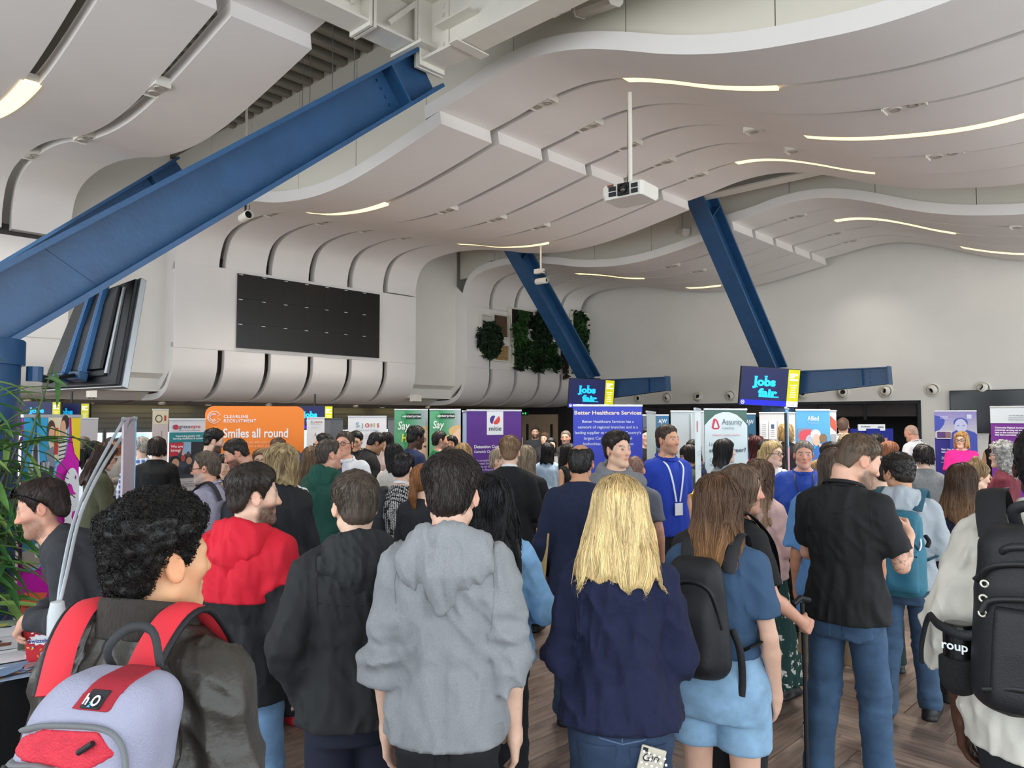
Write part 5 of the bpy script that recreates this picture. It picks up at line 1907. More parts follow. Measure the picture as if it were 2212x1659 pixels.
# middle distance
person('pullover', 1156, 921, 15.5, 182, 'person with dark beard in charcoal quarter-zip standing by the pale doors', hs(top=.020, side=.006), '#2a201b', PALE, ('sweater', '#35383d'), ('trousers', '#141519'), R_='back', L_='back', opt=dict(stub=('#2e231d', .9)))
person('doorhair', 1177, 934, 14.0, 205, 'person with long brown hair half hidden by the pale doors', hs('long', len=.25), '#4b3527', PALE, ('blouse', '#2c2c33'), ('trousers', '#1a1a1e'), fem=True)
person('lightblue', 1183, 956, 9.7, 10, 'person with black hair in light blue shirt seen from behind', hs('long', len=.20, w=.9), '#131112', PALE, ('blouse', '#aec7de', dict(hem=.94, loose=.02)), ('trousers', '#15161a'), fem=True, R_='front', L_='front')
person('paperlady', 1190, 945, 11.6, 172, 'person in black hijab-dark hair reading a white sheet', hs('long', len=.2), '#0f0d0e', PALE, ('jacket', '#17171a'), ('trousers', '#15151a'), fem=True, R_='read', L_='read', hp=4)
person('beardgrey', 1222, 930, 12.0, 196, 'person with grey beard left of the blue banner', hs(top=.012, side=.006), '#6b5f54', PINKY, ('jacket', '#1a1b1f'), ('trousers', '#17171a'), opt=dict(stub=('#8a7e74', .85)))
person('tanktop', 1228, 958, 8.9, 130, 'person with dark hair in sleeveless black top at the blue banner edge', hs('long', len=.25), '#1c1513', '#c99a7c', ('tank', '#141416'), ('trousers', '#15151a'), fem=True, R_='front', L_='down')
person('pinkhead', 1372, 985, 5.9, 20, 'person with shaved pinkish head behind the grey hoodie', hs(top=.003, side=.003), '#8a6a5c', PINKY, ('tee', '#6a6d78'), ('trousers', '#202024'), opt=dict(scalp=('#a5877a', .4)))
person('ajwman', 1395, 924, 10.6, 170, 'person with black hair in black top before the grey-blue banner', hs(top=.020, side=.009), '#131011', PALE, ('shirt', '#141417'), ('trousers', '#141417'), R_='read', L_='read', hy=10)
person('stripelady', 1497, 950, 9.1, 200, 'person with long dark hair in black pinstriped coat by the narrow side banner', hs('long', len=.25), '#15110f', PALE, ('coat', ('stripe', '#17171b', '#a8a8ae', 16)), ('trousers', '#15151a'), fem=True)
person('scarflady', 1489, 961, 8.1, -78, 'person with dark bob and glasses wearing scarf by the narrow side banner', hs('bob', len=.12, fringe=1), '#1c1412', PALE, ('jacket', '#4e5443', dict(hem=.8)), ('trousers', '#1a1a22'), fem=True, glasses='#2a2422', hp=8, R_='front', L_='front', hood=('#27304a', .8))
person('assurity', 1565, 948, 7.5, 84, 'person with black shoulder-length hair in grey jacket before the white and green banner', hs('long', len=.19, w=.95), '#131013', PALE, ('jacket', '#7d8894'), ('trousers', '#1c1c20'), fem=True, lk=(300, 10, .018, .003, 'down', .02))
person('redhair', 1634, 941, 8.9, -10, 'person with long dark red hair in bright pink top', hs('long', len=.28), '#4a1a1c', PALE, ('blouse', '#d81f62'), ('trousers', '#17171a'), fem=True)
person('darkcurly', 1655, 950, 8.5, 30, 'person with dark curly hair behind the blonde nurse', hs('bob', len=.12, curl=.02), '#1b1412', PALE, ('blouse', ('dots', '#17171b', '#b8b8b4', 30)), ('trousers', '#17171a'), fem=True)
person('nurse', 1668, 952, 7.1, 166, 'person with blonde tied hair and dark glasses in white tunic with lanyard', hs('pony', len=.1, top=.018, side=.012), '#b89f72', PALE, ('puff', '#e9eaee', dict(arm=.014)), ('trousers', '#22263c'), fem=True, glasses='#14110f', hy=-22, opt=dict(lip='#b06a66'))
lanyard('nurse', '#27306a', low=1.18)
person('bigblue', 1735, 952, 6.4, 200, 'person with grey hair in royal blue polo with white badge lettering, arms folded', hs(top=.014, side=.008), '#6f675f', PINKY, ('polo', '#2348a8', dict(hem=.84, loose=.03)), ('trousers', '#131418'), collar=('polo', '#2044a2'), R_='hold', L_='fold', w=1.28, belly=.03, hy=-4, opt=dict(scalp=('#7d746b', .6)), shoes='#141416')
lanyard('bigblue', '#1b2352', card=True, front=.205)
person('blackblonde', 1697, 914, 10.2, 12, 'person with wavy blonde hair in black coat before the pinned papers', hs('bob', len=.13, curl=.012), '#b3935f', PALE, ('coat', '#131315'), ('trousers', '#131315'), fem=True)
person('blondeside', 1776, 991, 6.9, 100, 'person with blonde parted hair seen from the side behind the blue polo', hs('bob', len=.12), '#b2935f', PALE, ('blouse', '#4a4f66'), ('trousers', '#1c1c22'), fem=True)
person('brownback', 1797, 955, 5.9, -30, 'person with dark brown tied-back hair with blond crown', hs('pony', len=.15), '#33251d', PALE, ('blouse', '#5f88b4'), ('trousers', '#1c1c22'), fem=True)
person('fairtop', 1830, 937, 7.6, 10, 'person with fair hair hidden behind the black polo', hs('bob', len=.10), '#a58f6c', PALE, ('blouse', '#5a6070'), ('trousers', '#1c1c22'), fem=True)
person('whiteback', 1821, 902, 11.8, 30, 'person in white shirt from behind by the blue display board', hs(top=.010, side=.008), '#5a4436', PINKY, ('sshirt', '#e8ebf0'), ('trousers', '#15161c'), collar=('shirt', '#eef0f4'), w=1.08)
person('security', 1968, 919, 11.8, -28, 'person with shaved head in white shirt and black tie looking down', hs(top=.003, side=.003), '#b49684', PINKY, ('sshirt', '#e8eaee', dict(hem=.92)), ('trousers', '#15161c'), collar=('shirt', '#eef0f4'), hp=18, R_='front', L_='front', w=1.1, hy=-8)
necktie('security', '#15161c', .148)
person('paramedic', 1897, 985, 5.6, -20, 'person in dark green uniform shirt hidden between black polo and grey hoodie', SH, '#2a211c', PALE, ('shirt', '#1d5b50', dict(sleeve=.42)), ('trousers', '#14302b'), R_='hold')
person('ginger', 1921, 954, 8.6, 86, 'person with ginger hair and glasses looking right', hs('bob', len=.10), '#7e4f33', PALE, ('blouse', '#49433f'), ('trousers', '#1c1c22'), fem=True, glasses='#7a4a36', hp=14)
person('boardlady', 1893, 936, 9.9, 8, 'person with black bob before the blue display board', hs('bob', len=.10), '#0f0d0e', PALE, ('blouse', ('dots', '#1c2640', '#9aa6bd', 40)), ('trousers', '#17171a'), fem=True)
person('boardman', 1884, 921, 13.6, 180, 'person with sunglasses on brown hair behind the blue display table', hs(top=.02), '#33261f', PINKY, ('shirt', '#3b3f55'), ('trousers', '#17171a'), glasses='#1a1616')
person('greysuit', 1994, 960, 7.2, 20, 'person with dark wavy hair in grey wool jacket seen from behind', hs('bob', len=.09, curl=.012), '#1d1615', PALE, ('suit', '#7d7f80', dict(hem=.86)), ('trousers', '#17171a'), fem=True, w=1.08, hy=-10, collar=('suit', '#7d7f80'), R_='front', L_='front')
person('pinkdress', 2076, 932, 10.8, 206, 'person with shoulder-length blond hair in bright pink dress and glasses', hs('bob', len=.15), '#c39a62', PALE, ('puff', '#e0218f'), ('skirt', '#d21e86', dict(hem=.45, w1=.22, amp=.005)), fem=True, glasses='#1a1414', R_='clasp', L_='fold', hy=20)
person('blackdress', 2150, 930, 11.8, 214, 'person with long dark hair in sleeveless black dress beside the purple banner', hs('long', len=.25), '#1a1312', TAN, ('tank', '#121214', dict(hem=.95)), ('skirt', '#121214', dict(hem=.5, w1=.2, amp=.004)), fem=True, R_='clasp', L_='clasp')
person('greycurl', 2166, 953, 6.9, -50, 'person with long grey curls and glasses in burgundy cardigan', hs('long', len=.24, w=1.15, curl=.026, top=.034, side=.026), '#a5a29d', PALE, ('jacket', '#6a1f2e', dict(hem=.82)), ('trousers', '#17171a'), fem=True, glasses='#6a5a50', lk=(900, 8, .012, .0028, 'curl', -.22, .006))
person('brownlong', 2078, 1001, 4.95, 54, 'person with long straight brown hair in navy top behind the white shirt', hs('long', len=.33, w=1.1, tip='#8f6b4c', top=.022, side=.016), '#46301f', PALE, ('blouse', '#20263a'), ('trousers', '#1c1c22'), fem=True, hy=8, lk=(1100, 20, .0185, .0026, 'down', .02, .003, .8))
person('bunlady', 2108, 996, 5.7, 92, 'person with fair hair bun looking at a phone', hs('bun', bun=(0, -.03, .135), top=.014, side=.010), '#8d7250', PALE, ('blouse', '#4a2530'), ('trousers', '#1c1c22'), fem=True, hp=12, R_='up', L_='read')
# ---------------------------------------------------------------- screens, fixtures and things on the walls
BLK = mat('#0c0c0e', .35)
ALU = mat('#a9adb0', .35, .9)


def print_mesh(o, x, y, parent, shapes, name='print', step=.0006, base=.0012):
    """flat print on a board: shapes = (material, [(u, v), ...]) in metres from o along x and y"""
    x, y = Vector(x).normalized(), Vector(y).normalized()
    n = x.cross(y)
    m = MB()
    for i, (mt, pts) in enumerate(shapes):
        b = Vector(o) + n * (base + step * i)
        m.add([b + x * u + y * v for u, v in pts], [tuple(range(len(pts)))], mt)
    return m.build(name, None, parent)


def rect(u, v, w, h):
    return [(u, v), (u + w, v), (u + w, v + h), (u, v + h)]


def oval(u, v, a, b, n=20, t0=0, t1=360):
    return [(u + a * math.cos(R(t0 + (t1 - t0) * i / n)), v + b * math.sin(R(t0 + (t1 - t0) * i / n))) for i in range(n if t1 - t0 == 360 else n + 1)]


def rrect(u, v, w, h, r, n=5):
    p = []
    for cx, cy, a in ((u + w - r, v + r, -90), (u + w - r, v + h - r, 0), (u + r, v + h - r, 90), (u + r, v + r, 180)):
        p += [(cx + r * math.cos(R(a + 90 * i / n)), cy + r * math.sin(R(a + 90 * i / n))) for i in range(n + 1)]
    return p


def bars(u, v, w, h, n, mt, seed=1, fill=.72):
    """lines of print too small to read, as short strokes"""
    rg = random.Random(seed)
    out = []
    for i in range(n):
        y = v + h - (i + 1) * h / n
        xx = u
        end = u + w * rg.uniform(.7, 1)
        while xx < end:
            l = min(rg.uniform(.04, .14) * w, end - xx)
            out.append((mt, rect(xx, y + h / n * (1 - fill) / 2, l, h / n * fill * .5)))
            xx += l + .02 * w
    return out


# black display wall of 7 x 3 tiles on the balcony front
dp = thing('led_display', 'large black tiled display wall on the white balcony front', 'display', G(-.05, .03, 3.29), GROT)
tm = bpy.data.meshes.new('display_tile')
b = MB()
b.box((.25, -.02, .25), (.497, .04, .497))
q = b.build('display_tile', mat('#141311', .32), dp)
tile0 = q
lm = MB()
WT = mat('#e8e8e8', .6)
lm.box((.03, -.0412, .475), (.022, .001, .012), WT)
lm.box((.075, -.0412, .475), (.055, .001, .014), WT)
lab0 = lm.build('tile_label', None, q)
for i in range(7):
    for j in range(3):
        if i == 0 and j == 0:
            continue
        o = q.copy()
        COL.objects.link(o)
        o.location = (i * .4985, 0, j * .5)
        l = lab0.copy()
        COL.objects.link(l)
        l.parent = o


def jobs_screen(cpt, w, h, yaw, roll, pitch, label, bar=True, name='wall_screen', glow=1.0):
    """screen with the jobs fair slide, centre cpt; local x right, z up, facing -y"""
    r = thing(name, label, 'screen', cpt, 0)
    r.rotation_euler = Euler((pitch, roll, yaw), 'XYZ')
    MB().box((0, .03, 0), (w + .03, .05, h + .03)).build('bezel', BLK, r, bevel=.006)
    o, x, y = Vector((-w / 2, .004, -h / 2)), Vector((1, 0, 0)), Vector((0, 0, 1))
    E = lambda c, e: mat(c, .5, emit=e * glow)
    sw = w * .80
    sh = [(E('#0a1244', .9), rect(0, h * .14, sw, h * .86)), (E('#1018b8', .9), rect(0, 0, sw, h * .14)), (E('#b9b50c', .9), rect(sw, h * .14 if bar else 0, w - sw, h * .86 if bar else h)),
          (E('#e8e8f4', .9), rect(sw, 0, w - sw, h * .14))]
    wh = E('#f4f4ee', .9)
    cx = sw + (w - sw) * .5
    sh += [(wh, rect(sw + .025 * w, h * .70, .15 * w, .045 * h))]
    for k in range(3):
        sh.append((wh, rect(sw + .025 * w, h * (.77 + .045 * k), (.08 + .012 * k) * w, .028 * h)))
    sh.append((wh, oval(sw + .148 * w, h * .86, .018 * w, .018 * w, 14)))
    sh += [(wh, oval(.045 * w, h * .07, .03 * w, .03 * w, 24)), (E('#1018b8', .9), oval(.045 * w, h * .07, .022 * w, .022 * w, 24)), (wh, oval(.045 * w, h * .07, .014 * w, .008 * w, 12))]
    print_mesh(o, x, y, r, sh, 'slide')
    C = E('#14b4f2', 1.0)
    f = h * .30
    text('Jobs', o + x * sw * .27 + y * h * .53, x, y, f, C, r, .055, nrm=.006, wid=sw * .50)
    text('fair', o + x * sw * .38 + y * h * .235, x, y, f, C, r, .055, nrm=.006, wid=sw * .42)
    ser = [(C, rect(sw * .27, h * .74, sw * .07, h * .035)), (C, rect(sw * .26, h * .475, sw * .10, h * .035)), (C, rect(sw * .40, h * .22, sw * .10, h * .035)), (C, rect(sw * .60, h * .22, sw * .22, h * .032)), (C, rect(sw * .48, h * .76, sw * .07, h * .032))]
    print_mesh(o + Vector((0, -.006, 0)), x, y, r, ser, 'serif')
    for k, t in enumerate(('WELCOME', 'TO THE', 'AMEX', 'WOMEN', 'SINATRA', 'LOUNGE')):
        text(t, o + x * cx + y * h * (.56 - .062 * k), x, y, h * .045, wh, r, .01, 'CENTER', nrm=.006)
    text('Wed 17 May', o + x * cx + y * h * .09, x, y, h * .042, E('#3a3a9a', .6), r, 0, 'CENTER', nrm=.006)
    text('10.28', o + x * cx + y * h * .025, x, y, h * .055, E('#3a3a9a', .6), r, .01, 'CENTER', nrm=.006)
    return r


Y3 = 15.2
c3 = at(1664, 836, Y3)
jobs_screen(c3, 1.37, .77, R(8), R(1.5), R(-6), 'jobs fair screen with blue slide on the right blue column').rotation_euler = Euler((R(6), R(2.2), R(16)), 'XYZ')
c2 = at(1278, 851, 18.5)
jobs_screen(c2, 1.18, .72, 0, 0, 0, 'smaller jobs fair screen with blue slide on the middle blue column').rotation_euler = Euler((R(6), R(2.0), R(14)), 'XYZ')
for px, py, Y, lab in ((678, 902, 14.6, 'jobs fair screen mostly hidden behind the orange stand'), (150, 896, 11.5, 'small dim jobs fair screen under the balcony at the left'), (88, 893, 11.2, 'jobs fair screen cut off behind the bamboo plant')):
    rr = jobs_screen(at(px, py, Y), .60 * Y / 14 + .1, .42 * Y / 14, 0, 0, 0, lab, glow=.35 if px < 200 else 1)
    m = MB()
    m.tube([(0, .05, .1), (0, .05, 2.36 - at(px, py, Y).z if px > 200 else .5)], .02, 6)
    m.build('hanger', BLK, rr)
# black wall screen on the end wall
Ptv = at(2123, 888, 14.9)
st = (Ptv - G(0, 0, 0))
tt_ = st.dot(V3)
ws = thing('wall_screen', 'switched-off black screen on the white end wall at the right', 'screen', G(S0 - .06, tt_, Ptv.z), GROT - R(90))
MB().box((0, .0, 0), (1.62, .06, .92)).build('bezel', BLK, ws, bevel=.006)
MB().box((0, -.031, 0), (1.58, .004, .88)).build('panel', mat('#060608', .15), ws)
MB().box((0, .04, 0), (.5, .05, .4)).build('bracket', ALU, ws)

# big screen hung from the raking beam, its back to the camera
def q4(pts, d):
    return [at(px, py, d) for px, py in pts]


bk = thing('hanging_screen', 'large tilted black screen hung under the pale blue beam, seen from behind', 'screen', at(190, 720, 5.9))
O = bk.location
TL, TR, BR, BL = at(178, 648, 6.15) - O, at(303, 602, 5.65) - O, at(262, 833, 5.45) - O, at(95, 842, 5.95) - O
xv, yv = (TR - TL), (TL - BL)
nv = xv.cross(yv).normalized()   # faces the camera side


def on(u, v, n=0):
    return BL * (1 - u) * (1 - v) + BR * u * (1 - v) + TR * u * v + TL * (1 - u) * v + nv * n


def slab(nm, u0, u1, v0, v1, n0, n1, mt, par=bk, bev=0):
    m = MB()
    m.hexa([on(u0, v0, n0), on(u1, v0, n0), on(u1, v1, n0), on(u0, v1, n0)], [on(u0, v0, n1), on(u1, v0, n1), on(u1, v1, n1), on(u0, v1, n1)])
    return m.build(nm, mt, par, bevel=bev)


slab('frame', -.01, 1.01, -.01, 1.01, -.05, .0, ALU, bev=.006)
slab('casing', .0, .985, .0, .99, .0, .03, mat('#121214', .45), bev=.01)
slab('back_cover', .06, .80, .14, .95, .03, .06, mat('#17171a', .5), bev=.015)
slab('trim_bar', .84, .87, .10, .92, .03, .05, ALU)
slab('lower_rib', .15, .84, .08, .12, .03, .05, mat('#0d0d0f', .5))
slab('socket_recess', .22, .27, .28, .42, .06, .063, mat('#050506', .6))
for k, (a, b_) in enumerate(((.36, .40), (.58, .62))):
    for j in range(3):
        slab('mount_rail', a + j * .018, a + j * .018 + .012, .06, .97 + k * .02, .06, .10, mat('#3f76ab', .4))
    slab('rail_foot', a - .06, a + .09, .02, .10, .06, .13, BLUE, bev=.008)
cl = MB()
pt = on(.60, .98, .08)
cl.tube([pt, pt + Vector((-.02, 0, .08)), pt + Vector((-.06, .03, .16))], .022, 8)
cl.build('clamp', mat('#c9ccce', .4, .6), bk, smooth=40)
cl = MB()
for a in ((-.10, -.03), (.0, .07)):
    cl.box(pt + Vector((a[0], .02, .16)), (.02, .06, .20))
cl.box(pt + Vector((-.05, .02, .25)), (.16, .08, .03))
cl.box(pt + Vector((-.05, .02, .07)), (.16, .06, .02))
cl.build('beam_bracket', BLUE, bk, bevel=.004)
for dz in (0, -.10):
    m = MB()
    m.tube([at(72, 808 + dz * -100, 5.1) - O, at(110, 818 + dz * -60, 5.3) - O, on(.40 if dz else .60, .06, .12)], .016, 6)
    m.build('stay_rod', mat('#16181c', .5), bk, smooth=40)
m = MB()
m.lathe([(.0, -.05), (.05, -.05), (.05, .05), (0, .05)], 10, c=at(75, 808, 5.05) - O)
m.build('stay_clamp', BLUE, bk)

# round air nozzles along the end wall
nz = None
for i in range(10):
    t = 1.97 + i * .968
    p = G(S0 - .003, t, 2.47 + .006 * i)
    if nz is None:
        nz = thing('air_nozzle', 'round white air nozzle set in the row along the end wall', 'air nozzle', p, GROT - R(90), 'air nozzles on the end wall')
        Mx = Matrix.Rotation(R(90), 3, 'X')
        MB().lathe([(.135, 0), (.165, .0), (.160, .02), (.13, .035), (.118, .02), (.118, 0)], 28, None, Mx, close=True).build('ring', STEELW, nz, smooth=40)
        bm_ = MB()
        bm_.lathe([(.118 * math.sin(a), .01 + .10 * math.cos(a)) for a in [R(x) for x in (90, 75, 60, 48, 40, 34)]] + [(.062, .082), (.058, .02)], 24, None, Mx)
        bl = bm_.build('ball', STEELW, nz, smooth=50)
        MB().lathe([(.0, .022), (.058, .02)], 20, None, Mx).build('throat', mat('#1c1c1c', .7), bl)
        o = nz
    else:
        o = nz.copy()
        COL.objects.link(o)
        o.location = p
        for ch in nz.children:
            c = ch.copy()
            COL.objects.link(c)
            c.parent = o
            for g in ch.children:
                e = g.copy()
                COL.objects.link(e)
                e.parent = c
    o['label'] = '%s round white air nozzle from the left on the end wall' % ('first', 'second', 'third', 'fourth', 'fifth', 'sixth', 'seventh', 'eighth', 'ninth', 'last')[i]
    for c in o.children:
        if c.name.startswith('ball'):
            c.rotation_euler = (R(random.uniform(-22, 18)), 0, R(random.uniform(-28, 28)))

# ---- hanging things below the roof
def hang_box(px, py, Y, w, h, label, ztop, cable=True):
    r = thing('hanging_spotlight', label, 'light', at(px, py, Y), GROT)
    MB().box((0, 0, 0), (w, w, h)).build('housing', STEELW, r, bevel=.006)
    for sx in (-.25, .25):
        MB().lathe([(0, -.02), (w * .12, -.012), (w * .2, -.002), (w * .2, .0)], 14, c=(sx * w, 0, -h / 2)).build('lamp', mat('#6a675f', .3, .7), r, smooth=1)
    z = at(px, py, Y).z
    m = MB()
    for sx in (-.3, .3):
        m.tube([(sx * w, 0, h / 2), (sx * w, 0, ztop - z)], .004, 5)
    m.build('cable', ALU, r)
    return r


hang_box(660, 318, 9.2, .18, .20, 'white cube spotlight hanging right of the near blue beam', 6.98)
hang_box(1200, 8, 6.6, .20, .12, 'white twin spotlight on the white roof beam at the top', 6.1)
hang_box(1381, 538, 17.5, .22, .22, 'white cube spotlight hanging below the white bar heater between the blue beams', 6.98)
hang_box(1816, 410, 13.6, .24, .22, 'white cube spotlight above the far waves, left of the thin heater', 6.98)
hang_box(2111, 416, 12.6, .24, .24, 'white cube spotlight above the far waves near the right edge', 6.98)
hang_box(1067, 556, 19.0, .22, .22, 'small white cube spotlight left of the middle blue beam', 6.98)
hang_box(1208, 556, 17.6, .20, .20, 'small white cube spotlight right of the middle blue beam', 6.98)
hang_box(898, 860, 17.8, .20, .16, 'white cube spotlight hanging below the balcony between its two fronts', 2.42)
hang_box(198, 848, 10.5, .11, .14, 'small white box lamp under the big hanging screen', 2.42)


def heater(pa, pb, ztop, label):
    a, b = Vector(pa), Vector(pb)
    r = thing('bar_heater', label, 'heater', (a + b) / 2)
    d = (b - a) / 2
    n = d.normalized()
    up = Vector((0, 0, 1))
    sd = n.cross(up).normalized()
    up = sd.cross(n)
    pf = [(-.07, .07), (-.08, -.03), (-.05, -.07), (.05, -.07), (.08, -.03), (.07, .07)]
    m = MB()
    m.extrude(pf, -d, sd, up, d * 2)
    m.build('reflector', STEELW, r, smooth=30)
    for sg in (-1, 1):
        m = MB()
        m.extrude([(x * 1.08, y * 1.08) for x, y in pf], d * sg - n * .01, sd, up, n * .02)
        m.build('end_cap', mat('#eeeae0', .4), r)
        m = MB()
        m.tube([d * sg * .7 + up * .07, d * sg * .7 + Vector((0, 0, ztop - r.location.z))], .006, 5)
        m.build('hanger', ALU, r)
    return r


heater(at(707, 278, 8.6), at(775, 240, 7.8), 6.98, 'white bar heater under the near blue beam')
heater(at(1424, 505, 16.2), at(1482, 502, 15.0), 6.98, 'white bar heater hanging beside the right blue beam')
heater(at(1868, 425, 14.6), at(1958, 412, 13.1), 6.98, 'thin white bar heater seen almost edge on above the far waves')
heater(at(1255, 22, 7.3), at(1330, -6, 6.8), 6.98, 'white bar heater at the top edge of the picture')


def lamp_projector(px, py, Y, ztop, yaw, label):
    r = thing('gobo_projector', label, 'projector', at(px, py, Y), R(yaw))
    M = Matrix.Rotation(R(90), 3, 'Y') @ Matrix.Rotation(0, 3, 'Z')
    m = MB()
    m.lathe([(0, -.14), (.055, -.135), (.06, -.12), (.06, .13), (.055, .14), (.050, .14), (.050, .10)], 20, None, M)
    b = m.build('barrel', STEELW, r, smooth=40)
    MB().lathe([(.0, .10), (.050, .10)], 18, None, M).build('lens', mat('#060606', .1), b)
    MB().box((-.06, 0, .20), (.20, .10, .09)).build('driver_box', STEELW, r, bevel=.006)
    m = MB()
    m.tube([(0, 0, .05), (0, 0, .16)], .014, 8)
    m.tube([(.03, 0, .20), (.09, .02, .16), (.10, .02, .09), (.02, .02, .06)], .005, 6, mat('#111111', .5))
    m.build('yoke_cable', None, r, smooth=1) if m.mats else None
    MB().tube([(-.02, 0, .245), (-.02, 0, ztop - r.location.z)], .018, 8).build('drop_tube', STEELW, r, smooth=40)
    return r


lamp_projector(530, 468, 9.6, 6.9, -52, 'white drum projector lamp hanging by the near blue beam')
lamp_projector(1170, 607, 14.5, 5.30, -40, 'white drum projector lamp in front of the middle blue beam')

pj = thing('ceiling_projector', 'white video projector hanging from the wavy ceiling on a pole', 'projector', at(1362, 420, 7.6), R(-38))
b = MB()
pr_ = [(-.20, -.20), (.22, -.20), (.24, -.16), (.24, .16), (.20, .20), (-.20, .20), (-.24, .16), (-.24, -.16)]
b.add([(x * .92, y * .92, -.075) for x, y in pr_] + [(x, y, -.02) for x, y in pr_] + [(x, y, .06) for x, y in pr_] + [(x * .94, y * .94, .075) for x, y in pr_],
      [tuple(range(7, -1, -1)), tuple(range(24, 32))] + [(j * 8 + i, j * 8 + (i + 1) % 8, j * 8 + 8 + (i + 1) % 8, j * 8 + 8 + i) for j in range(3) for i in range(8)])
b.build('casing', mat('#dedbd2', .45), pj, bevel=.006)
MB().box((.03, -.205, .0), (.13, .03, .125)).build('lens_surround', BLK, pj, bevel=.008)
Mx = Matrix.Rotation(R(90), 3, 'X')
m = MB()
m.lathe([(.05, -.002), (.05, .025), (.042, .025), (.036, .012)], 20, None, Mx, (.03, -.215, 0))
lz = m.build('lens_ring', mat('#1a1a1c', .3), pj, smooth=40)
MB().lathe([(0, .02), (.02, .017), (.037, .008)], 16, None, Mx, (.03, -.215, 0)).build('lens', mat('#3a3430', .05), lz, smooth=1)
for x, z in ((-.10, .025), (-.10, -.03), (.155, .02), (.155, -.035)):
    MB().box((x, -.203, z), (.085 if x < 0 else .075, .012, .045)).build('front_vent', mat('#17171a', .5), pj, bevel=.004)
MB().box((-.12, -.2035, .06), (.07, .01, .02)).build('indicator', mat('#7a4034', .4), pj)
for i in range(6):
    MB().box((-.243, -.12 + i * .042, .02), (.01, .032, .06)).build('side_grille', mat('#a5a398', .6), pj)
m = MB()
for i in range(8):
    m.box((-.17 + i * .045, .203, .0), (.03, .01, .09))
m.build('rear_fins', mat('#8c8a80', .6), pj)
MB().tube([(.0, 0, .075), (.0, 0, 1.08)], .022, 12).build('drop_pole', STEELW, pj, smooth=40)
MB().lathe([(0, .07), (.07, .075), (.06, .10), (.025, .12), (0, .12)], 16).build('mount_plate', STEELW, pj, smooth=40)
m = MB()
m.tube([(-.12, .05, .08), (-.10, .04, .12), (-.05, .02, .10), (-.03, .01, .25), (-.03, .01, .9)], .005, 6)
m.tube([(-.16, .08, .075), (-.13, .05, .115), (-.08, .06, .10)], .02, 6)
m.build('cable', BLK, pj, smooth=1)

# ---- plant wall on the far balcony front
def leafy(name, pts, nrm, n, size, m, parent, drop=.3, seed=1, wide=.30):
    """a mass of small folded leaves around given points"""
    rg = random.Random(seed)
    vs, fs = [], []
    for _ in range(n):
        p = Vector(rg.choice(pts)) + Vector((rg.gauss(0, .02), rg.gauss(0, .02), rg.gauss(0, .02)))
        d = (Vector(nrm) * rg.uniform(.2, 1) + Vector((rg.uniform(-1, 1), rg.uniform(-1, 1), rg.uniform(-1, .6) - drop))).normalized()
        s = d.orthogonal().normalized()
        s = (Matrix.Rotation(rg.uniform(0, 6.28), 3, d) @ s)
        L = size * rg.uniform(.6, 1.4)
        k = len(vs)
        up = d.cross(s) * L * .12
        vs += [p, p + d * L * .45 + s * L * wide + up, p + d * L, p + d * L * .45 - s * L * wide + up]
        fs += [(k, k + 1, k + 2), (k, k + 2, k + 3)]
    o = MB().add(vs, fs).build(name, m, parent)
    return o


GREEN = [mat('#24471f', .6, var=.35, vscale=9), mat('#172f18', .6, var=.35, vscale=9), mat('#2f5a22', .6, var=.3, vscale=11), mat('#3b2f22', .7, var=.3)]


def on_wall(px, py):
    d = ray(px, py)
    n = V3
    k = ((G(0, .05, 0) - Vector((0, 0, CH))).dot(n)) / d.dot(n)
    return Vector((0, 0, CH)) + d * k


def wall_panel(px0, py0, px1, py1, label, fill, frame=True, name='wall_panel', fr='#dcd8cc'):
    """framed panel whose outline is given by two opposite corners on the balcony front"""
    a, b_ = on_wall(px0, py0), on_wall(px1, py1)
    s0, s1 = (a - G(0, 0, 0)).dot(U3), (b_ - G(0, 0, 0)).dot(U3)
    z0, z1 = b_.z, a.z
    r = thing(name, label, 'wall panel', G(s0, .02, z0), GROT)
    w, h = s1 - s0, z1 - z0
    if frame:
        for c, d in (((w / 2, -.06, .02), (w, .12, .04)), ((w / 2, -.06, h - .02), (w, .12, .04)), ((.02, -.06, h / 2), (.04, .12, h - .08)), ((w - .02, -.06, h / 2), (.04, .12, h - .08))):
            MB().box(c, d).build('frame', mat(fr, .6), r)
    MB().box((w / 2, -.03, h / 2), (w - .06, .05, h - .06)).build('infill', fill, r)
    return r, w, h


BARK = mat('#5a4634', .8, var=.5, vscale=30, bump=.8, bscale=60)
LOGS = mat('#a08458', .8, var=.45, vscale=24, bump=1, bscale=40)
wall_panel(1061, 677, 1096, 733, 'framed brown bark panel on the plant wall', BARK)
wall_panel(1064, 742, 1098, 783, 'framed tan log-slice panel low on the plant wall', LOGS)
wall_panel(1181, 679, 1206, 727, 'tan log-slice panel beside the blue beam on the plant wall', LOGS)
wall_panel(1035, 678, 1062, 770, 'plain white box panel left on the plant wall', mat('#d4d0c4', .7), fr='#d4d0c4')
r, w, h = wall_panel(1099, 664, 1152, 716, 'framed black panel with hanging fern on the plant wall', mat('#0b0d0b', .8))
leafy('fern', [(.35 + .25 * random.random(), -.12, h * random.uniform(-.5, .95)) for _ in range(40)] + [(.1 + .2 * random.random(), -.14, h * random.uniform(-.6, .3)) for _ in range(30)], (0, -1, 0), 700, .16, GREEN[2], r, .6, 3, .14)
r, w, h = wall_panel(1104, 730, 1200, 800, 'large framed mossy green panel on the plant wall', GREEN[0])
leafy('foliage', [(random.uniform(.03, w - .03), -.08, random.uniform(.03, h)) for _ in range(400)], (0, -1, .1), 4200, .10, GREEN[0], r, .2, 5)
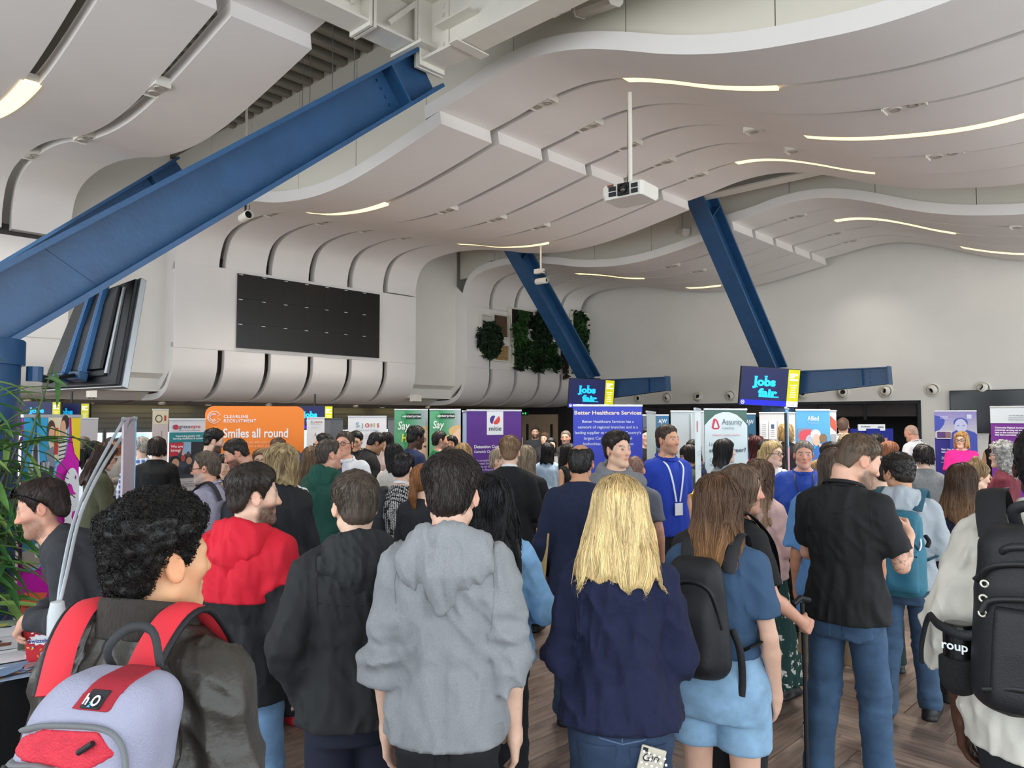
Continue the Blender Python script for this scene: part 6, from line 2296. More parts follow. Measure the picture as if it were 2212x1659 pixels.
leafy('dark_foliage', [(w * random.choice((.15, .5, .55, .95)) + random.gauss(0, .08), -.14, random.uniform(-.05, h * .5)) for _ in range(120)], (0, -1, .1), 900, .12, GREEN[1], r, .2, 6)
r, w, h = wall_panel(1204, 745, 1229, 795, 'framed dark panel with trailing brown vine on the plant wall', mat('#0e0d0c', .8))
leafy('vine', [(w * .45 + random.gauss(0, .04), -.13, random.uniform(-.25, h)) for _ in range(60)], (0, -1, -.3), 500, .13, GREEN[3], r, .8, 7, .2)
r, w, h = wall_panel(1232, 672, 1267, 805, 'tall mossy green panel right of the blue beam', GREEN[2])
leafy('foliage', [(random.uniform(0, w), -.08, random.uniform(0, h)) for _ in range(250)], (0, -1, .1), 2400, .11, GREEN[0], r, .2, 8)
for px, py, rx, ry, lab in ((1051, 733, 21, 36, 'round bushy plant ball at the left of the plant wall'), (1164, 710, 20, 36, 'oval bushy plant ball in the middle of the plant wall')):
    c = on_wall(px, py)
    Yc = c.y
    r = thing('plant_ball', lab, 'plant', c + V3 * .12)
    a, bz = rx / FPX * Yc * 1.25, ry / FPX * Yc
    pts = []
    for _ in range(300):
        th, ph = random.uniform(0, 6.28), math.acos(random.uniform(-1, 1))
        pts.append(U3 * (a * math.sin(ph) * math.cos(th)) + V3 * (.20 * math.sin(ph) * math.sin(th)) + Z3 * (bz * math.cos(ph)))
    leafy('foliage', pts, V3 * .4, 3600, .11, GREEN[1], r, .3, px)
    m = MB()
    m.tube([Z3 * -bz * .9, Z3 * -bz * 1.5, Z3 * (-bz * 2.0)], [.03, .015, .004], 6)
    m.build('trailing_stem', GREEN[0], r)
    MB().lathe([(0, bz * .85), (a * .5, bz * .7), (a * .8, 0), (a * .5, -bz * .7), (0, -bz * .85)], 12, None, rotM(U3, V3 * .25, Z3)).build('core', GREEN[1], r)
# ---------------------------------------------------------------- bags and held things (each stands for itself, in its bearer's frame)
def worn(key, name, label, cat, base=(0, -.2, 1.0)):
    root, B, k = PEOPLE[key]
    off = Vector(B.upi(A3(*base))) * k
    r = thing(name, label, cat, root.matrix_basis @ Vector((0, 0, 0)) if False else (0, 0, 0))
    c, s = math.cos(root.rotation_euler.z), math.sin(root.rotation_euler.z)
    r.location = root.location + Vector((c * off.x - s * off.y, s * off.x + c * off.y, off.z))
    r.rotation_euler = root.rotation_euler
    return r, B, k, off


def wsdf(w, name, f, lo, hi, h, m, parent=None, post=None):
    r, B, k, off = w
    lo, hi = np.array(lo, F4), np.array(hi, F4)
    xs = [axis_pts(lo[i], hi[i], -9, 9, h, h) for i in range(3)]
    V, Q = net(f, *xs)
    W = B.upi(V.astype(F4)) * k - np.array(off)
    return raw_obj(name, W, Q, m, parent or r)


def wpt(w, p):
    r, B, k, off = w
    return Vector(B.upi(A3(*p))) * k - off


def wtube(w, name, pts, rad, m, parent=None, flat=1.0, up=(1, 0, 0), n=8, sm=5):
    q = [wpt(w, p) for p in spline(pts, sm)]
    return MB().tube(q, rad * w[2], n, flat=flat, up=up).build(name, m, parent or w[0], smooth=50)


def onto(f, pts, lift=.003, axis=1, start=-.5, end=-.05):
    """drop (x, z) outline points onto the pack's outer face along y"""
    out = []
    for x, z in pts:
        ys = np.linspace(start, end, 140).astype(F4)
        d = f(np.stack([np.full(140, x, F4), ys, np.full(140, z, F4)], 1))
        i = np.argmax(d < 0)
        if d[i] >= 0:
            i = int(np.argmin(d))
        out.append((x, float(ys[i]) - lift, z))
    return out


def poly_clip(pts):
    """signed distance-like test for a convex outline in the x, z plane (counter-clockwise)"""
    P = np.array(pts, F4)

    def g(U):
        d = np.full(len(U), -9, F4)
        for a, b in zip(P, np.roll(P, -1, 0)):
            e = b - a
            n = np.array([e[1], -e[0]], F4) / (np.linalg.norm(e) + 1e-9)
            d = np.maximum(d, (U[:, 0] - a[0]) * n[0] + (U[:, 2] - a[1]) * n[1])
        return d
    return g


def pack_fn(c, hw, hd, hh, r=.06, taper=.25, bulge=.03, sd=1.0, amp=.004, shear=0.0):
    def f(P):
        q = P - A3(*c)
        if shear:
            q = q - A3(shear, 0, 0) * (P[:, 2:3] - 1.42)
        t = np.clip((q[:, 2] + hh) / (2 * hh), 0, 1)
        q = q * np.stack([1 + taper * t * t, 1 + .35 * t * t, 1 + 0 * t], 1).astype(F4)
        d = rbox(q, (0, 0, 0), (hw, hd, hh), r)
        d = smin(d, rbox(q, (0, -hd * .75, -hh * .30), (hw * .80, hd * .6, hh * .58), r * .8), bulge + .01)
        return d - amp * (1 - 2 * np.abs(2 * noise(P, (11, 11, 8), sd) - 1))
    return f


def straps(w, m, top=1.40, x=.075, y0=-.17, wd=.055, th=.012, out=.022, low=1.08, edge=None, up=.0, xb=.16):
    r, B, k, off = w
    for sg in (1, -1):
        sx = B.shx / .156
        pts = [(x * sg * sx, y0, top), (x * 1.15 * sg * sx, y0 * .72, 1.462 + out * .6 + up), (x * 1.25 * sg * sx, -.055, 1.50 + out + up), (x * 1.25 * sg * sx, .02, 1.475 + out + up), (x * 1.2 * sg * sx, .10 + out, 1.38), (x * 1.35 * sg * sx, .125 + out, 1.25),
               (xb * .98 * sg, .09 + out, 1.14), ((xb + .03) * sg, .0, low + .02), (xb * .9 * sg, y0 * .85, low)]
        wtube(w, 'shoulder_strap', pts, th * .5, m, flat=wd / th)
        if edge:
            wtube(w, 'strap_edge', [(p[0] + sg * wd * .46, p[1], p[2] - .004) for p in pts[:6]], .007, edge)


LAV, REDP, GRYZ, BLKN = mat('#9c9db2', .8, bump=.3, bscale=300), mat('#d22f42', .75, var=.10, vscale=60, bump=.5, bscale=240), mat('#7c8183', .7), mat('#15161a', .6, bump=.2, bscale=400)
# red and grey pack of the near figure
w = worn('leather', 'backpack', 'red and lavender-grey backpack worn over the brown leather jacket', 'backpack', (0, -.25, .92))
XO = .10
C0 = (XO, -.235, 1.215)
SHR = .30
pf = pack_fn(C0, .150, .105, .265, .08, .30, .03, 3.0, .003, SHR)
fz = lambda pts: [(x + XO + .035 + SHR * (1.487 - (1.43 - z) * .5 - 1.42), 1.487 - (1.43 - z) * .5) for x, z in pts]
wsdf(w, 'pack_body', pf, (-.26, -.48, .85), (.32, -.06, 1.50), .0075, LAV)


def region(nm, outline, m, o=.004, cut=None, hgt=.006):
    outline = fz(outline)
    g = poly_clip(outline)
    xs_, zs_ = [p[0] for p in outline], [p[1] for p in outline]
    f = lambda P: np.maximum(smax(pf(P) - o, g(P), .004), P[:, 1] + (.20 if cut is None else cut))
    return wsdf(w, nm, f, (min(xs_) - .02, -.46, min(zs_) - .02), (max(xs_) + .02, -.10, max(zs_) + .02), hgt, m)


region('upper_red_panel', [(-.150, 1.17), (.015, 1.145), (.060, 1.21), (.020, 1.285), (-.09, 1.275), (-.135, 1.23)], REDP)
region('lower_red_panel', [(-.165, .90), (-.02, .90), (.0, 1.02), (.012, 1.115), (-.06, 1.145), (-.158, 1.13)], REDP, .007)
region('black_panel', [(-.02, .90), (.035, .90), (.040, 1.02), (.020, 1.10), (.0, 1.03)], BLKN, .008)
region('side_red_panel', [(.098, 1.03), (.155, 1.03), (.155, 1.20), (.118, 1.21)], REDP, .004, .13)
region('patch', [(-.055, 1.335), (.02, 1.335), (.02, 1.425), (-.05, 1.425)], mat('#9c1c2c', .8), .005, .14)
for pts in ([(-.165, 1.19), (-.13, 1.255), (-.08, 1.287), (.02, 1.295), (.06, 1.25), (.078, 1.16), (.085, 1.05), (.095, .92)],
            [(-.172, 1.11), (-.13, 1.145), (-.07, 1.158), (-.01, 1.135), (.008, 1.12)]):
    wtube(w, 'zip', onto(pf, fz(pts), .005),   .0048, GRYZ, flat=2.2, n=8)
    wtube(w, 'zip_line', onto(pf, fz(pts), .009), .0014, mat('#3c4043', .6), n=6)
wtube(w, 'zip_pull', onto(pf, fz([(-.15, 1.125), (-.13, 1.14)]), .016), .005, BLKN)
wtube(w, 'zip_pull', onto(pf, fz([(.0, 1.22), (.022, 1.255)]), .012), .005, BLKN)
region('grey_tab', [(-.012, 1.095), (.025, 1.08), (.022, 1.14), (.0, 1.15)], GRYZ, .016)
wtube(w, 'bungee_cord', onto(pf, fz([(-.02, .90), (-.025, .97), (.0, 1.005), (.025, .98), (.03, .92)]), .014), .004, mat('#c9c9c9', .5, var=.9, vscale=160), n=6)
wtube(w, 'handle_loop', [(-.04 + XO, -.16, 1.44), (-.045 + XO, -.19, 1.50), (-.01 + XO, -.18, 1.54), (.04 + XO, -.18, 1.54), (.065 + XO, -.19, 1.49), (.055 + XO, -.17, 1.44)], .005, mat('#26282a', .7), flat=1.8)
yv_ = onto(pf, fz([(-.018, 1.398)]), .010, start=-.45)[0]
yv2 = onto(pf, fz([(-.018, 1.345)]), .010, start=-.45)[0]
a_, b_ = wpt(w, yv2), wpt(w, yv_)
up_ = (b_ - a_).normalized()
m = MB()
m.box((a_ + b_) / 2, (.036, .005, .033), None, rotM(Vector((1, 0, 0)), up_.cross(Vector((1, 0, 0))), up_))
m.build('logo_label', BLKN, w[0], bevel=.002)
WHT = mat('#eef2f4', .6)
text('h O', (a_ + b_) / 2 + Vector((-.0145, -.003, 0)) - up_ * .009, (1, 0, 0), up_, .025, WHT, w[0], .02, wid=.029, nrm=.004)
text('2', (a_ + b_) / 2 + Vector((-.002, -.003, 0)) - up_ * .013, (1, 0, 0), up_, .012, mat('#4fb6d8', .6), w[0], .02, nrm=.004)
straps(w, mat('#dc2f3c', .8), 1.40, .085, -.17, .07, .018, .032, edge=BLKN, up=.012)
# black pack at the right edge
w = worn('whiteshirt', 'backpack', 'large black backpack with three eyelets and bottle pocket on the white shirt', 'backpack', (0, -.25, .92))
pk = mat('#15161a', .55, var=.12, vscale=6, bump=.25, bscale=300)
pf = pack_fn((.0, -.235, 1.245), .145, .11, .245, .07, .25, .03, 5.0, .004)
wsdf(w, 'pack_body', pf, (-.22, -.48, .85), (.26, -.05, 1.48), .008, pk)
wsdf(w, 'front_pocket', lambda P: smax(pf(P) - .016, poly_clip([(-.085, 1.03), (.13, 1.03), (.12, 1.29), (-.07, 1.29)])(P), .012), (-.12, -.5, 1.0), (.2, -.15, 1.33), .008, pk)
for z in (1.335, 1.30, 1.265):
    p = onto(pf, [(-.098, z)], .006)[0]
    MB().lathe([(.006, -.003), (.011, -.004), (.0125, 0), (.011, .004), (.006, .003)], 16, None, Matrix.Rotation(R(90), 3, 'X') @ Matrix.Identity(3), wpt(w, p), close=True).build('eyelet', mat('#d8d4c4', .3, .8), w[0], smooth=1)
wtube(w, 'carry_handle', [(-.05, -.29, 1.40), (-.055, -.325, 1.425), (-.02, -.335, 1.44), (.06, -.335, 1.44), (.09, -.32, 1.42)], .010, mat('#202227', .5))
wtube(w, 'top_loop', [(-.05, -.17, 1.47), (-.05, -.19, 1.52), (.01, -.19, 1.53), (.03, -.17, 1.47)], .008, pk, flat=2)
for pts in ([(-.12, 1.34), (-.07, 1.385), (.05, 1.395), (.12, 1.34)], [(-.10, 1.27), (-.07, 1.305), (.06, 1.315), (.12, 1.27)], [(-.095, 1.08), (0, 1.10), (.12, 1.07)]):
    wtube(w, 'zip', onto(lambda P: pf(P) - .014, pts, .003), .004, mat('#0b0b0d', .5), flat=2)
wsdf(w, 'bottle', lambda P: smax(rc(P, (-.178, -.25, 1.07), (-.178, -.25, 1.20), .040, .040), P[:, 2] - 1.205, .01), (-.24, -.31, 1.0), (-.1, -.18, 1.26), .007, mat('#0c0c0d', .25))
wsdf(w, 'mesh_pocket', lambda P: smax(rc(P, (-.178, -.255, 1.06), (-.178, -.255, 1.15), .050, .050), P[:, 2] - 1.115, .006), (-.25, -.33, .98), (-.1, -.18, 1.14), .008, mat('#0e0e10', .8, bump=.6, bscale=350))
a_ = wpt(w, (-.212, -.288, 1.14))
text('roup', a_, (1, .02, 0), (0, 0, 1), .035, WHT, w[0], .02, nrm=.006)
wtube(w, 'side_strap', [(-.10, -.30, 1.20), (-.16, -.300, 1.185), (-.222, -.27, 1.195), (-.26, -.22, 1.20), (-.285, -.20, 1.12), (-.288, -.20, 1.06)], .006, pk, flat=2.2)
wtube(w, 'zip_pull', [(-.11, -.31, 1.22), (-.108, -.325, 1.19), (-.11, -.325, 1.16)], .004, mat('#c9c1a4', .3, .8))
straps(w, pk, 1.44, .10, -.17, .075, .02, .036, up=.015)
# slim black pack on the blue tshirt
w = worn('shorts', 'backpack', 'slim black backpack with hanging strap on the blue tshirt', 'backpack', (0, -.25, .88))
pf = pack_fn((-.03, -.215, 1.205), .135, .075, .235, .07, .30, .03, 8.0, .006)
wsdf(w, 'pack_body', pf, (-.22, -.42, .82), (.16, -.05, 1.46), .010, pk)
wtube(w, 'zip', onto(pf, [(-.14, 1.18), (-.10, 1.32), (-.03, 1.355), (.05, 1.32), (.09, 1.18)], .004), .005, mat('#0b0b0d', .5), flat=2)
p = onto(pf, [(-.10, 1.06)], .008)[0]
m = MB()
m.box(wpt(w, p), (.035, .006, .012))
m.build('label_tag', mat('#8a83a8', .6), w[0])
wtube(w, 'loose_strap', [(.10, -.16, 1.16), (.13, -.16, 1.08), (.135, -.15, .97), (.13, -.15, .90)], .005, pk, flat=3)
straps(w, pk, 1.38, .085, -.15, .06, .014, .024)
# teal pack
TEAL = mat('#2f7186', .7, var=.10, vscale=8, bump=.2, bscale=300)
w = worn('teal', 'backpack', 'teal backpack with top flap on the grey hoodie', 'backpack', (0, -.26, .85))
pf = pack_fn((.0, -.24, 1.13), .16, .10, .27, .07, .22, .03, 11.0, .007)
wsdf(w, 'pack_body', pf, (-.22, -.48, .8), (.22, -.05, 1.46), .011, TEAL)
wsdf(w, 'flap', lambda P: smax(pf(P) - .012, poly_clip([(-.12, 1.26), (.12, 1.25), (.12, 1.36), (-.12, 1.37)])(P), .012), (-.16, -.5, 1.2), (.16, -.12, 1.44), .010, TEAL)
wsdf(w, 'front_pocket', lambda P: smax(pf(P) - .014, poly_clip([(-.13, .90), (.13, .90), (.125, 1.16), (-.125, 1.17)])(P), .012), (-.17, -.52, .86), (.17, -.12, 1.2), .010, mat('#2a6a80', .7, var=.1, vscale=8))
for pts in ([(-.13, 1.20), (-.05, 1.235), (.06, 1.235), (.13, 1.18)], [(-.12, 1.14), (0, 1.15), (.12, 1.13)]):
    wtube(w, 'zip', onto(lambda P: pf(P) - .012, pts, .003), .005, mat('#1a4655', .6), flat=2)
wtube(w, 'white_cord', [(.135, -.30, 1.24), (.14, -.32, 1.20), (.13, -.33, 1.17)], .006, WHT)
wtube(w, 'side_strap', [(.15, -.20, 1.25), (.175, -.24, 1.22), (.17, -.28, 1.19)], .007, BLKN, flat=2)
straps(w, mat('#28586a', .7), 1.40, .10, -.16, .065, .016, .03)
# packs further back
w = worn('longhairman', 'backpack', 'boxy black backpack with grab handle worn between the blonde and the blue tshirt', 'backpack', (0, -.26, .9))
pf = pack_fn((.0, -.24, 1.16), .16, .11, .25, .08, .10, .02, 2.0, .003)
wsdf(w, 'pack_body', pf, (-.22, -.46, .84), (.22, -.05, 1.46), .011, pk)
wtube(w, 'grab_handle', [(-.05, -.20, 1.40), (-.04, -.21, 1.45), (.04, -.21, 1.45), (.05, -.20, 1.40)], .009, BLKN)
straps(w, pk, 1.38, .085, -.15, .06, .014, .024)
w = worn('lilac', 'backpack', 'charcoal backpack worn on the lilac shirt', 'backpack', (0, -.26, .9))
gm = mat('#2d2f36', .7)
wsdf(w, 'pack_body', pack_fn((.02, -.21, 1.14), .15, .08, .25, .07, .3, .02, 6.0, .004), (-.2, -.42, .84), (.22, -.05, 1.46), .013, gm)
straps(w, gm, 1.38, .085, -.15, .07, .016, .022)
w = worn('patterned', 'shoulder_bag', 'dark shoulder bag hanging from the black and white spotted top', 'bag', (-.16, -.14, .95))
gm = mat('#23262c', .7)
wsdf(w, 'bag_body', lambda P: rbox(P, (-.20, -.16, 1.10), (.11, .07, .15), .06) - .006 * noise(P, (14, 14, 9)), (-.36, -.28, .9), (-.04, -.03, 1.3), .013, gm)
wtube(w, 'bag_strap', [(-.27, -.17, 1.2), (-.21, -.15, 1.38), (-.15, -.08, 1.47), (-.12, .03, 1.46), (-.11, -.14, 1.44), (-.13, -.19, 1.2)], .008, gm, flat=3)

# ---- things in hands
def held(key, side, name, label, cat, along=.09, off=(0, 0, 0)):
    """an Empty at a hand of the bearer, in the hall's axes; returns it with finger, palm and thumb directions"""
    root, B, k = PEOPLE[key]
    S_, e, wr, fd, pn, cu = B.sh[side]
    q = Vector(B.upi(wr + fd * along + pn * .035)) * k
    rot = Matrix.Rotation(root.rotation_euler.z, 3, 'Z')
    U = lambda v: rot @ Vector((B.RU @ np.asarray(v, F4)))
    r = thing(name, label, cat, root.location + rot @ q + Vector(off))
    return r, U(fd), U(pn), U(np.cross(fd, pn) * side)


def sheet(root, c, x, y, w, h, th, m, nm, bevel=0):
    x, y = Vector(x).normalized(), Vector(y).normalized()
    y = (y - x * y.dot(x)).normalized()
    return MB().box(c, (w, h, th), None, rotM(x, y, x.cross(y))).build(nm, m, root, bevel=bevel)


r, fd, pn, th = held('navysuit', -1, 'envelope', 'brown padded envelope with white label held by the navy suit', 'envelope', .06, (-.09, -.08, .06))
sheet(r, (0, 0, .11), (.25, -.95, 0), (.1, 0, 1), .25, .34, .012, mat('#b39a66', .8, var=.06), 'paper', .003)
sheet(r, Vector((-.008, 0, .13)), (.25, -.95, 0), (.1, 0, 1), .06, .11, .016, mat('#e6e4dc', .7), 'label')
r, fd, pn, th = held('blackpolo', 1, 'card', 'white card held in front by the black polo shirt', 'card', .08)
sheet(r, (-.05, 0, .0), (1, .25, .05), (0, .9, .35), .20, .10, .002, mat('#dfe2ea', .6), 'card_sheet')
r, fd, pn, th = held('paperlady', 1, 'paper', 'white sheet of paper held by the person near the pale doors', 'paper', .06)
sheet(r, (.0, -.02, .05), (1, 0, .1), (0, -.3, 1), .21, .30, .002, mat('#f0f2f6', .7), 'paper_sheet')
r, fd, pn, th = held('longhairman', 1, 'walking_stick', 'black walking stick held by the long-haired person', 'stick', .07)
z = r.location.z
MB().tube([(0, 0, .10), (.01, .01, -.2), (.015, .015, -z + .01)], .011, 8).build('shaft', BLKN, r, smooth=40)
MB().tube([(-.05, -.02, .10), (-.01, -.005, .125), (.04, .015, .11)], .014, 8).build('handle', BLKN, r, smooth=40)
r, fd, pn, th = held('teal', 1, 'leaflet', 'black and white leaflets held at the hip by the teal backpack wearer', 'leaflet', .09, (.03, -.10, -.03))
sheet(r, (0, 0, 0), (1, .1, .05), (0, .3, .9), .22, .15, .004, mat('#e8e8ea', .6), 'leaflet_sheet')
sheet(r, (.01, -.012, -.025), (1, .1, .05), (0, .3, .9), .22, .10, .004, mat('#1b1c20', .5), 'leaflet_sheet')
text('Are you', Vector((-.05, -.022, -.02)), (1, .1, .05), (0, .3, .9), .034, WHT, r, .02, nrm=.004)
r, fd, pn, th = held('bunlady', 1, 'phone', 'dark phone held up by the person with the fair hair bun', 'phone', .08)
sheet(r, (0, 0, .03), (.8, .4, 0), (0, -.2, 1), .072, .15, .009, mat('#1b1c22', .2), 'phone_body', .002)
r, fd, pn, th = held('navypolo', 1, 'leaflet', 'pink leaflet held by the navy shirt with goatee', 'leaflet', .07)
sheet(r, (.0, -.03, .0), (1, .1, 0), (0, -.5, .8), .12, .17, .002, mat('#e86a8a', .6), 'leaflet_sheet')
r, fd, pn, th = held('olive', 1, 'folder', 'violet folder held out by the olive blazer', 'folder', .08, (.03, -.05, -.10))
sheet(r, (.0, .0, .0), (.75, -.35, -.1), (.12, 0, 1), .23, .31, .006, mat('#6f5fd0', .6), 'folder_cover')
r, fd, pn, th = held('whitetop', 1, 'paper', 'cream paper held by the cream knitted top', 'paper', .07)
sheet(r, (.0, -.02, .0), (1, .1, 0), (0, -.5, .8), .15, .21, .002, mat('#e9e6df', .7), 'paper_sheet')
# phone in the back pocket, belt and pocket lines of the jeans
root, B, k = PEOPLE['blonde']
pt = lambda x, y, z: Vector(B.upi(A3(x, y, z)) if False else A3(x, y, z)) * k
rot = Matrix.Rotation(root.rotation_euler.z, 3, 'Z')
r = thing('phone', 'phone in spotted beige case sticking out of the blue jeans back pocket', 'phone', root.location + rot @ pt(.085, -.172, .815))
r.rotation_euler = (R(-4), R(14), root.rotation_euler.z)
MB().box((0, 0, 0), (.078, .011, .15)).build('case', mat('#c9c0ae', .5), r, bevel=.004)
sh = [(WHT, oval(-.03 + .016 * i + (.008 if j % 2 else 0), -.01 + .017 * j, .0042, .0042, 10)) for i in range(5) for j in range(5)]
print_mesh((0, -.0055, 0), (1, 0, 0), (0, 0, 1), r, sh, 'dots')
text('Gio', (-.032, -.0055, .028), (1, 0, .2), (-.2, 0, 1), .036, mat('#2a2430', .5), r, .0, ital=.3, nrm=.003)
m = MB()
m.box((-.026, .001, .064), (.016, .014, .012))
m.build('camera_bump', mat('#26262a', .3), r)


def pockets(key, c, st, yb=-.150):
    root, B, k = PEOPLE[key]
    w = (root, B, k, Vector((0, 0, 0)))
    f = legs_fn(B, o=.012, kn=.008, an=.008, sd=.0, amp=0)
    for sg in (1, -1):
        g = poly_clip([(sg * .085 - .06, .79), (sg * .085, .765), (sg * .085 + .06, .79), (sg * .085 + .066, .885), (sg * .085 - .066, .885)])
        fn = lambda P: np.maximum(smax(f(P) - .009, g(P), .003), P[:, 1] + .05)
        V, Q = net(fn, *[axis_pts(a, b, -9, 9, .008, .008) for a, b in ((-.19, .19), (-.24, -.02), (.74, .91))])
        raw_obj('back_pocket', V * k, Q, c, root)
    for pts in ([(.0, .98), (.0, .90), (.0, .80)], [(-.14, .93), (-.07, .905), (0, .89), (.07, .905), (.14, .93)]):
        q = [Vector(p) * k for p in onto(f, pts, .002, start=-.3, end=-.02)]
        MB().tube(q, .0025, 5).build('seam', st, root)


DN = mat('#2a3d58', .85, var=.22, vscale=14, bump=.3, bscale=500)
SEAM = mat('#5d7291', .8)
pockets('blonde', DN, SEAM)
pockets('blackpolo', mat('#3b5674', .85, var=.22, vscale=14, bump=.3, bscale=500), mat('#27405e', .8))
pockets('shorts', mat('#8fb4d3', .85, var=.12, vscale=14), mat('#6d93b5', .8))
pockets('greyhood', mat('#14151a', .85), mat('#23252b', .8))
# trainers' dark side stripe, white badge lettering on the shirts
for sg in (1, -1):
    root, B, k = PEOPLE['shortsman']
    a = B.legs[sg][2]
    for sd in (1, -1):
        p = [Vector((a[0] + sd * (.046 - .004 * i), a[1] - .03 + .035 * i, .075 - .010 * i)) * k for i in range(5)]
        MB().tube(p, [.006, .010, .012, .010, .005], 6).build('shoe_stripe', BLKN, root)
def chest_text(key, rows, size, m, x=.03, z=1.27, back=False, y=None):
    root, B, k = PEOPLE[key]
    f = lambda P: sect(B.up(P), B.prof, .028)
    for i, t in enumerate(rows):
        zz = z - i * size * 1.15
        yy = y if y is not None else (B.prof[6][2] + B.prof[6][3] + .032)
        p = Vector((-x, yy, zz)) * k if not back else Vector((x, -yy, zz)) * k
        text(t, p, (-1, 0, 0) if not back else (1, 0, 0), (0, 0, 1), size * k, m, root, .02, 'CENTER', nrm=.004)


chest_text('bigblue', ('Allied', 'healthcare', 'services'), .035, WHT, x=.09, z=1.26)
chest_text('navytee', ('Hi I do love', 'to help'), .045, WHT, x=-.0, z=1.30, back=True)


def seam(key, pts, c, rr=.0022, mirror=False):
    root, B, k = PEOPLE[key]
    for sg in ((1, -1) if mirror else (1,)):
        q = [(x * sg, z) for x, z in spline([(a, b) for a, b in pts], 4).tolist()]
        f = lambda P: TOPF[key](B.upi(P))
        p = loc_path(B, k, onto(f, q, .0012, start=-.45, end=-.02))
        MB().tube(p, rr, 5).build('seam', mat(c, .7), root)


for key, c in (('leather', '#2a2622'), ('greyhood', '#7d8083'), ('blackhood', '#0f1012'), ('blackpolo', '#0a0a0b'), ('blonde', '#0f1530'), ('navysuit', '#101730'), ('blacksuit', '#0c0c0e')):
    seam(key, [(.105, 1.465), (.150, 1.40), (.150, 1.30), (.142, 1.22)], c, mirror=True)
seam('leather', [(-.15, 1.385), (-.05, 1.372), (.05, 1.372), (.15, 1.385)], '#2a2622')
seam('blackhood', [(-.15, 1.30), (0, 1.285), (.15, 1.30)], '#0f1012')
seam('blackpolo', [(-.09, 1.47), (-.07, 1.40), (0, 1.365), (.07, 1.40), (.09, 1.47)], '#0a0a0b')
for key in ('navysuit', 'blacksuit'):
    seam(key, [(0, 1.46), (0, 1.2), (0, .95)], '#0c0f1c', .003)
# ---------------------------------------------------------------- banners, stands and boards
def corner_frame(p0, p1):
    """unit reading direction from two top corners, and the width"""
    d = Vector(p1) - Vector(p0)
    d.z = 0
    return d.normalized(), d.length


def rollup(px0, px1, py, Y0, Y1, label, face, h=None, name='rollup_banner', back='#9a9a9e', base=True, rail='#c6c8ca', ztop=None, cat='banner', pole=True):
    """pull-up banner between two top corners (pixel columns at distances Y0, Y1); returns root, origin at its foot, x, up, width, height"""
    a, b = at(px0, py, Y0), at(px1, py, Y1)
    zt = ztop or (a.z + b.z) / 2
    x, w = corner_frame(a, b)
    c = (a + b) / 2
    r = thing(name, label, cat, (c.x, c.y, 0), math.atan2(x.y, x.x))
    hb = h or zt - .09
    o = Vector((-w / 2, -.004, zt - hb))
    MB().box((0, .001, zt - hb / 2), (w, .004, hb)).build('panel', face, r)
    MB().box((0, .002, zt + .008), (w + .008, .020, .022)).build('top_rail', mat(rail, .35, .5), r, bevel=.004)
    if base:
        MB().box((0, .01, .05), (w + .02, .15, .085)).build('cassette', mat('#a3a6a8', .35, .6), r, bevel=.02)
        for sx in (-.32, .32):
            MB().box((sx * w, .01, .01), (.05, .36, .018)).build('foot', mat('#8d9092', .4, .6), r, bevel=.004)
    if pole:
        MB().tube([(0, .03, .06), (0, .022, zt)], .010, 8).build('support_pole', mat('#b5b8ba', .3, .8), r, smooth=40)
    return r, o, Vector((1, 0, 0)), Vector((0, 0, 1)), w, hb


P = lambda c: mat(c, .55)
W_ = P('#eef0f2')
# ---- pink nursery banner at the left
r, o, x, y, w, h = rollup(49, 173, 902, 4.2, 4.62, 'bright pink banner with beach photographs beside the bamboo plant', P('#d613b4'), name='tension_banner', base=False, pole=False)
U_ = lambda u, v: (u * w, v * h)
k = h / 1.0


def PX(px, py):  # banner picture coordinates: px 0..1 across, py metres down from the top
    return (px * w, h - py)


sh = []
sh.append((P('#f3d32a'), [PX(1, 0), PX(.82, 0), PX(.84, .12), PX(.90, .22), PX(1, .27)]))
ph = [PX(0, 0), PX(.76, 0), PX(.76, .10), PX(.70, .22), PX(.56, .28), PX(.50, .40), PX(.38, .50), PX(.2, .52), PX(0, .47)]
sh.append((P('#7cc3e2'), [(u + (.012 if u > .01 else 0), v - .012) for u, v in ph]))
sh.append((P('#3aa9dc'), ph))
sh += [(P('#a37f6c'), [PX(0, .36), PX(.20, .345), PX(.50, .38), PX(.38, .49), PX(.2, .51), PX(0, .46)]),
       (P('#3c3b42'), [PX(.02, .33), PX(.18, .28), PX(.35, .25), PX(.53, .30), PX(.50, .39), PX(.2, .35)]),
       (P('#cfd3de'), [PX(.08, .34), PX(.17, .14), PX(.24, .10), PX(.30, .33)]), (P('#4c4d57'), [PX(.17, .20), PX(.20, .02), PX(.24, .20), PX(.25, .33), PX(.18, .33)]),
       (P('#e9d9b8'), [PX(.40, .0), PX(.74, .0), PX(.74, .10), PX(.66, .24), PX(.54, .26), PX(.42, .16)]),
       (P('#8a8f9c'), [PX(.36, .20), PX(.50, .17), PX(.55, .30), PX(.42, .28)]), (P('#5a3a2a'), oval(*PX(.455, .07), w * .07, .055)), (P('#e3b093'), oval(*PX(.47, .10), w * .06, .05)),
       (P('#3a2a22'), oval(*PX(.70, .03), w * .07, .045)), (P('#e0aa8c'), oval(*PX(.66, .07), w * .05, .055)), (P('#e8e2d6'), [PX(.58, .14), PX(.74, .13), PX(.68, .25), PX(.58, .27)]),
       (P('#d23a34'), [PX(.51, .06), PX(.57, .06), PX(.57, .22), PX(.51, .22)]), (P('#e6d23c'), [PX(.52, .08), PX(.56, .08), PX(.56, .12), PX(.52, .12)])]
for i in range(5):
    sh.append((P('#3a3636'), [PX(.585, .15 + i * .024), PX(.73 - i * .008, .142 + i * .024), PX(.73 - i * .008, .149 + i * .024), PX(.585, .158 + i * .024)]))
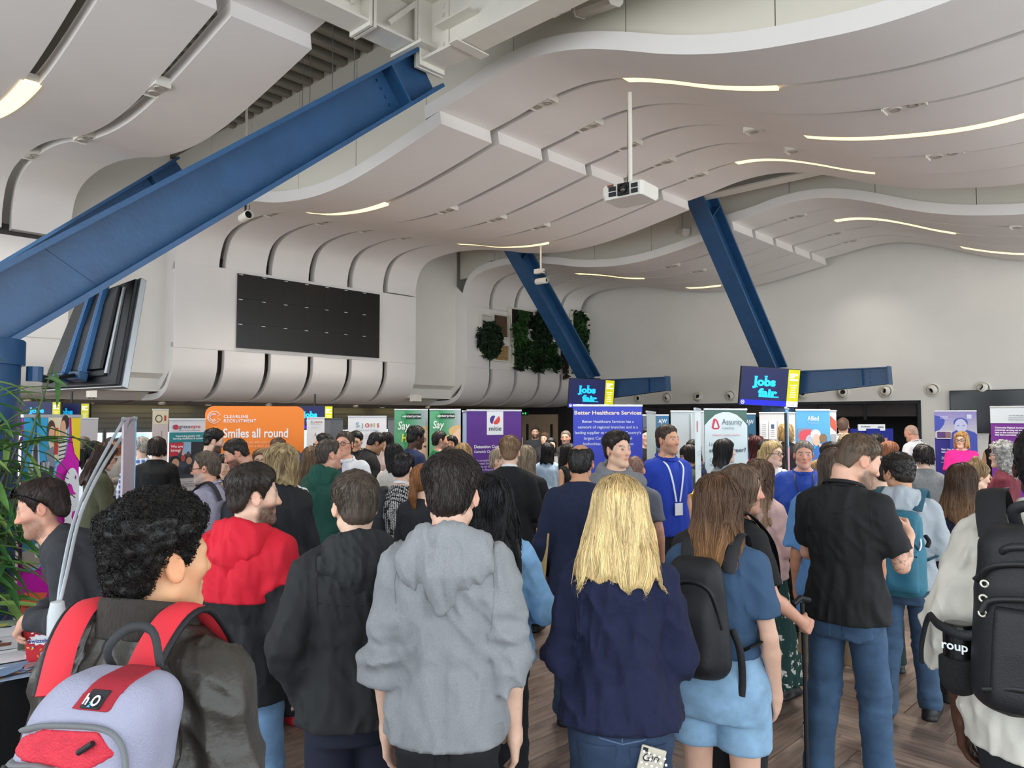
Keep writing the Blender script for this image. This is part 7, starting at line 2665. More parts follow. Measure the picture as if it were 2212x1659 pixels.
for i in range(6):
    sh.append((W_, rect(w * (.29 + i * .022), h - .315, w * .010, .055)))
sh += [(P('#f07a5a'), [PX(0, .46), PX(.12, .50), PX(.05, .58), PX(0, .60)]), (P('#7cc3e2'), [(max(u, 0), v) for u, v in oval(*PX(.20, .69), w * .265, .185, 26)]), (P('#48a7d8'), [(max(u, 0), v) for u, v in oval(*PX(.19, .69), w * .25, .172, 26)]),
       (P('#2f86b4'), [PX(0, .70), PX(.435, .675), PX(.425, .74), PX(0, .755)]), (P('#a79b90'), [PX(0, .755), PX(.425, .735), PX(.38, .80), PX(.25, .865), PX(.05, .85), PX(0, .83)]),
       (P('#dfe4ee'), oval(*PX(.23, .76), w * .035, .045)), (P('#8d5f4c'), oval(*PX(.23, .705), w * .025, .018)), (P('#f3714d'), [PX(0, .98), PX(.43, 1.02), PX(.32, 1.12), PX(.12, 1.28), PX(0, 1.33)]),
       (P('#7cc3e2'), oval(*PX(.17, 1.56), w * .15, .105)), (P('#b9d4e6'), oval(*PX(.165, 1.56), w * .14, .095)), (P('#24242a'), oval(*PX(.165, 1.58), w * .07, .06)), (P('#3f9a45'), [PX(.10, 1.65), PX(.17, 1.60), PX(.24, 1.65), PX(.17, 1.655)])]
# the white whale-like h and the letters below it
sh.append((W_, oval(*PX(.80, .44), w * .145, .135, 24)))
sh.append((W_, [PX(.66, .46), PX(.94, .44), PX(.94, .54), PX(.90, .57), PX(.83, .57), PX(.81, .60), PX(.83, .63), PX(.90, .64), PX(.93, .67), PX(.92, .71), PX(.88, .735), PX(.58, .75), PX(.555, .72), PX(.56, .68), PX(.60, .655), PX(.66, .645), PX(.69, .62),
                 PX(.68, .585), PX(.64, .57), PX(.59, .57), PX(.56, .54), PX(.57, .50), PX(.61, .475)]))
sh.append((P('#d613b4'), [PX(.69, .475), PX(.70, .42), PX(.745, .395), PX(.80, .41), PX(.84, .45), PX(.89, .468)]))
sh.append((P('#8a1a8a'), oval(*PX(.865, .365), w * .014, .012, 10)))
print_mesh(o + Vector((0, 0, 0)), x, y, r, sh)
text('pq', o + Vector(PX(.90, 1.02)[0] * x + PX(.90, 1.02)[1] * y) + x * -.0, (0, 0, -1), (1, 0, 0), .34, W_, r, .03, nrm=.03)
for sx, pts in ((-1, [(-w / 2 + .02, .02, h - .02), (-w / 2 - .07, .10, h * .78), (-w / 2 - .15, .12, h * .5), (-w / 2 - .10, .10, .66)]), (1, [(w / 2 - .02, .03, h - .02), (w / 2 - .1, .22, h * .7), (0, .22, .8), (-w / 2 - .06, .12, .66)])):
    MB().tube(spline(pts, 6), .007, 6).build('tension_rod', mat('#5b5e62', .4, .4), r, smooth=1)
MB().box((-w / 2 - .09, .11, .62), (.07, .06, .10)).build('hub', mat('#4c4f52', .5), r, bevel=.01)
MB().tube([(-w / 2 - .09, .11, .60), (-w / 2 - .09, .11, .0)], .022, 10).build('leg', mat('#7d8084', .4, .6), r, smooth=40)
MB().tube([(-w / 2 - .09, .11, .60), (w / 2 - .05, .16, .0)], .010, 8).build('brace', mat('#7d8084', .4, .6), r, smooth=40)
# ---- grey tension banner seen almost edge-on, with two long rods and a tube in front of the table
b0, t0 = at(123, 1330, 2.45), at(266, 908, 3.1)
r = thing('tension_banner', 'banner on a grey tube stand with two long bowed rods, seen from its edge', 'banner', (b0.x, b0.y, 0))
L_ = lambda p: Vector(p) - r.location
GT = mat('#aeb4b9', .35, .4)
MB().tube([L_((b0.x, b0.y, 0)), L_(b0 - Vector((0, 0, .03)))], .021, 14).build('tube', GT, r, smooth=40)
MB().lathe([(0, -.06), (.028, -.06), (.028, .0), (.020, .045), (0, .05)], 14, c=L_(b0)).build('hub', mat('#c3c8cb', .4), r, smooth=40)
for dx, tp in ((0, at(268, 905, 3.1)), (.03, at(292, 903, 3.35))):
    mid = [at(135 + dx * 300, 1240, 2.52), at(165 + dx * 330, 1110, 2.68), at(215 + dx * 400, 1000, 2.88)]
    MB().tube([Vector(p) for p in spline([L_(b0), *[L_(m_) for m_ in mid], L_(tp)], 6)], .0065, 8).build('bowed_rod', GT, r, smooth=1)
    MB().tube([L_(tp), L_(tp) * .97 + L_(mid[2]) * .03], .011, 8).build('rod_tip', mat('#8f9498', .4), r)
for tp in (at(150, 1408, 2.75), at(140, 1408, 2.35)):
    MB().tube([L_(b0 - Vector((0, 0, .03))), L_(Vector((tp.x, tp.y, b0.z - .45)))], .008, 8).build('stay', GT, r, smooth=1)
a, b = at(266, 903, 3.1), at(291, 900, 3.55)
d = (b - a)
d.z = 0
nn = d.normalized().cross(Z3) * .004
m = MB()
m.hexa([L_(q) for q in (a - Z3 * 1.75 - nn, b - Z3 * 1.75 - nn, b - Z3 * 1.75 + nn, a - Z3 * 1.75 + nn)], [L_(q) for q in (a - nn, b - nn, b + nn, a + nn)])
m.build('panel', P('#b9aab4'), r)
m = MB()
m.hexa([L_(q) for q in (b - Z3 * 1.75 - nn * 2, b - Z3 * 1.75 + d * .03 - nn * 2, b - Z3 * 1.75 + d * .03 + nn * 2, b - Z3 * 1.75 + nn * 2)], [L_(q) for q in (b - nn * 2, b + d * .03 - nn * 2, b + d * .03 + nn * 2, b + nn * 2)])
m.build('printed_edge', P('#86bfe0'), r)
# ---- learning disability charity banner
r, o, x, y, w, h = rollup(366, 444, 907, 8.6, 8.9, 'grey and teal charity banner with a red hiring bubble left of the orange stand', P('#d7d4d6'))
RED, TEALP, NAVYP = P('#c02a3a'), P('#1f8288'), P('#2a3f5c')
hh = lambda v: h - v * w  # heights in banner widths from the top
sh = [(TEALP, rect(0, hh(.62), w, .27 * w)), (P('#3d4652'), rect(0, hh(1.62), w, 1.0 * w)), (P('#8fb3cf'), rect(.36 * w, hh(.95), .3 * w, .33 * w)), (RED, [(0, hh(.63)), (.40 * w, hh(.63)), (.38 * w, hh(.82)), (.22 * w, hh(.99)), (0, hh(1.02))]),
      (P('#22262c'), rect(.6 * w, hh(1.0), .4 * w, .38 * w)), (P('#1c1a1a'), oval(.17 * w, hh(1.12), .14 * w, .13 * w)), (P('#c99a80'), oval(.18 * w, hh(1.20), .10 * w, .13 * w)), (P('#2b3440'), oval(.2 * w, hh(1.5), .2 * w, .2 * w, 16, 0, 180)),
      (P('#2a2321'), oval(.55 * w, hh(1.06), .10 * w, .09 * w)), (P('#b98a74'), oval(.55 * w, hh(1.14), .08 * w, .10 * w)), (P('#20242c'), oval(.6 * w, hh(1.5), .22 * w, .24 * w, 16, 0, 180)), (P('#b5453a'), oval(.38 * w, hh(1.06), .06 * w, .09 * w)), (P('#d3a78c'), oval(.38 * w, hh(.94), .04 * w, .05 * w)),
      (P('#5a3f4c'), oval(.52 * w, hh(.96), .05 * w, .08 * w)), (TEALP, oval(.15 * w, hh(.20), .07 * w, .07 * w)), (RED, oval(.17 * w, hh(.20), .07 * w, .07 * w))]
print_mesh(o, x, y, r, sh)
text('grace', o + x * .25 * w + y * hh(.23), x, y, .145 * w, NAVYP, r, .01, nrm=.014, wid=.31 * w)
text('eyre', o + x * .575 * w + y * hh(.23), x, y, .145 * w, RED, r, .01, nrm=.014, wid=.26 * w)
text('RESPECT · EQUALITY · INDEPENDENCE', o + x * .25 * w + y * hh(.31), x, y, .034 * w, NAVYP, r, 0, nrm=.014, wid=.58 * w)
text('Supporting people with\nlearning disabilities & autism', o + x * .5 * w + y * hh(.47), x, y, .072 * w, W_, r, .012, 'CENTER', nrm=.014)
text('We are\nhiring!', o + x * .03 * w + y * hh(.77), x, y, .105 * w, W_, r, .015, nrm=.024)
text('Get in touch\nrecruitment@grace-eyre.org\nwww.grace-eyre.org', o + x * .5 * w + y * hh(1.74), x, y, .062 * w, P('#6a5a62'), r, 0, 'CENTER', nrm=.014)
# ---- orange recruitment stand (curved corners, fabric)
a, b = at(444, 877, 9.0), at(658, 877, 9.3)
x0, w = corner_frame(a, b)
r = thing('fabric_stand', 'large orange rounded fabric stand in the middle left of the hall', 'banner', ((a.x + b.x) / 2, (a.y + b.y) / 2, 0), math.atan2(x0.y, x0.x))
zt = a.z
x, y = Vector((1, 0, 0)), Vector((0, 0, 1))
MB().extrude(rrect(-w / 2, .06, w, zt - .06, .10, 6), (0, .02, 0), x, y, (0, -.04, 0)).build('fabric_panel', P('#f5872c'), r, smooth=30)
for sx in (-.4, .4):
    MB().box((sx * w, 0, .03), (.08, .4, .06)).build('foot', GT, r, bevel=.005)
o = Vector((-w / 2, -.0205, 0))
v = lambda py: zt - (py - 877) / FPX * 9.15
uu = lambda px: (px - 444) / 214 * w
sh = [(P('#3b4fae'), rect(0, .4, uu(480), v(978) - .4)), (P('#8fbf3a'), rect(uu(478), .4, uu(500) - uu(478), v(978) - .4)), (P('#3b4fae'), rect(uu(600), .4, w - uu(600), v(978) - .4)), (P('#d9b79c'), oval(uu(642), v(986), .035, .05)), (P('#7a5a3c'), oval(uu(642), v(980), .045, .04))]
print_mesh(o, x, y, r, sh)
text('CLEARLINE\nRECRUITMENT', o + x * uu(483) + y * v(902.5), x, y, .052, W_, r, .02, wid=uu(552) - uu(483), nrm=.004, space=1.2)
text('Smiles all round', o + x * uu(482) + y * v(944), x, y, .155, W_, r, .02, wid=uu(622) - uu(482), nrm=.004)
text('Our people can help you with a year round\nFind out which right role is where you', o + x * uu(483) + y * v(957), x, y, .046, P('#f7c79a'), r, .005, nrm=.004, wid=uu(595) - uu(483))
for k_, rr in ((0, .072), (1, .050), (2, .034)):
    m = MB()
    c0 = o + x * (uu(463) - (.012 if k_ else 0)) + y * v(901) + Vector((0, -.004, 0))
    m.tube([c0 + x * rr * 1.0 * math.cos(R(t)) + y * rr * math.sin(R(t)) for t in range(45, 316, 15)], .0035, 5)
    m.build('emblem', W_, r)
for sg in (1, -1):
    m = MB()
    c0 = o + x * uu(463) + y * v(901) + Vector((0, -.004, 0))
    m.tube([c0 + x * .05 + y * .051 * sg, c0 + x * .072 + y * .030 * sg, c0 + x * .040 + y * .012 * sg], .0035, 5)
    m.build('emblem', W_, r)
# ---- school banners
COLS = ('#6a9fd0', '#e3cf7c', '#5aa98f', '#d23f3a', '#e79ab8', '#b9c06a', '#d9607a', '#c23a4a')


def school(px0, px1, py, Y, label, big):
    r, o, x, y, w, h = rollup(px0, px1, py, Y, Y + .1, label, P('#e9ebee'))
    f = .15 * w if big else .17 * w
    u = .20 if big else .22
    for i, (ch, sc) in enumerate(zip("StJOHN'S", (1.25, .8, 1, 1, 1, 1, 1, 1))):
        text(ch, o + x * w * (u + i * (.078 if big else .082)) + y * (h - .27 * w), x, y, f * sc, P(COLS[i]), r, .015)
    text('School and College', o + x * .5 * w + y * (h - .37 * w), x, y, .075 * w, P('#9fb2c2'), r, 0, 'CENTER')
    print_mesh(o, x, y, r, bars(.25 * w, h - .58 * w, .5 * w, .14 * w, 3, P('#c3ccd6'), px0) + ([(P('#8d98a8'), [(.42 * w, h - 1.0 * w), (.48 * w, h - .78 * w), (.53 * w, h - .95 * w), (.56 * w, h - 1.0 * w)])] if not big else []))


school(663, 701, 904, 10.3, 'narrow white school banner behind the two people in talk', False)
school(752, 835, 901, 10.6, 'wide white school banner with coloured letters', True)
# grey felt boards behind them
for i, (pa, pb, py, Y) in enumerate(((700, 713, 906, 11.2), (709, 741, 906, 11.4), (838, 853, 905, 11.6))):
    rollup(pa, pb, py, Y, Y + .1, 'grey felt display board ' + ('beside the narrow school banner', 'between the two school banners', 'beside the first green banner')[i], mat('#6c6f76', .9, bump=.3), name='display_board', rail='#4c4f55', cat='board')
# white pillar-like boards on the far left
rollup(172, 212, 905, 11.4, 11.6, 'plain light grey board behind the pink banner', P('#b9b6ba'), name='display_board', cat='board')
r, o, x, y, w, h = rollup(330, 364, 886, 10.3, 10.5, 'tall pale panel with a ring emblem left of the charity banner', P('#cfc6c6'), name='display_board', cat='board')
print_mesh(o, x, y, r, [(P('#ded7bd'), rect(0, h - .20, w, .2)), (P('#4a463c'), oval(.38 * w, h - .12, .055, .055)), (P('#ded7bd'), oval(.38 * w, h - .12, .04, .04)), (P('#c23a34'), rect(.72 * w, h - .15, .03, .075))])
MB().box((.02, -.006, (h - .2) / 2), (.006, .004, h - .2)).build('joint', P('#8d8688'), r)
# ---- two green hiring banners
for i, (pa, pb) in enumerate(((852, 924), (928, 995))):
    r, o, x, y, w, h = rollup(pa, pb, 886, 10.9, 11.0, ('left', 'right')[i] + ' of the two green banners with white handwriting and a big face', P('#5fa97e'))
    hh = lambda v: h - v * w
    n = 12
    sh = [(P('#%02x%02x%02x' % tuple(int(a_ + (b_ - a_) * j / n) for a_, b_ in zip((52, 150, 90), (188, 184, 200)))), rect(w * (.30 + .7 * j / n), hh(3.2), w * .7 / n + .001, 3.2 * w)) for j in range(n)]
    sh += [(P('#d9b47c'), oval(.95 * w, hh(.68), .34 * w, .20 * w)), (P('#e8c3a8'), [(min(u_, w), v_) for u_, v_ in oval(1.02 * w, hh(1.3), .38 * w, .72 * w)]), (P('#5a4a42'), oval(.92 * w, hh(1.10), .05 * w, .03 * w)), (P('#cf5f64'), oval(.95 * w, hh(1.66), .06 * w, .06 * w)),
           (P('#22312a'), rect(.34 * w, hh(.26), .46 * w, .15 * w)), (P('#3f9a5c'), rect(.22 * w, hh(.26), .12 * w, .15 * w))]
    print_mesh(o, x, y, r, [(m_, [(min(max(u_, 0), w), v_) for u_, v_ in p_]) for m_, p_ in sh])
    text('-enterprise', o + x * .225 * w + y * hh(.215), x, y, .105 * w, W_, r, .02, nrm=.016, wid=.565 * w)
    text('Say', o + x * .09 * w + y * hh(.58), x, y, .34 * w, W_, r, .012, nrm=.016, ital=.2, wid=.36 * w)
    text('Hey', o + x * .20 * w + y * hh(.95), x, y, .34 * w, P('#f2e63a'), r, .012, nrm=.016, ital=.2, wid=.40 * w)
# ---- purple custody banner
r, o, x, y, w, h = rollup(1008, 1126, 888, 9.0, 9.3, 'tall purple banner with white logo square and white text', P('#5b2a8c'))
hh = lambda v: h - v * w
sh = [(W_, rect(.36 * w, hh(.40), .30 * w, .40 * w)), (P('#4a2a86'), oval(.48 * w, hh(.15), .065 * w, .075 * w, 16, 60, 250)), (P('#e2493c'), oval(.525 * w, hh(.14), .075 * w, .085 * w, 16, 225, 405))]
print_mesh(o, x, y, r, sh)
text('mitie', o + x * .51 * w + y * hh(.33), x, y, .115 * w, P('#3a3a44'), r, .008, 'CENTER', nrm=.005)
text('Detention Custody Officers', o + x * .13 * w + y * hh(.62), x, y, .072 * w, W_, r, .02)
text('Gatwick Overseas Escorting', o + x * .13 * w + y * hh(.70), x, y, .064 * w, W_, r, .008)
text('Join exceptional teams within our\nOverseas Escorting division delivering\nservices on behalf of the Home Office at\nGatwick Airport.', o + x * .13 * w + y * hh(.84), x, y, .052 * w, P('#d9cfe8'), r, .004)
text('Working as a DCO means being\nsupporting and empathising with\nmany international people', o + x * .13 * w + y * hh(1.14), x, y, .052 * w, P('#d9cfe8'), r, .004)
rollup(1000, 1008, 890, 9.05, 9.35, 'narrow pale blue side of a banner left of the purple banner', P('#a9c6e0'), pole=False)
# ---- blue healthcare banner
r, o, x, y, w, h = rollup(1238, 1387, 878, 6.9, 6.95, 'royal blue healthcare banner with centred white text', P('#3a48c4'))
hh = lambda v: h - v * w
text('Better Healthcare Services', o + x * .5 * w + y * hh(.115), x, y, .076 * w, P('#f0b8b4'), r, .03, 'CENTER', wid=.97 * w)
text('Better Healthcare Services', o + x * .5 * w + y * hh(.115), x, y, .076 * w, P('#f6ece8'), r, .012, 'CENTER', wid=.97 * w, nrm=.0035)
for i, t in enumerate(('Better Healthcare Services has a', 'network of regional branches and is a', "leading supplier to many of the Country's", 'largest Care Homes and Local', 'Authorities and Private Services')):
    text(t, o + x * .5 * w + y * hh(.235 + .079 * i), x, y, .057 * w, P('#e4e8f6'), r, .008, 'CENTER')
# ---- aviation banners
r, o, x, y, w, h = rollup(1388, 1444, 898, 10.9, 11.0, 'slate blue banner with white initials behind the blue polo', P('#4a5a7c'))
n = 8
print_mesh(o, x, y, r, [(P('#%02x%02x%02x' % tuple(int(a_ + (b_ - a_) * j / n) for a_, b_ in zip((82, 88, 112), (32, 104, 150)))), rect(w * j / n, 0, w / n, h)) for j in range(n)])
text('AJW', o + x * .60 * w + y * (h - .26 * w), x, y, .20 * w, W_, r, .0, nrm=.008, wid=.32 * w)
text('Take your career\nto new heights', o + x * .04 * w + y * (h - .56 * w), x, y, .10 * w, W_, r, .012, nrm=.008)
r, o, x, y, w, h = rollup(1606, 1632, 895, 10.6, 10.7, 'dark blue banner with white initials right of the green-cornered banner', P('#1f5878'))
text('AJW', o + x * .2 * w + y * (h - .6 * w), x, y, .38 * w, W_, r, 0, wid=.6 * w)
print_mesh(o, x, y, r, [(P('#d9b8a8'), oval(.5 * w, h - 1.5 * w, .15 * w, .22 * w)), (P('#1a1a22'), oval(.55 * w, h - 1.38 * w, .18 * w, .18 * w))])
# ---- plain backs and side-on banners
r, o, x, y, w, h = rollup(1449, 1522, 890, 9.4, 9.6, 'blank pale back of a banner behind the blue polo', P('#c3ced3'), base=True, pole=False)
MB().tube([(.05, -.02, .05), (.04, -.015, h + .07)], .010, 8).build('support_pole', mat('#e8eaea', .3), r, smooth=40)
rollup(1397, 1416, 892, 7.7, 9.0, 'grey banner turned edge-on beside the royal blue banner', P('#a9b6b8'), pole=False)
r, o, x, y, w, h = rollup(1501, 1513, 886, 6.6, 7.3, 'white side-on banner with tiny column of text before the green-cornered banner', P('#d5dfe2'), pole=False)
hh = lambda v: h - v
sh = [(P('#4e6e62'), rect(0, 0, w, h - 1.22))] + [(P('#e59a98'), rect(.25 * w, hh(.20), .2 * w, .10))] + sum([bars(.2 * w, hh(.42 + .13 * i), .6 * w, .05, 2, P('#9fb0b6'), i) for i in range(6)], [])
print_mesh(o, x, y, r, sh)
# ---- assurity banner
r, o, x, y, w, h = rollup(1521, 1613, 886, 8.3, 8.5, 'white banner with green corners and red triangle logo', P('#4e6e62'))
hh = lambda v: h - v * w
sh = [(P('#e3eef0'), [(0, hh(.30)), (.10 * w, hh(.20)), (.25 * w, hh(.09)), (.42 * w, hh(.04)), (.58 * w, hh(.04)), (.75 * w, hh(.09)), (.90 * w, hh(.20)), (w, hh(.30)), (w, hh(1.30)), (.85 * w, hh(1.40)), (.5 * w, hh(1.46)), (.15 * w, hh(1.40)), (0, hh(1.30))])]
c_ = P('#d8485a')
sh += [(c_, [(.16 * w, hh(.34)), (.20 * w, hh(.18)), (.24 * w, hh(.16)), (.30 * w, hh(.20)), (.35 * w, hh(.33)), (.32 * w, hh(.375)), (.20 * w, hh(.375))]), (P('#e3eef0'), [(.205 * w, hh(.33)), (.255 * w, hh(.20)), (.31 * w, hh(.33)), (.29 * w, hh(.345)), (.22 * w, hh(.345))])]
print_mesh(o, x, y, r, sh)
text('Assurity', o + x * .40 * w + y * hh(.285), x, y, .17 * w, P('#6b7a80'), r, -.006, nrm=.006, wid=.48 * w)
text('Consulting', o + x * .40 * w + y * hh(.365), x, y, .065 * w, P('#aebac0'), r, 0, nrm=.006)
text('Independent workplace compliance', o + x * .5 * w + y * hh(.50), x, y, .045 * w, P('#eea5a8'), r, 0, 'CENTER', nrm=.006)
text('Looking to', o + x * .09 * w + y * hh(.69), x, y, .098 * w, P('#7d8a92'), r, 0, nrm=.006)
text('start a career?', o + x * .09 * w + y * hh(.82), x, y, .112 * w, P('#56626a'), r, .014, nrm=.006, wid=.86 * w)
text('Come and meet\nour friendly team', o + x * .10 * w + y * hh(1.0), x, y, .085 * w, P('#8795a0'), r, 0, nrm=.006)
# ---- board with pinned papers
r, o, x, y, w, h = rollup(1640, 1718, 893, 10.8, 10.6, 'display board covered with pinned white papers', P('#cfd0d2'), name='display_board', cat='board')
rg = random.Random(4)
for i in range(4):
    for j in range(3):
        pw = w * .21
        px_, pz_ = -w / 2 + w * (.03 + .245 * i), h - .10 - (j + 1) * .30 + .12
        q = MB()
        q.box((px_ + pw / 2, -.009 - .001 * j, pz_ + .13), (pw, .003, .27))
        q = q.build('pinned_paper', P(rg.choice(('#e4e6ea', '#dcdcd8', '#eceef2'))), r)
        print_mesh((px_, -.0115 - .001 * j, pz_), (1, 0, 0), (0, 0, 1), q, bars(.02, .03, pw - .04, .2, 7, P('#9a9ca2'), i * 7 + j) + ([(P(('#4a5a78', '#b06a5a')[j % 2]), rect(.03, .15, pw * .4, .06))] if (i + j) % 3 == 1 else []))
# ---- care banners
r, o, x, y, w, h = rollup(1719, 1792, 887, 8.5, 8.6, 'sky blue care banner with white name at the top', P('#57a9dd'))
hh = lambda v: h - v * w
sh = [(P('#7f8fa6'), rrect(.04 * w, hh(1.05), .42 * w, .60 * w, .05 * w)), (P('#d94a55'), oval(.30 * w, hh(.66), .24 * w, .17 * w)), (P('#b9c3cf'), oval(.38 * w, hh(.80), .12 * w, .17 * w)), (P('#dfe3ea'), oval(.56 * w, hh(.62), .15 * w, .13 * w)), (P('#e8bfa4'), oval(.58 * w, hh(.76), .11 * w, .16 * w)),
      (P('#8a6a4c'), oval(.78 * w, hh(.72), .12 * w, .12 * w)), (P('#2f6ec2'), [(.48 * w, hh(1.35)), (.52 * w, hh(1.0)), (.64 * w, hh(.92)), (.9 * w, hh(.78)), (w, hh(.9)), (w, hh(1.35))]), (P('#e8bfa4'), [(.62 * w, hh(.86)), (.72 * w, hh(.86)), (.70 * w, hh(1.0))])]
print_mesh(o, x, y, r, sh)
text('Allied', o + x * .5 * w + y * hh(.26), x, y, .17 * w, W_, r, .015, 'CENTER', wid=.34 * w)
text('Healthcare', o + x * .5 * w + y * hh(.34), x, y, .07 * w, P('#a9d3ee'), r, 0, 'CENTER')
r, o, x, y, w, h = rollup(1697, 1703, 884, 7.2, 8.2, 'blue and pink banner turned edge-on left of the care banner', P('#7fb6e0'), pole=False)
print_mesh(o, x, y, r, [(P('#d9a0b0'), rect(0, h - .75, w, .35))])
MB().tube([(-w / 2, .0, .03), (-w / 2, .0, h + .05)], .014, 8).build('mast', BLK, r, smooth=40)
r, o, x, y, w, h = rollup(1791, 1806, 889, 9.1, 9.2, 'white and orange poster behind the care banner', P('#d9d6d6'))
print_mesh(o, x, y, r, [(P('#d9573c'), [(.1 * w, h - .05), (.9 * w, h - .12), (.9 * w, h - .25), (.1 * w, h - .18)]), (P('#a5a8ae'), rect(.1 * w, h - .42, .8 * w, .14))])
# ---- probation banners on the right
r, o, x, y, w, h = rollup(2018, 2109, 889, 11.2, 11.0, 'violet banner with a large blue-toned portrait behind the pink dress', P('#2a2a86'))
hh = lambda v: h - v * w
n = 8
sh = [(P('#%02x%02x%02x' % tuple(int(a_ + (b_ - a_) * j / n) for a_, b_ in zip((142, 132, 186), (196, 200, 190)))), rect(0, hh(.72 - .72 / n * (n - 1 - j) if False else .09 * (j + 1)), w, .09 * w)) for j in range(n)]
bl = P('#3b49a8')
sh += [(bl, [(0, hh(.10)), (.16 * w, hh(.14)), (.25 * w, hh(.24)), (.22 * w, hh(.36)), (.12 * w, hh(.50)), (0, hh(.55))]), (bl, oval(.62 * w, hh(.30), .17 * w, .13 * w)), (P('#b9bcd6'), oval(.62 * w, hh(.40), .15 * w, .20 * w)), (P('#6a74b8'), oval(.56 * w, hh(.385), .035 * w, .014 * w)), (P('#6a74b8'), oval(.69 * w, hh(.385), .035 * w, .014 * w)),
       (bl, [(.35 * w, hh(.74)), (.40 * w, hh(.58)), (.52 * w, hh(.50)), (.62 * w, hh(.60)), (.76 * w, hh(.50)), (.94 * w, hh(.56)), (w, hh(.62)), (w, hh(1.15)), (.35 * w, hh(1.15))]), (W_, rect(.04 * w, hh(.74), .35 * w, .21 * w)), (P('#5a3a78'), rect(.05 * w, hh(.725), .20 * w, .18 * w)), (P('#8a6a6a'), rect(.25 * w, hh(.725), .13 * w, .18 * w)), (P('#c9cfe6'), rect(.77 * w, hh(.19), .11 * w, .11 * w))]
sh += bars(.13 * w, hh(.19), .25 * w, .08 * w, 2, P('#d6d9ee'), 3)
print_mesh(o, x, y, r, sh)
text('See the good,\ntake charge', o + x * .14 * w + y * hh(1.05), x, y, .075 * w, W_, r, .012, nrm=.02)
text('There\'s potential\nBring it out', o + x * .14 * w + y * hh(1.26), x, y, .042 * w, W_, r, .008, nrm=.02)
print_mesh(o, x, y, r, [(W_, rect(.13 * w, hh(1.39), .6 * w, .012 * w))])
r, o, x, y, w, h = rollup(2139, 2290, 880, 9.0, 8.3, 'purple banner with pale heading at the right edge', P('#6b2a86'))
hh = lambda v: h - v * w
print_mesh(o, x, y, r, [(P('#c5ccd2'), rect(0, hh(.24), w, .24 * w))] + bars(.28 * w, hh(.20), .4 * w, .10 * w, 3, P('#8f9aa2'), 5))
text('Community Payback involves\nindividuals carrying out work to pay\nback to the communities for the crimes\nthey have committed.', o + x * .07 * w + y * hh(.32), x, y, .037 * w, W_, r, .014, nrm=.006)
for i in range(5):
    text(('benefits local communities', 'reduces crime and the fear of crime', 'gives people the chance to make amends', 'learns people skills while working', 'Nominate a project')[i], o + x * .17 * w + y * hh(.58 + .045 * i), x, y, .030 * w, P('#d9c3e2'), r, .006, nrm=.004)
# ---- blue display board with white sign on a table
a, b = at(1838, 918, 12.6), at(1930, 918, 12.9)
x0, w = corner_frame(a, b)
r = thing('display_board', 'low dark blue folding board with white header sign at the counter', 'board', ((a.x + b.x) / 2, (a.y + b.y) / 2, 0), math.atan2(x0.y, x0.x))
zt = at(1880, 926, 12.7).z
for i in range(3):
    MB().box(((i - 1) * w / 3, .02 * abs(i - 1), zt - .45), (w / 3 - .01, .03, .9)).build('felt_panel', mat('#1c2a8c', .9), r)
MB().box((-.02, -.0, zt + .02), (w * .62, .02, .11)).build('header_sign', W_, r)
print_mesh((-w * .30, -.0105, zt), (1, 0, 0), (0, 0, 1), r, bars(.02, .02, .2, .04, 1, P('#3a3a44'), 2) + bars(.38, .01, .16, .05, 1, P('#3a3a44'), 3))
for i, (u_, c2) in enumerate(((-.18, '#d6dbe6'), (.22, '#c98a7a'), (.30, '#d6dbe6'))):
    MB().box((u_, -.02, zt - .22 - .05 * i), (.16, .004, .22)).build('pinned_paper', P(c2), r)
MB().box((0, -.02, zt - .93), (w + .1, .6, .05)).build('table_top', P('#b6b6b8'), r)
for sx in (-1, 1):
    MB().box((sx * w * .5, 0, (zt - .95) / 2), (.05, .5, zt - .96)).build('leg', GT, r)
# ---- emergency exit sign over the pale doors
p = on_s(1134, 893, S0 + .045)
r = thing('exit_sign', 'small green lit exit sign over the pale doors', 'sign', p, GROT - R(90))
MB().box((0, 0, 0), (.34, .05, .14)).build('box', mat('#12301f', .5, emit=.2), r)
print_mesh((-.17, -.026, -.07), (1, 0, 0), (0, 0, 1), r, [(mat('#58e07a', .5, emit=.8), [(.22, .03), (.26, .07), (.24, .11), (.20, .10), (.19, .04)]), (mat('#58e07a', .5, emit=.8), [(.06, .07), (.11, .11), (.11, .085), (.16, .085), (.16, .055), (.11, .055), (.11, .03)])])
r = thing('poster', 'small orange poster on the dark wall right of the pale doors', 'poster', on_s(1180, 930, S0 + .05), GROT - R(90))
MB().box((0, 0, 0), (.22, .012, .30)).build('board', P('#c9853c'), r)
print_mesh((-.11, -.007, -.15), (1, 0, 0), (0, 0, 1), r, bars(.03, .06, .16, .14, 4, P('#f2e3cf'), 6))
r['label'] = 'small orange poster on the dark wall right of the pale doors'
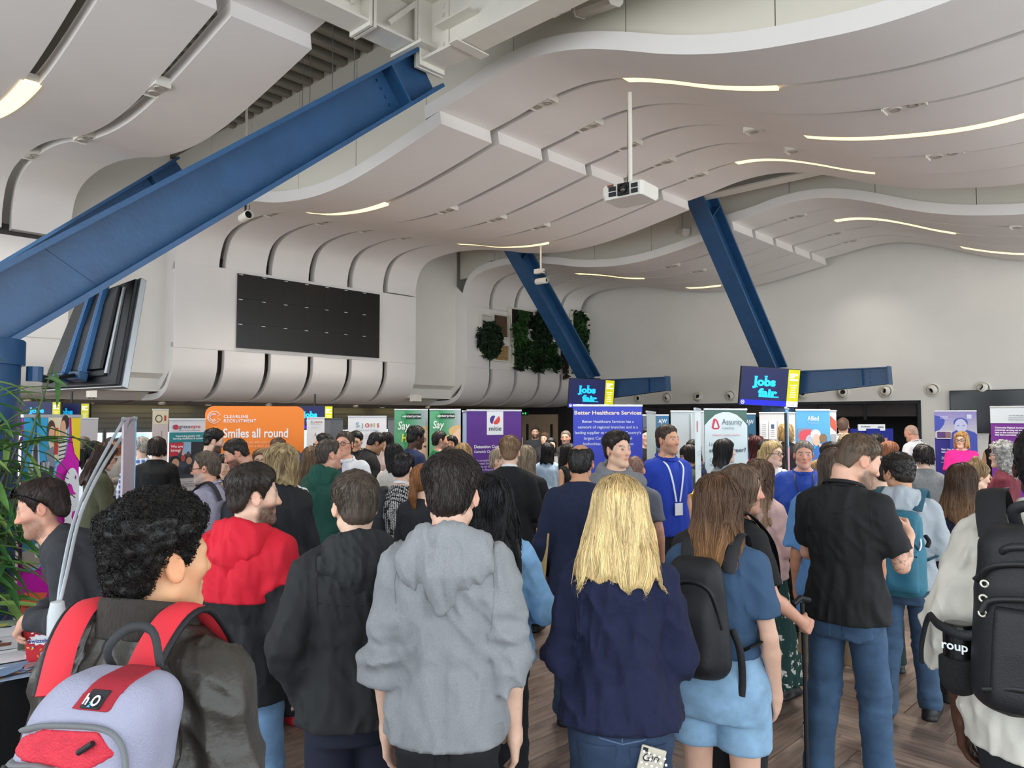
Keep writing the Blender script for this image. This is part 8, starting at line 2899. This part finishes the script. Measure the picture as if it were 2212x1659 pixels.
# ---------------------------------------------------------------- left table, plant, tables in the hall
TT = .79
ed0, ed1 = at(-40, 1492, 2.95), at(150, 1398, 3.6)
tx = Vector((ed1.x - ed0.x, ed1.y - ed0.y, 0)).normalized()
ty = Vector((-tx.y, tx.x, 0))
r = thing('table', 'long table under a black cloth at the left edge with brochures', 'table', (ed0.x, ed0.y, 0), math.atan2(tx.y, tx.x))
Lt = 1.25
m = MB()
n = 24
top, low = [], []
for i in range(n + 1):
    top.append((-.6 + (Lt + .3) * i / n, 0, TT))
    low.append((-.6 + (Lt + .3) * i / n, -.03 - .025 * math.sin(i * 2.1) - .015 * math.sin(i * 3.7), .02))
vs = top + low + [(-.6, .8, TT), (Lt - .3, .8, TT), (Lt - .3 + .03, .8, .02)]
fs = [(i, i + n + 1, i + n + 2, i + 1) for i in range(n)] + [tuple(range(n + 1)) + (2 * n + 3, 2 * n + 2), (n, 2 * n + 1, 2 * n + 4, 2 * n + 3)]
m.add(vs, fs).build('cloth', mat('#131417', .9, bump=.2, bscale=300), r, smooth=30)
MB().box((.17, .4, TT - .02), (1.5, .76, .03)).build('table_top', mat('#4a4a4c', .6), r)
for lx in (-.5, .85):
    for ly in (.08, .72):
        MB().tube([(lx, ly, 0), (lx, ly, TT - .03)], .018, 8).build('leg', GT, r)


def tpos(px, py, dz=0):
    d = ray(px, py)
    kk = (TT + dz - CH) / d.z
    return Vector((0, 0, CH)) + d * kk


def paper(px, py, wd, hg, ang, label, c, shapes, nm='brochure', th=.004):
    r = thing(nm, label, 'brochure', tpos(px, py, .002), R(ang))
    MB().box((0, 0, th / 2), (wd, hg, th)).build('sheet', P(c), r)
    if shapes:
        print_mesh((-wd / 2, -hg / 2, th), (1, 0, 0), (0, 1, 0), r, shapes)
    return r


rg = random.Random(8)
sh = [(P(rg.choice(('#4f7fb0', '#d9a24c', '#7d9cc0', '#b98a8a', '#2f5a90', '#dfe6ee', '#c98a5a'))), [(rg.uniform(0, .22) + a_, rg.uniform(0, .16) + b_) for a_, b_ in ((0, 0), (.10, .01), (.12, .04), (.02, .03))]) for _ in range(22)]
paper(20, 1452, .34, .24, 40, 'brochure with blue and orange waves at the table front edge', '#93a5bd', [(m_, [(min(u, .34), min(v, .24)) for u, v in p_]) for m_, p_ in sh])
paper(18, 1418, .26, .20, 38, 'blank white opened leaflet behind the wave brochure', '#e6e6ea', bars(.03, .03, .18, .12, 6, P('#c3c6cc'), 3), 'leaflet')
paper(30, 1387, .36, .24, 32, 'photo brochure with brown product pictures beside the green tin', '#cfcdd0', [(P('#7a4a3a'), rect(.05, .05, .12, .06)), (P('#a57b62'), rect(.20, .08, .13, .12)), (P('#3a3034'), rect(.08, .12, .05, .04))])
paper(22, 1365, .34, .22, 30, 'plain white sheet at the back of the black table', '#dedce0', [], 'leaflet')
paper(4, 1350, .12, .16, 20, 'small coloured flyer at the very left edge of the table', '#9fb59a', [(P('#d9d26a'), rect(.02, .03, .07, .05))], 'flyer')
p = tpos(66, 1402)
r = thing('tin', 'dark green round tin with metal rim on the black table', 'tin', p)
MB().lathe([(0, 0), (.052, 0), (.052, .135), (.0, .135)], 28).build('body', mat('#2a3320', .6), r, smooth=40)
MB().lathe([(.046, .13), (.053, .13), (.053, .139), (.046, .139)], 28, close=True).build('rim', mat('#b9b48f', .3, .8), r, smooth=40)
p = tpos(96, 1424)
r = thing('sweet_box', 'red popcorn-style box of sweets with starburst logo on the black table', 'box', p, R(14))
bz, tw, bw = .215, .072, .052
m = MB()
m.hexa([(-bw, -bw, 0), (bw, -bw, 0), (bw, bw, 0), (-bw, bw, 0)], [(-tw, -tw, bz), (tw, -tw, bz), (tw, tw, bz), (-tw, tw, bz)])
m.build('carton', P('#c0202c'), r)
m = MB()
for sg in ((0, -1), (1, 0), (0, 1), (-1, 0)):
    pts = [(-tw + 2 * tw * i / 8, bz + .018 * math.sin(math.pi * i / 8)) for i in range(9)]
    ax = Vector((abs(sg[1]), abs(sg[0]), 0))
    of = Vector((sg[0], sg[1], 0)) * tw
    m.add([of + ax * a_ + Z3 * (bz - .002) for a_, b_ in pts] + [of + ax * a_ + Z3 * b_ for a_, b_ in pts], [(i, i + 1, i + 10, i + 9) for i in range(8)])
m.build('white_rim', P('#eeeeee'), r)
fy = Vector((0, -(tw - bw) / bz, 1)).normalized()
fx = Vector((1, 0, 0))
fo = Vector((0, -bw - .0005, 0))
star = []
for i in range(20):
    a_ = math.pi * 2 * i / 20
    rr = (.052, .036)[i % 2]
    star.append((rr * math.cos(a_), .105 + rr * .52 * math.sin(a_)))
sh = [(W_, star)]
for i in range(26):
    a_, q_ = rg.uniform(0, 6.28), rg.uniform(.5, 1)
    u, v = .046 * math.cos(a_) * q_, .105 + (.075 * math.sin(a_) * q_)
    if abs(v - .105) < .026:
        v += .04 * (1 if v > .105 else -1)
    c_ = rg.choice(('#f0f0e8', '#e6b84a', '#6ab3d9', '#e8e0d0', '#d98a3a', '#2a2a30'))
    an = rg.uniform(0, 3.1)
    sh.append((P(c_), [(u + .008 * math.cos(an + t_) * (1, .5)[i_ % 2], v + .008 * math.sin(an + t_) * (1, .5)[i_ % 2]) for i_, t_ in enumerate((0, 1.57, 3.14, 4.71))]))
print_mesh(fo, fx, fy, r, sh)
text('Swizzels', fo + fy * .098, fx, fy, .024, P('#2a3f8c'), r, .02, 'CENTER', nrm=.018, wid=.074)
for i, (px, py) in enumerate(((64, 1404), (68, 1412), (74, 1419), (60, 1416), (70, 1424))):
    q = thing('wrapped_sweet', 'small wrapped sweet in black and white paper beside the red box', 'sweet', tpos(px, py, .006), R(40 * i), 'wrapped sweets by the red box')
    MB().lathe([(0, -.012), (.008, -.010), (.010, 0), (.008, .010), (0, .012)], 8, None, Matrix.Rotation(R(90), 3, 'Y')).build('wrap', P(('#e8e6e0', '#1c1c1e', '#e0d9c0')[i % 3]), q, smooth=1)
    for sx in (-1, 1):
        MB().add([(sx * .011, 0, 0), (sx * .024, .007, .003), (sx * .024, -.007, -.001)], [(0, 1, 2)]).build('twist', P('#e8e6e0'), q)
p = tpos(88, 1372)
r = thing('leaflet_stack', 'magenta leaflet standing behind the red sweet box', 'leaflet', p, R(20))
MB().box((.03, .03, .07), (.13, .02, .14)).build('leaflet_sheet', P('#c31fa8'), r)
# sunglasses pushed up on the sweater wearer's head
root, B, k = PEOPLE['sweaterman']
T_ = lambda q: Vector(B.hdi(A3(*q))) * k
m = MB()
for sg in (1, -1):
    c_ = (.034 * sg, .088, .105)
    pts = [T_((c_[0] + .026 * math.cos(a_), c_[1] - .012 * math.sin(a_), c_[2] + .020 * math.sin(a_))) for a_ in [i * math.pi / 6 for i in range(12)]]
    b4 = T_((c_[0], c_[1] + .004, c_[2]))
    m.add([b4] + pts, [(0, i + 1, (i + 1) % 12 + 1) for i in range(12)])
    m.tube(pts + pts[:1], .003, 5)
    m.tube([T_((.06 * sg, .082, .105)), T_((.088 * sg, .03, .075)), T_((.090 * sg, -.02, .03)), T_((.086 * sg, -.04, .0))], .0032, 5)
sg_ = thing('sunglasses', 'black sunglasses pushed up on the dark hair of the sweater wearer', 'sunglasses', root.location)
sg_.rotation_euler = root.rotation_euler
m.build('lens_frame', mat('#0b0b0d', .15), sg_)

# ---- bamboo plant at the left edge: stems, then every big leaf a part
pc = at(-30, 1000, 4.0)
pl = thing('bamboo_plant', 'bamboo plant with long drooping leaves in front of the blue column', 'plant', (pc.x, pc.y, 0))
MB().lathe([(0, 0), (.15, 0), (.19, .36), (.17, .36), (.16, .33), (0, .33)], 24).build('pot', mat('#2a2c30', .5), pl, smooth=40)
MB().lathe([(0, .335), (.165, .335)], 24).build('soil', mat('#2a2019', .9), pl)
lms = []
for v in range(4):
    L = 1.0
    n = 5
    vs, fs = [], []
    for i in range(n + 1):
        t = i / n
        wd_ = .085 * math.sin(math.pi * min(1, t * .9 + .08)) ** .8 * (1 if i < n else 0)
        zz = -.38 * t * t * (.6 + .25 * v)
        vs += [(-wd_, L * t * (1 - .10 * t), zz + .018), (0, L * t * (1 - .10 * t), zz), (wd_, L * t * (1 - .10 * t), zz + .018)]
    for i in range(n):
        for j in (0, 1):
            a_ = i * 3 + j
            fs.append((a_, a_ + 1, a_ + 4, a_ + 3))
    me = bpy.data.meshes.new('leaf')
    me.from_pydata(vs, [], fs)
    me.materials.append(mat(('#5a8440', '#3f6c34', '#7d9a52', '#33602e')[v], .5, var=.2, vscale=3))
    me.polygons.foreach_set('use_smooth', [True] * len(fs))
    lms.append(me)
rg = random.Random(21)
nl = 0
for i in range(9):
    bx, by = rg.uniform(-.10, .10), rg.uniform(-.10, .10)
    tx_, ty_ = bx + rg.uniform(-.22, .30), by + rg.uniform(-.25, .25)
    ht = rg.uniform(1.7, 2.28)
    pts = [Vector((bx + (tx_ - bx) * t * t, by + (ty_ - by) * t * t, .33 + (ht - .33) * t)) for t in [j / 6 for j in range(7)]]
    MB().tube(pts, [.012 - .0012 * j for j in range(7)], 6).build('stem', mat('#4a5a2c', .5), pl, smooth=1)
    for j in range(32):
        t = rg.uniform(.30, 1.0)
        q = t * 6
        b_ = pts[min(int(q), 5)].lerp(pts[min(int(q) + 1, 6)], q - int(q))
        o = link('leaf', lms[rg.randint(0, 3)], pl)
        s_ = rg.uniform(.22, .40)
        o.location = b_ + Vector((rg.uniform(-.05, .05), rg.uniform(-.05, .05), 0))
        o.scale = (s_ * rg.uniform(.40, .7), s_, s_)
        o.rotation_euler = (R(rg.uniform(-35, 30)), R(rg.uniform(-30, 30)), rg.uniform(0, 6.28))
        nl += 1

# ---- exhibitor tables and chairs glimpsed between people
def cloth_table(px, py, Y, w, dpt, c, label, yaw=0):
    p = at(px, py, Y)
    r = thing('table', label, 'table', (p.x, p.y, 0), R(yaw))
    z = p.z
    n = 20
    ring = []
    for i in range(4 * n):
        sd, t = divmod(i, n)
        t = t / n
        q = [(-w / 2 + w * t, -dpt / 2), (w / 2, -dpt / 2 + dpt * t), (w / 2 - w * t, dpt / 2), (-w / 2, dpt / 2 - dpt * t)][sd]
        ring.append(q)
    vs = [(a_, b_, z) for a_, b_ in ring] + [(a_ * (1.03 + .012 * math.sin(i * 1.3)), b_ * (1.05 + .02 * math.sin(i * 1.3)), .03) for i, (a_, b_) in enumerate(ring)]
    N_ = len(ring)
    fs = [(i, i + N_, (i + 1) % N_ + N_, (i + 1) % N_) for i in range(N_)] + [tuple(range(N_))]
    MB().add(vs, fs).build('cloth', mat(c, .85), r, smooth=40)
    for sx in (-1, 1):
        for sy in (-1, 1):
            MB().tube([(sx * (w / 2 - .08), sy * (dpt / 2 - .08), 0), (sx * (w / 2 - .08), sy * (dpt / 2 - .08), z - .01)], .018, 8).build('leg', GT, r)
    return r, z


r, z = cloth_table(1190, 1080, 7.9, 1.5, .6, '#8d8d90', 'table under a grey cloth between the black suit and the navy suit', 4)
cloth_table(1085, 1082, 12.4, 1.2, .6, '#1d1d22', 'dark table in front of the pale doors')
cloth_table(1466, 1062, 7.4, .6, .45, '#e3b41c', 'table under a bright yellow cloth right of the blue polo', 10)


def chair(px, py, Y, c, label, yaw):
    p = at(px, py, Y)
    r = thing('chair', label, 'chair', (p.x, p.y, 0), R(yaw))
    MB().box((0, 0, .45), (.44, .44, .05)).build('seat', P(c), r, bevel=.015)
    MB().box((0, .21, .70), (.42, .035, .36), None, Matrix.Rotation(R(-8), 3, 'X')).build('backrest', P(c), r, bevel=.015)
    for sx in (-1, 1):
        MB().tube([(sx * .19, .19, 0), (sx * .19, .20, .45), (sx * .19, .215, .60)], .014, 8).build('leg', GT, r)
        MB().tube([(sx * .19, -.19, 0), (sx * .19, -.19, .44)], .014, 8).build('leg', GT, r)


chair(337, 1052, 7.3, '#a89a86', 'beige padded chair below the black-coated person', 190)
chair(400, 1062, 7.2, '#1b1b1e', 'black chair beside the charity banner', 170)
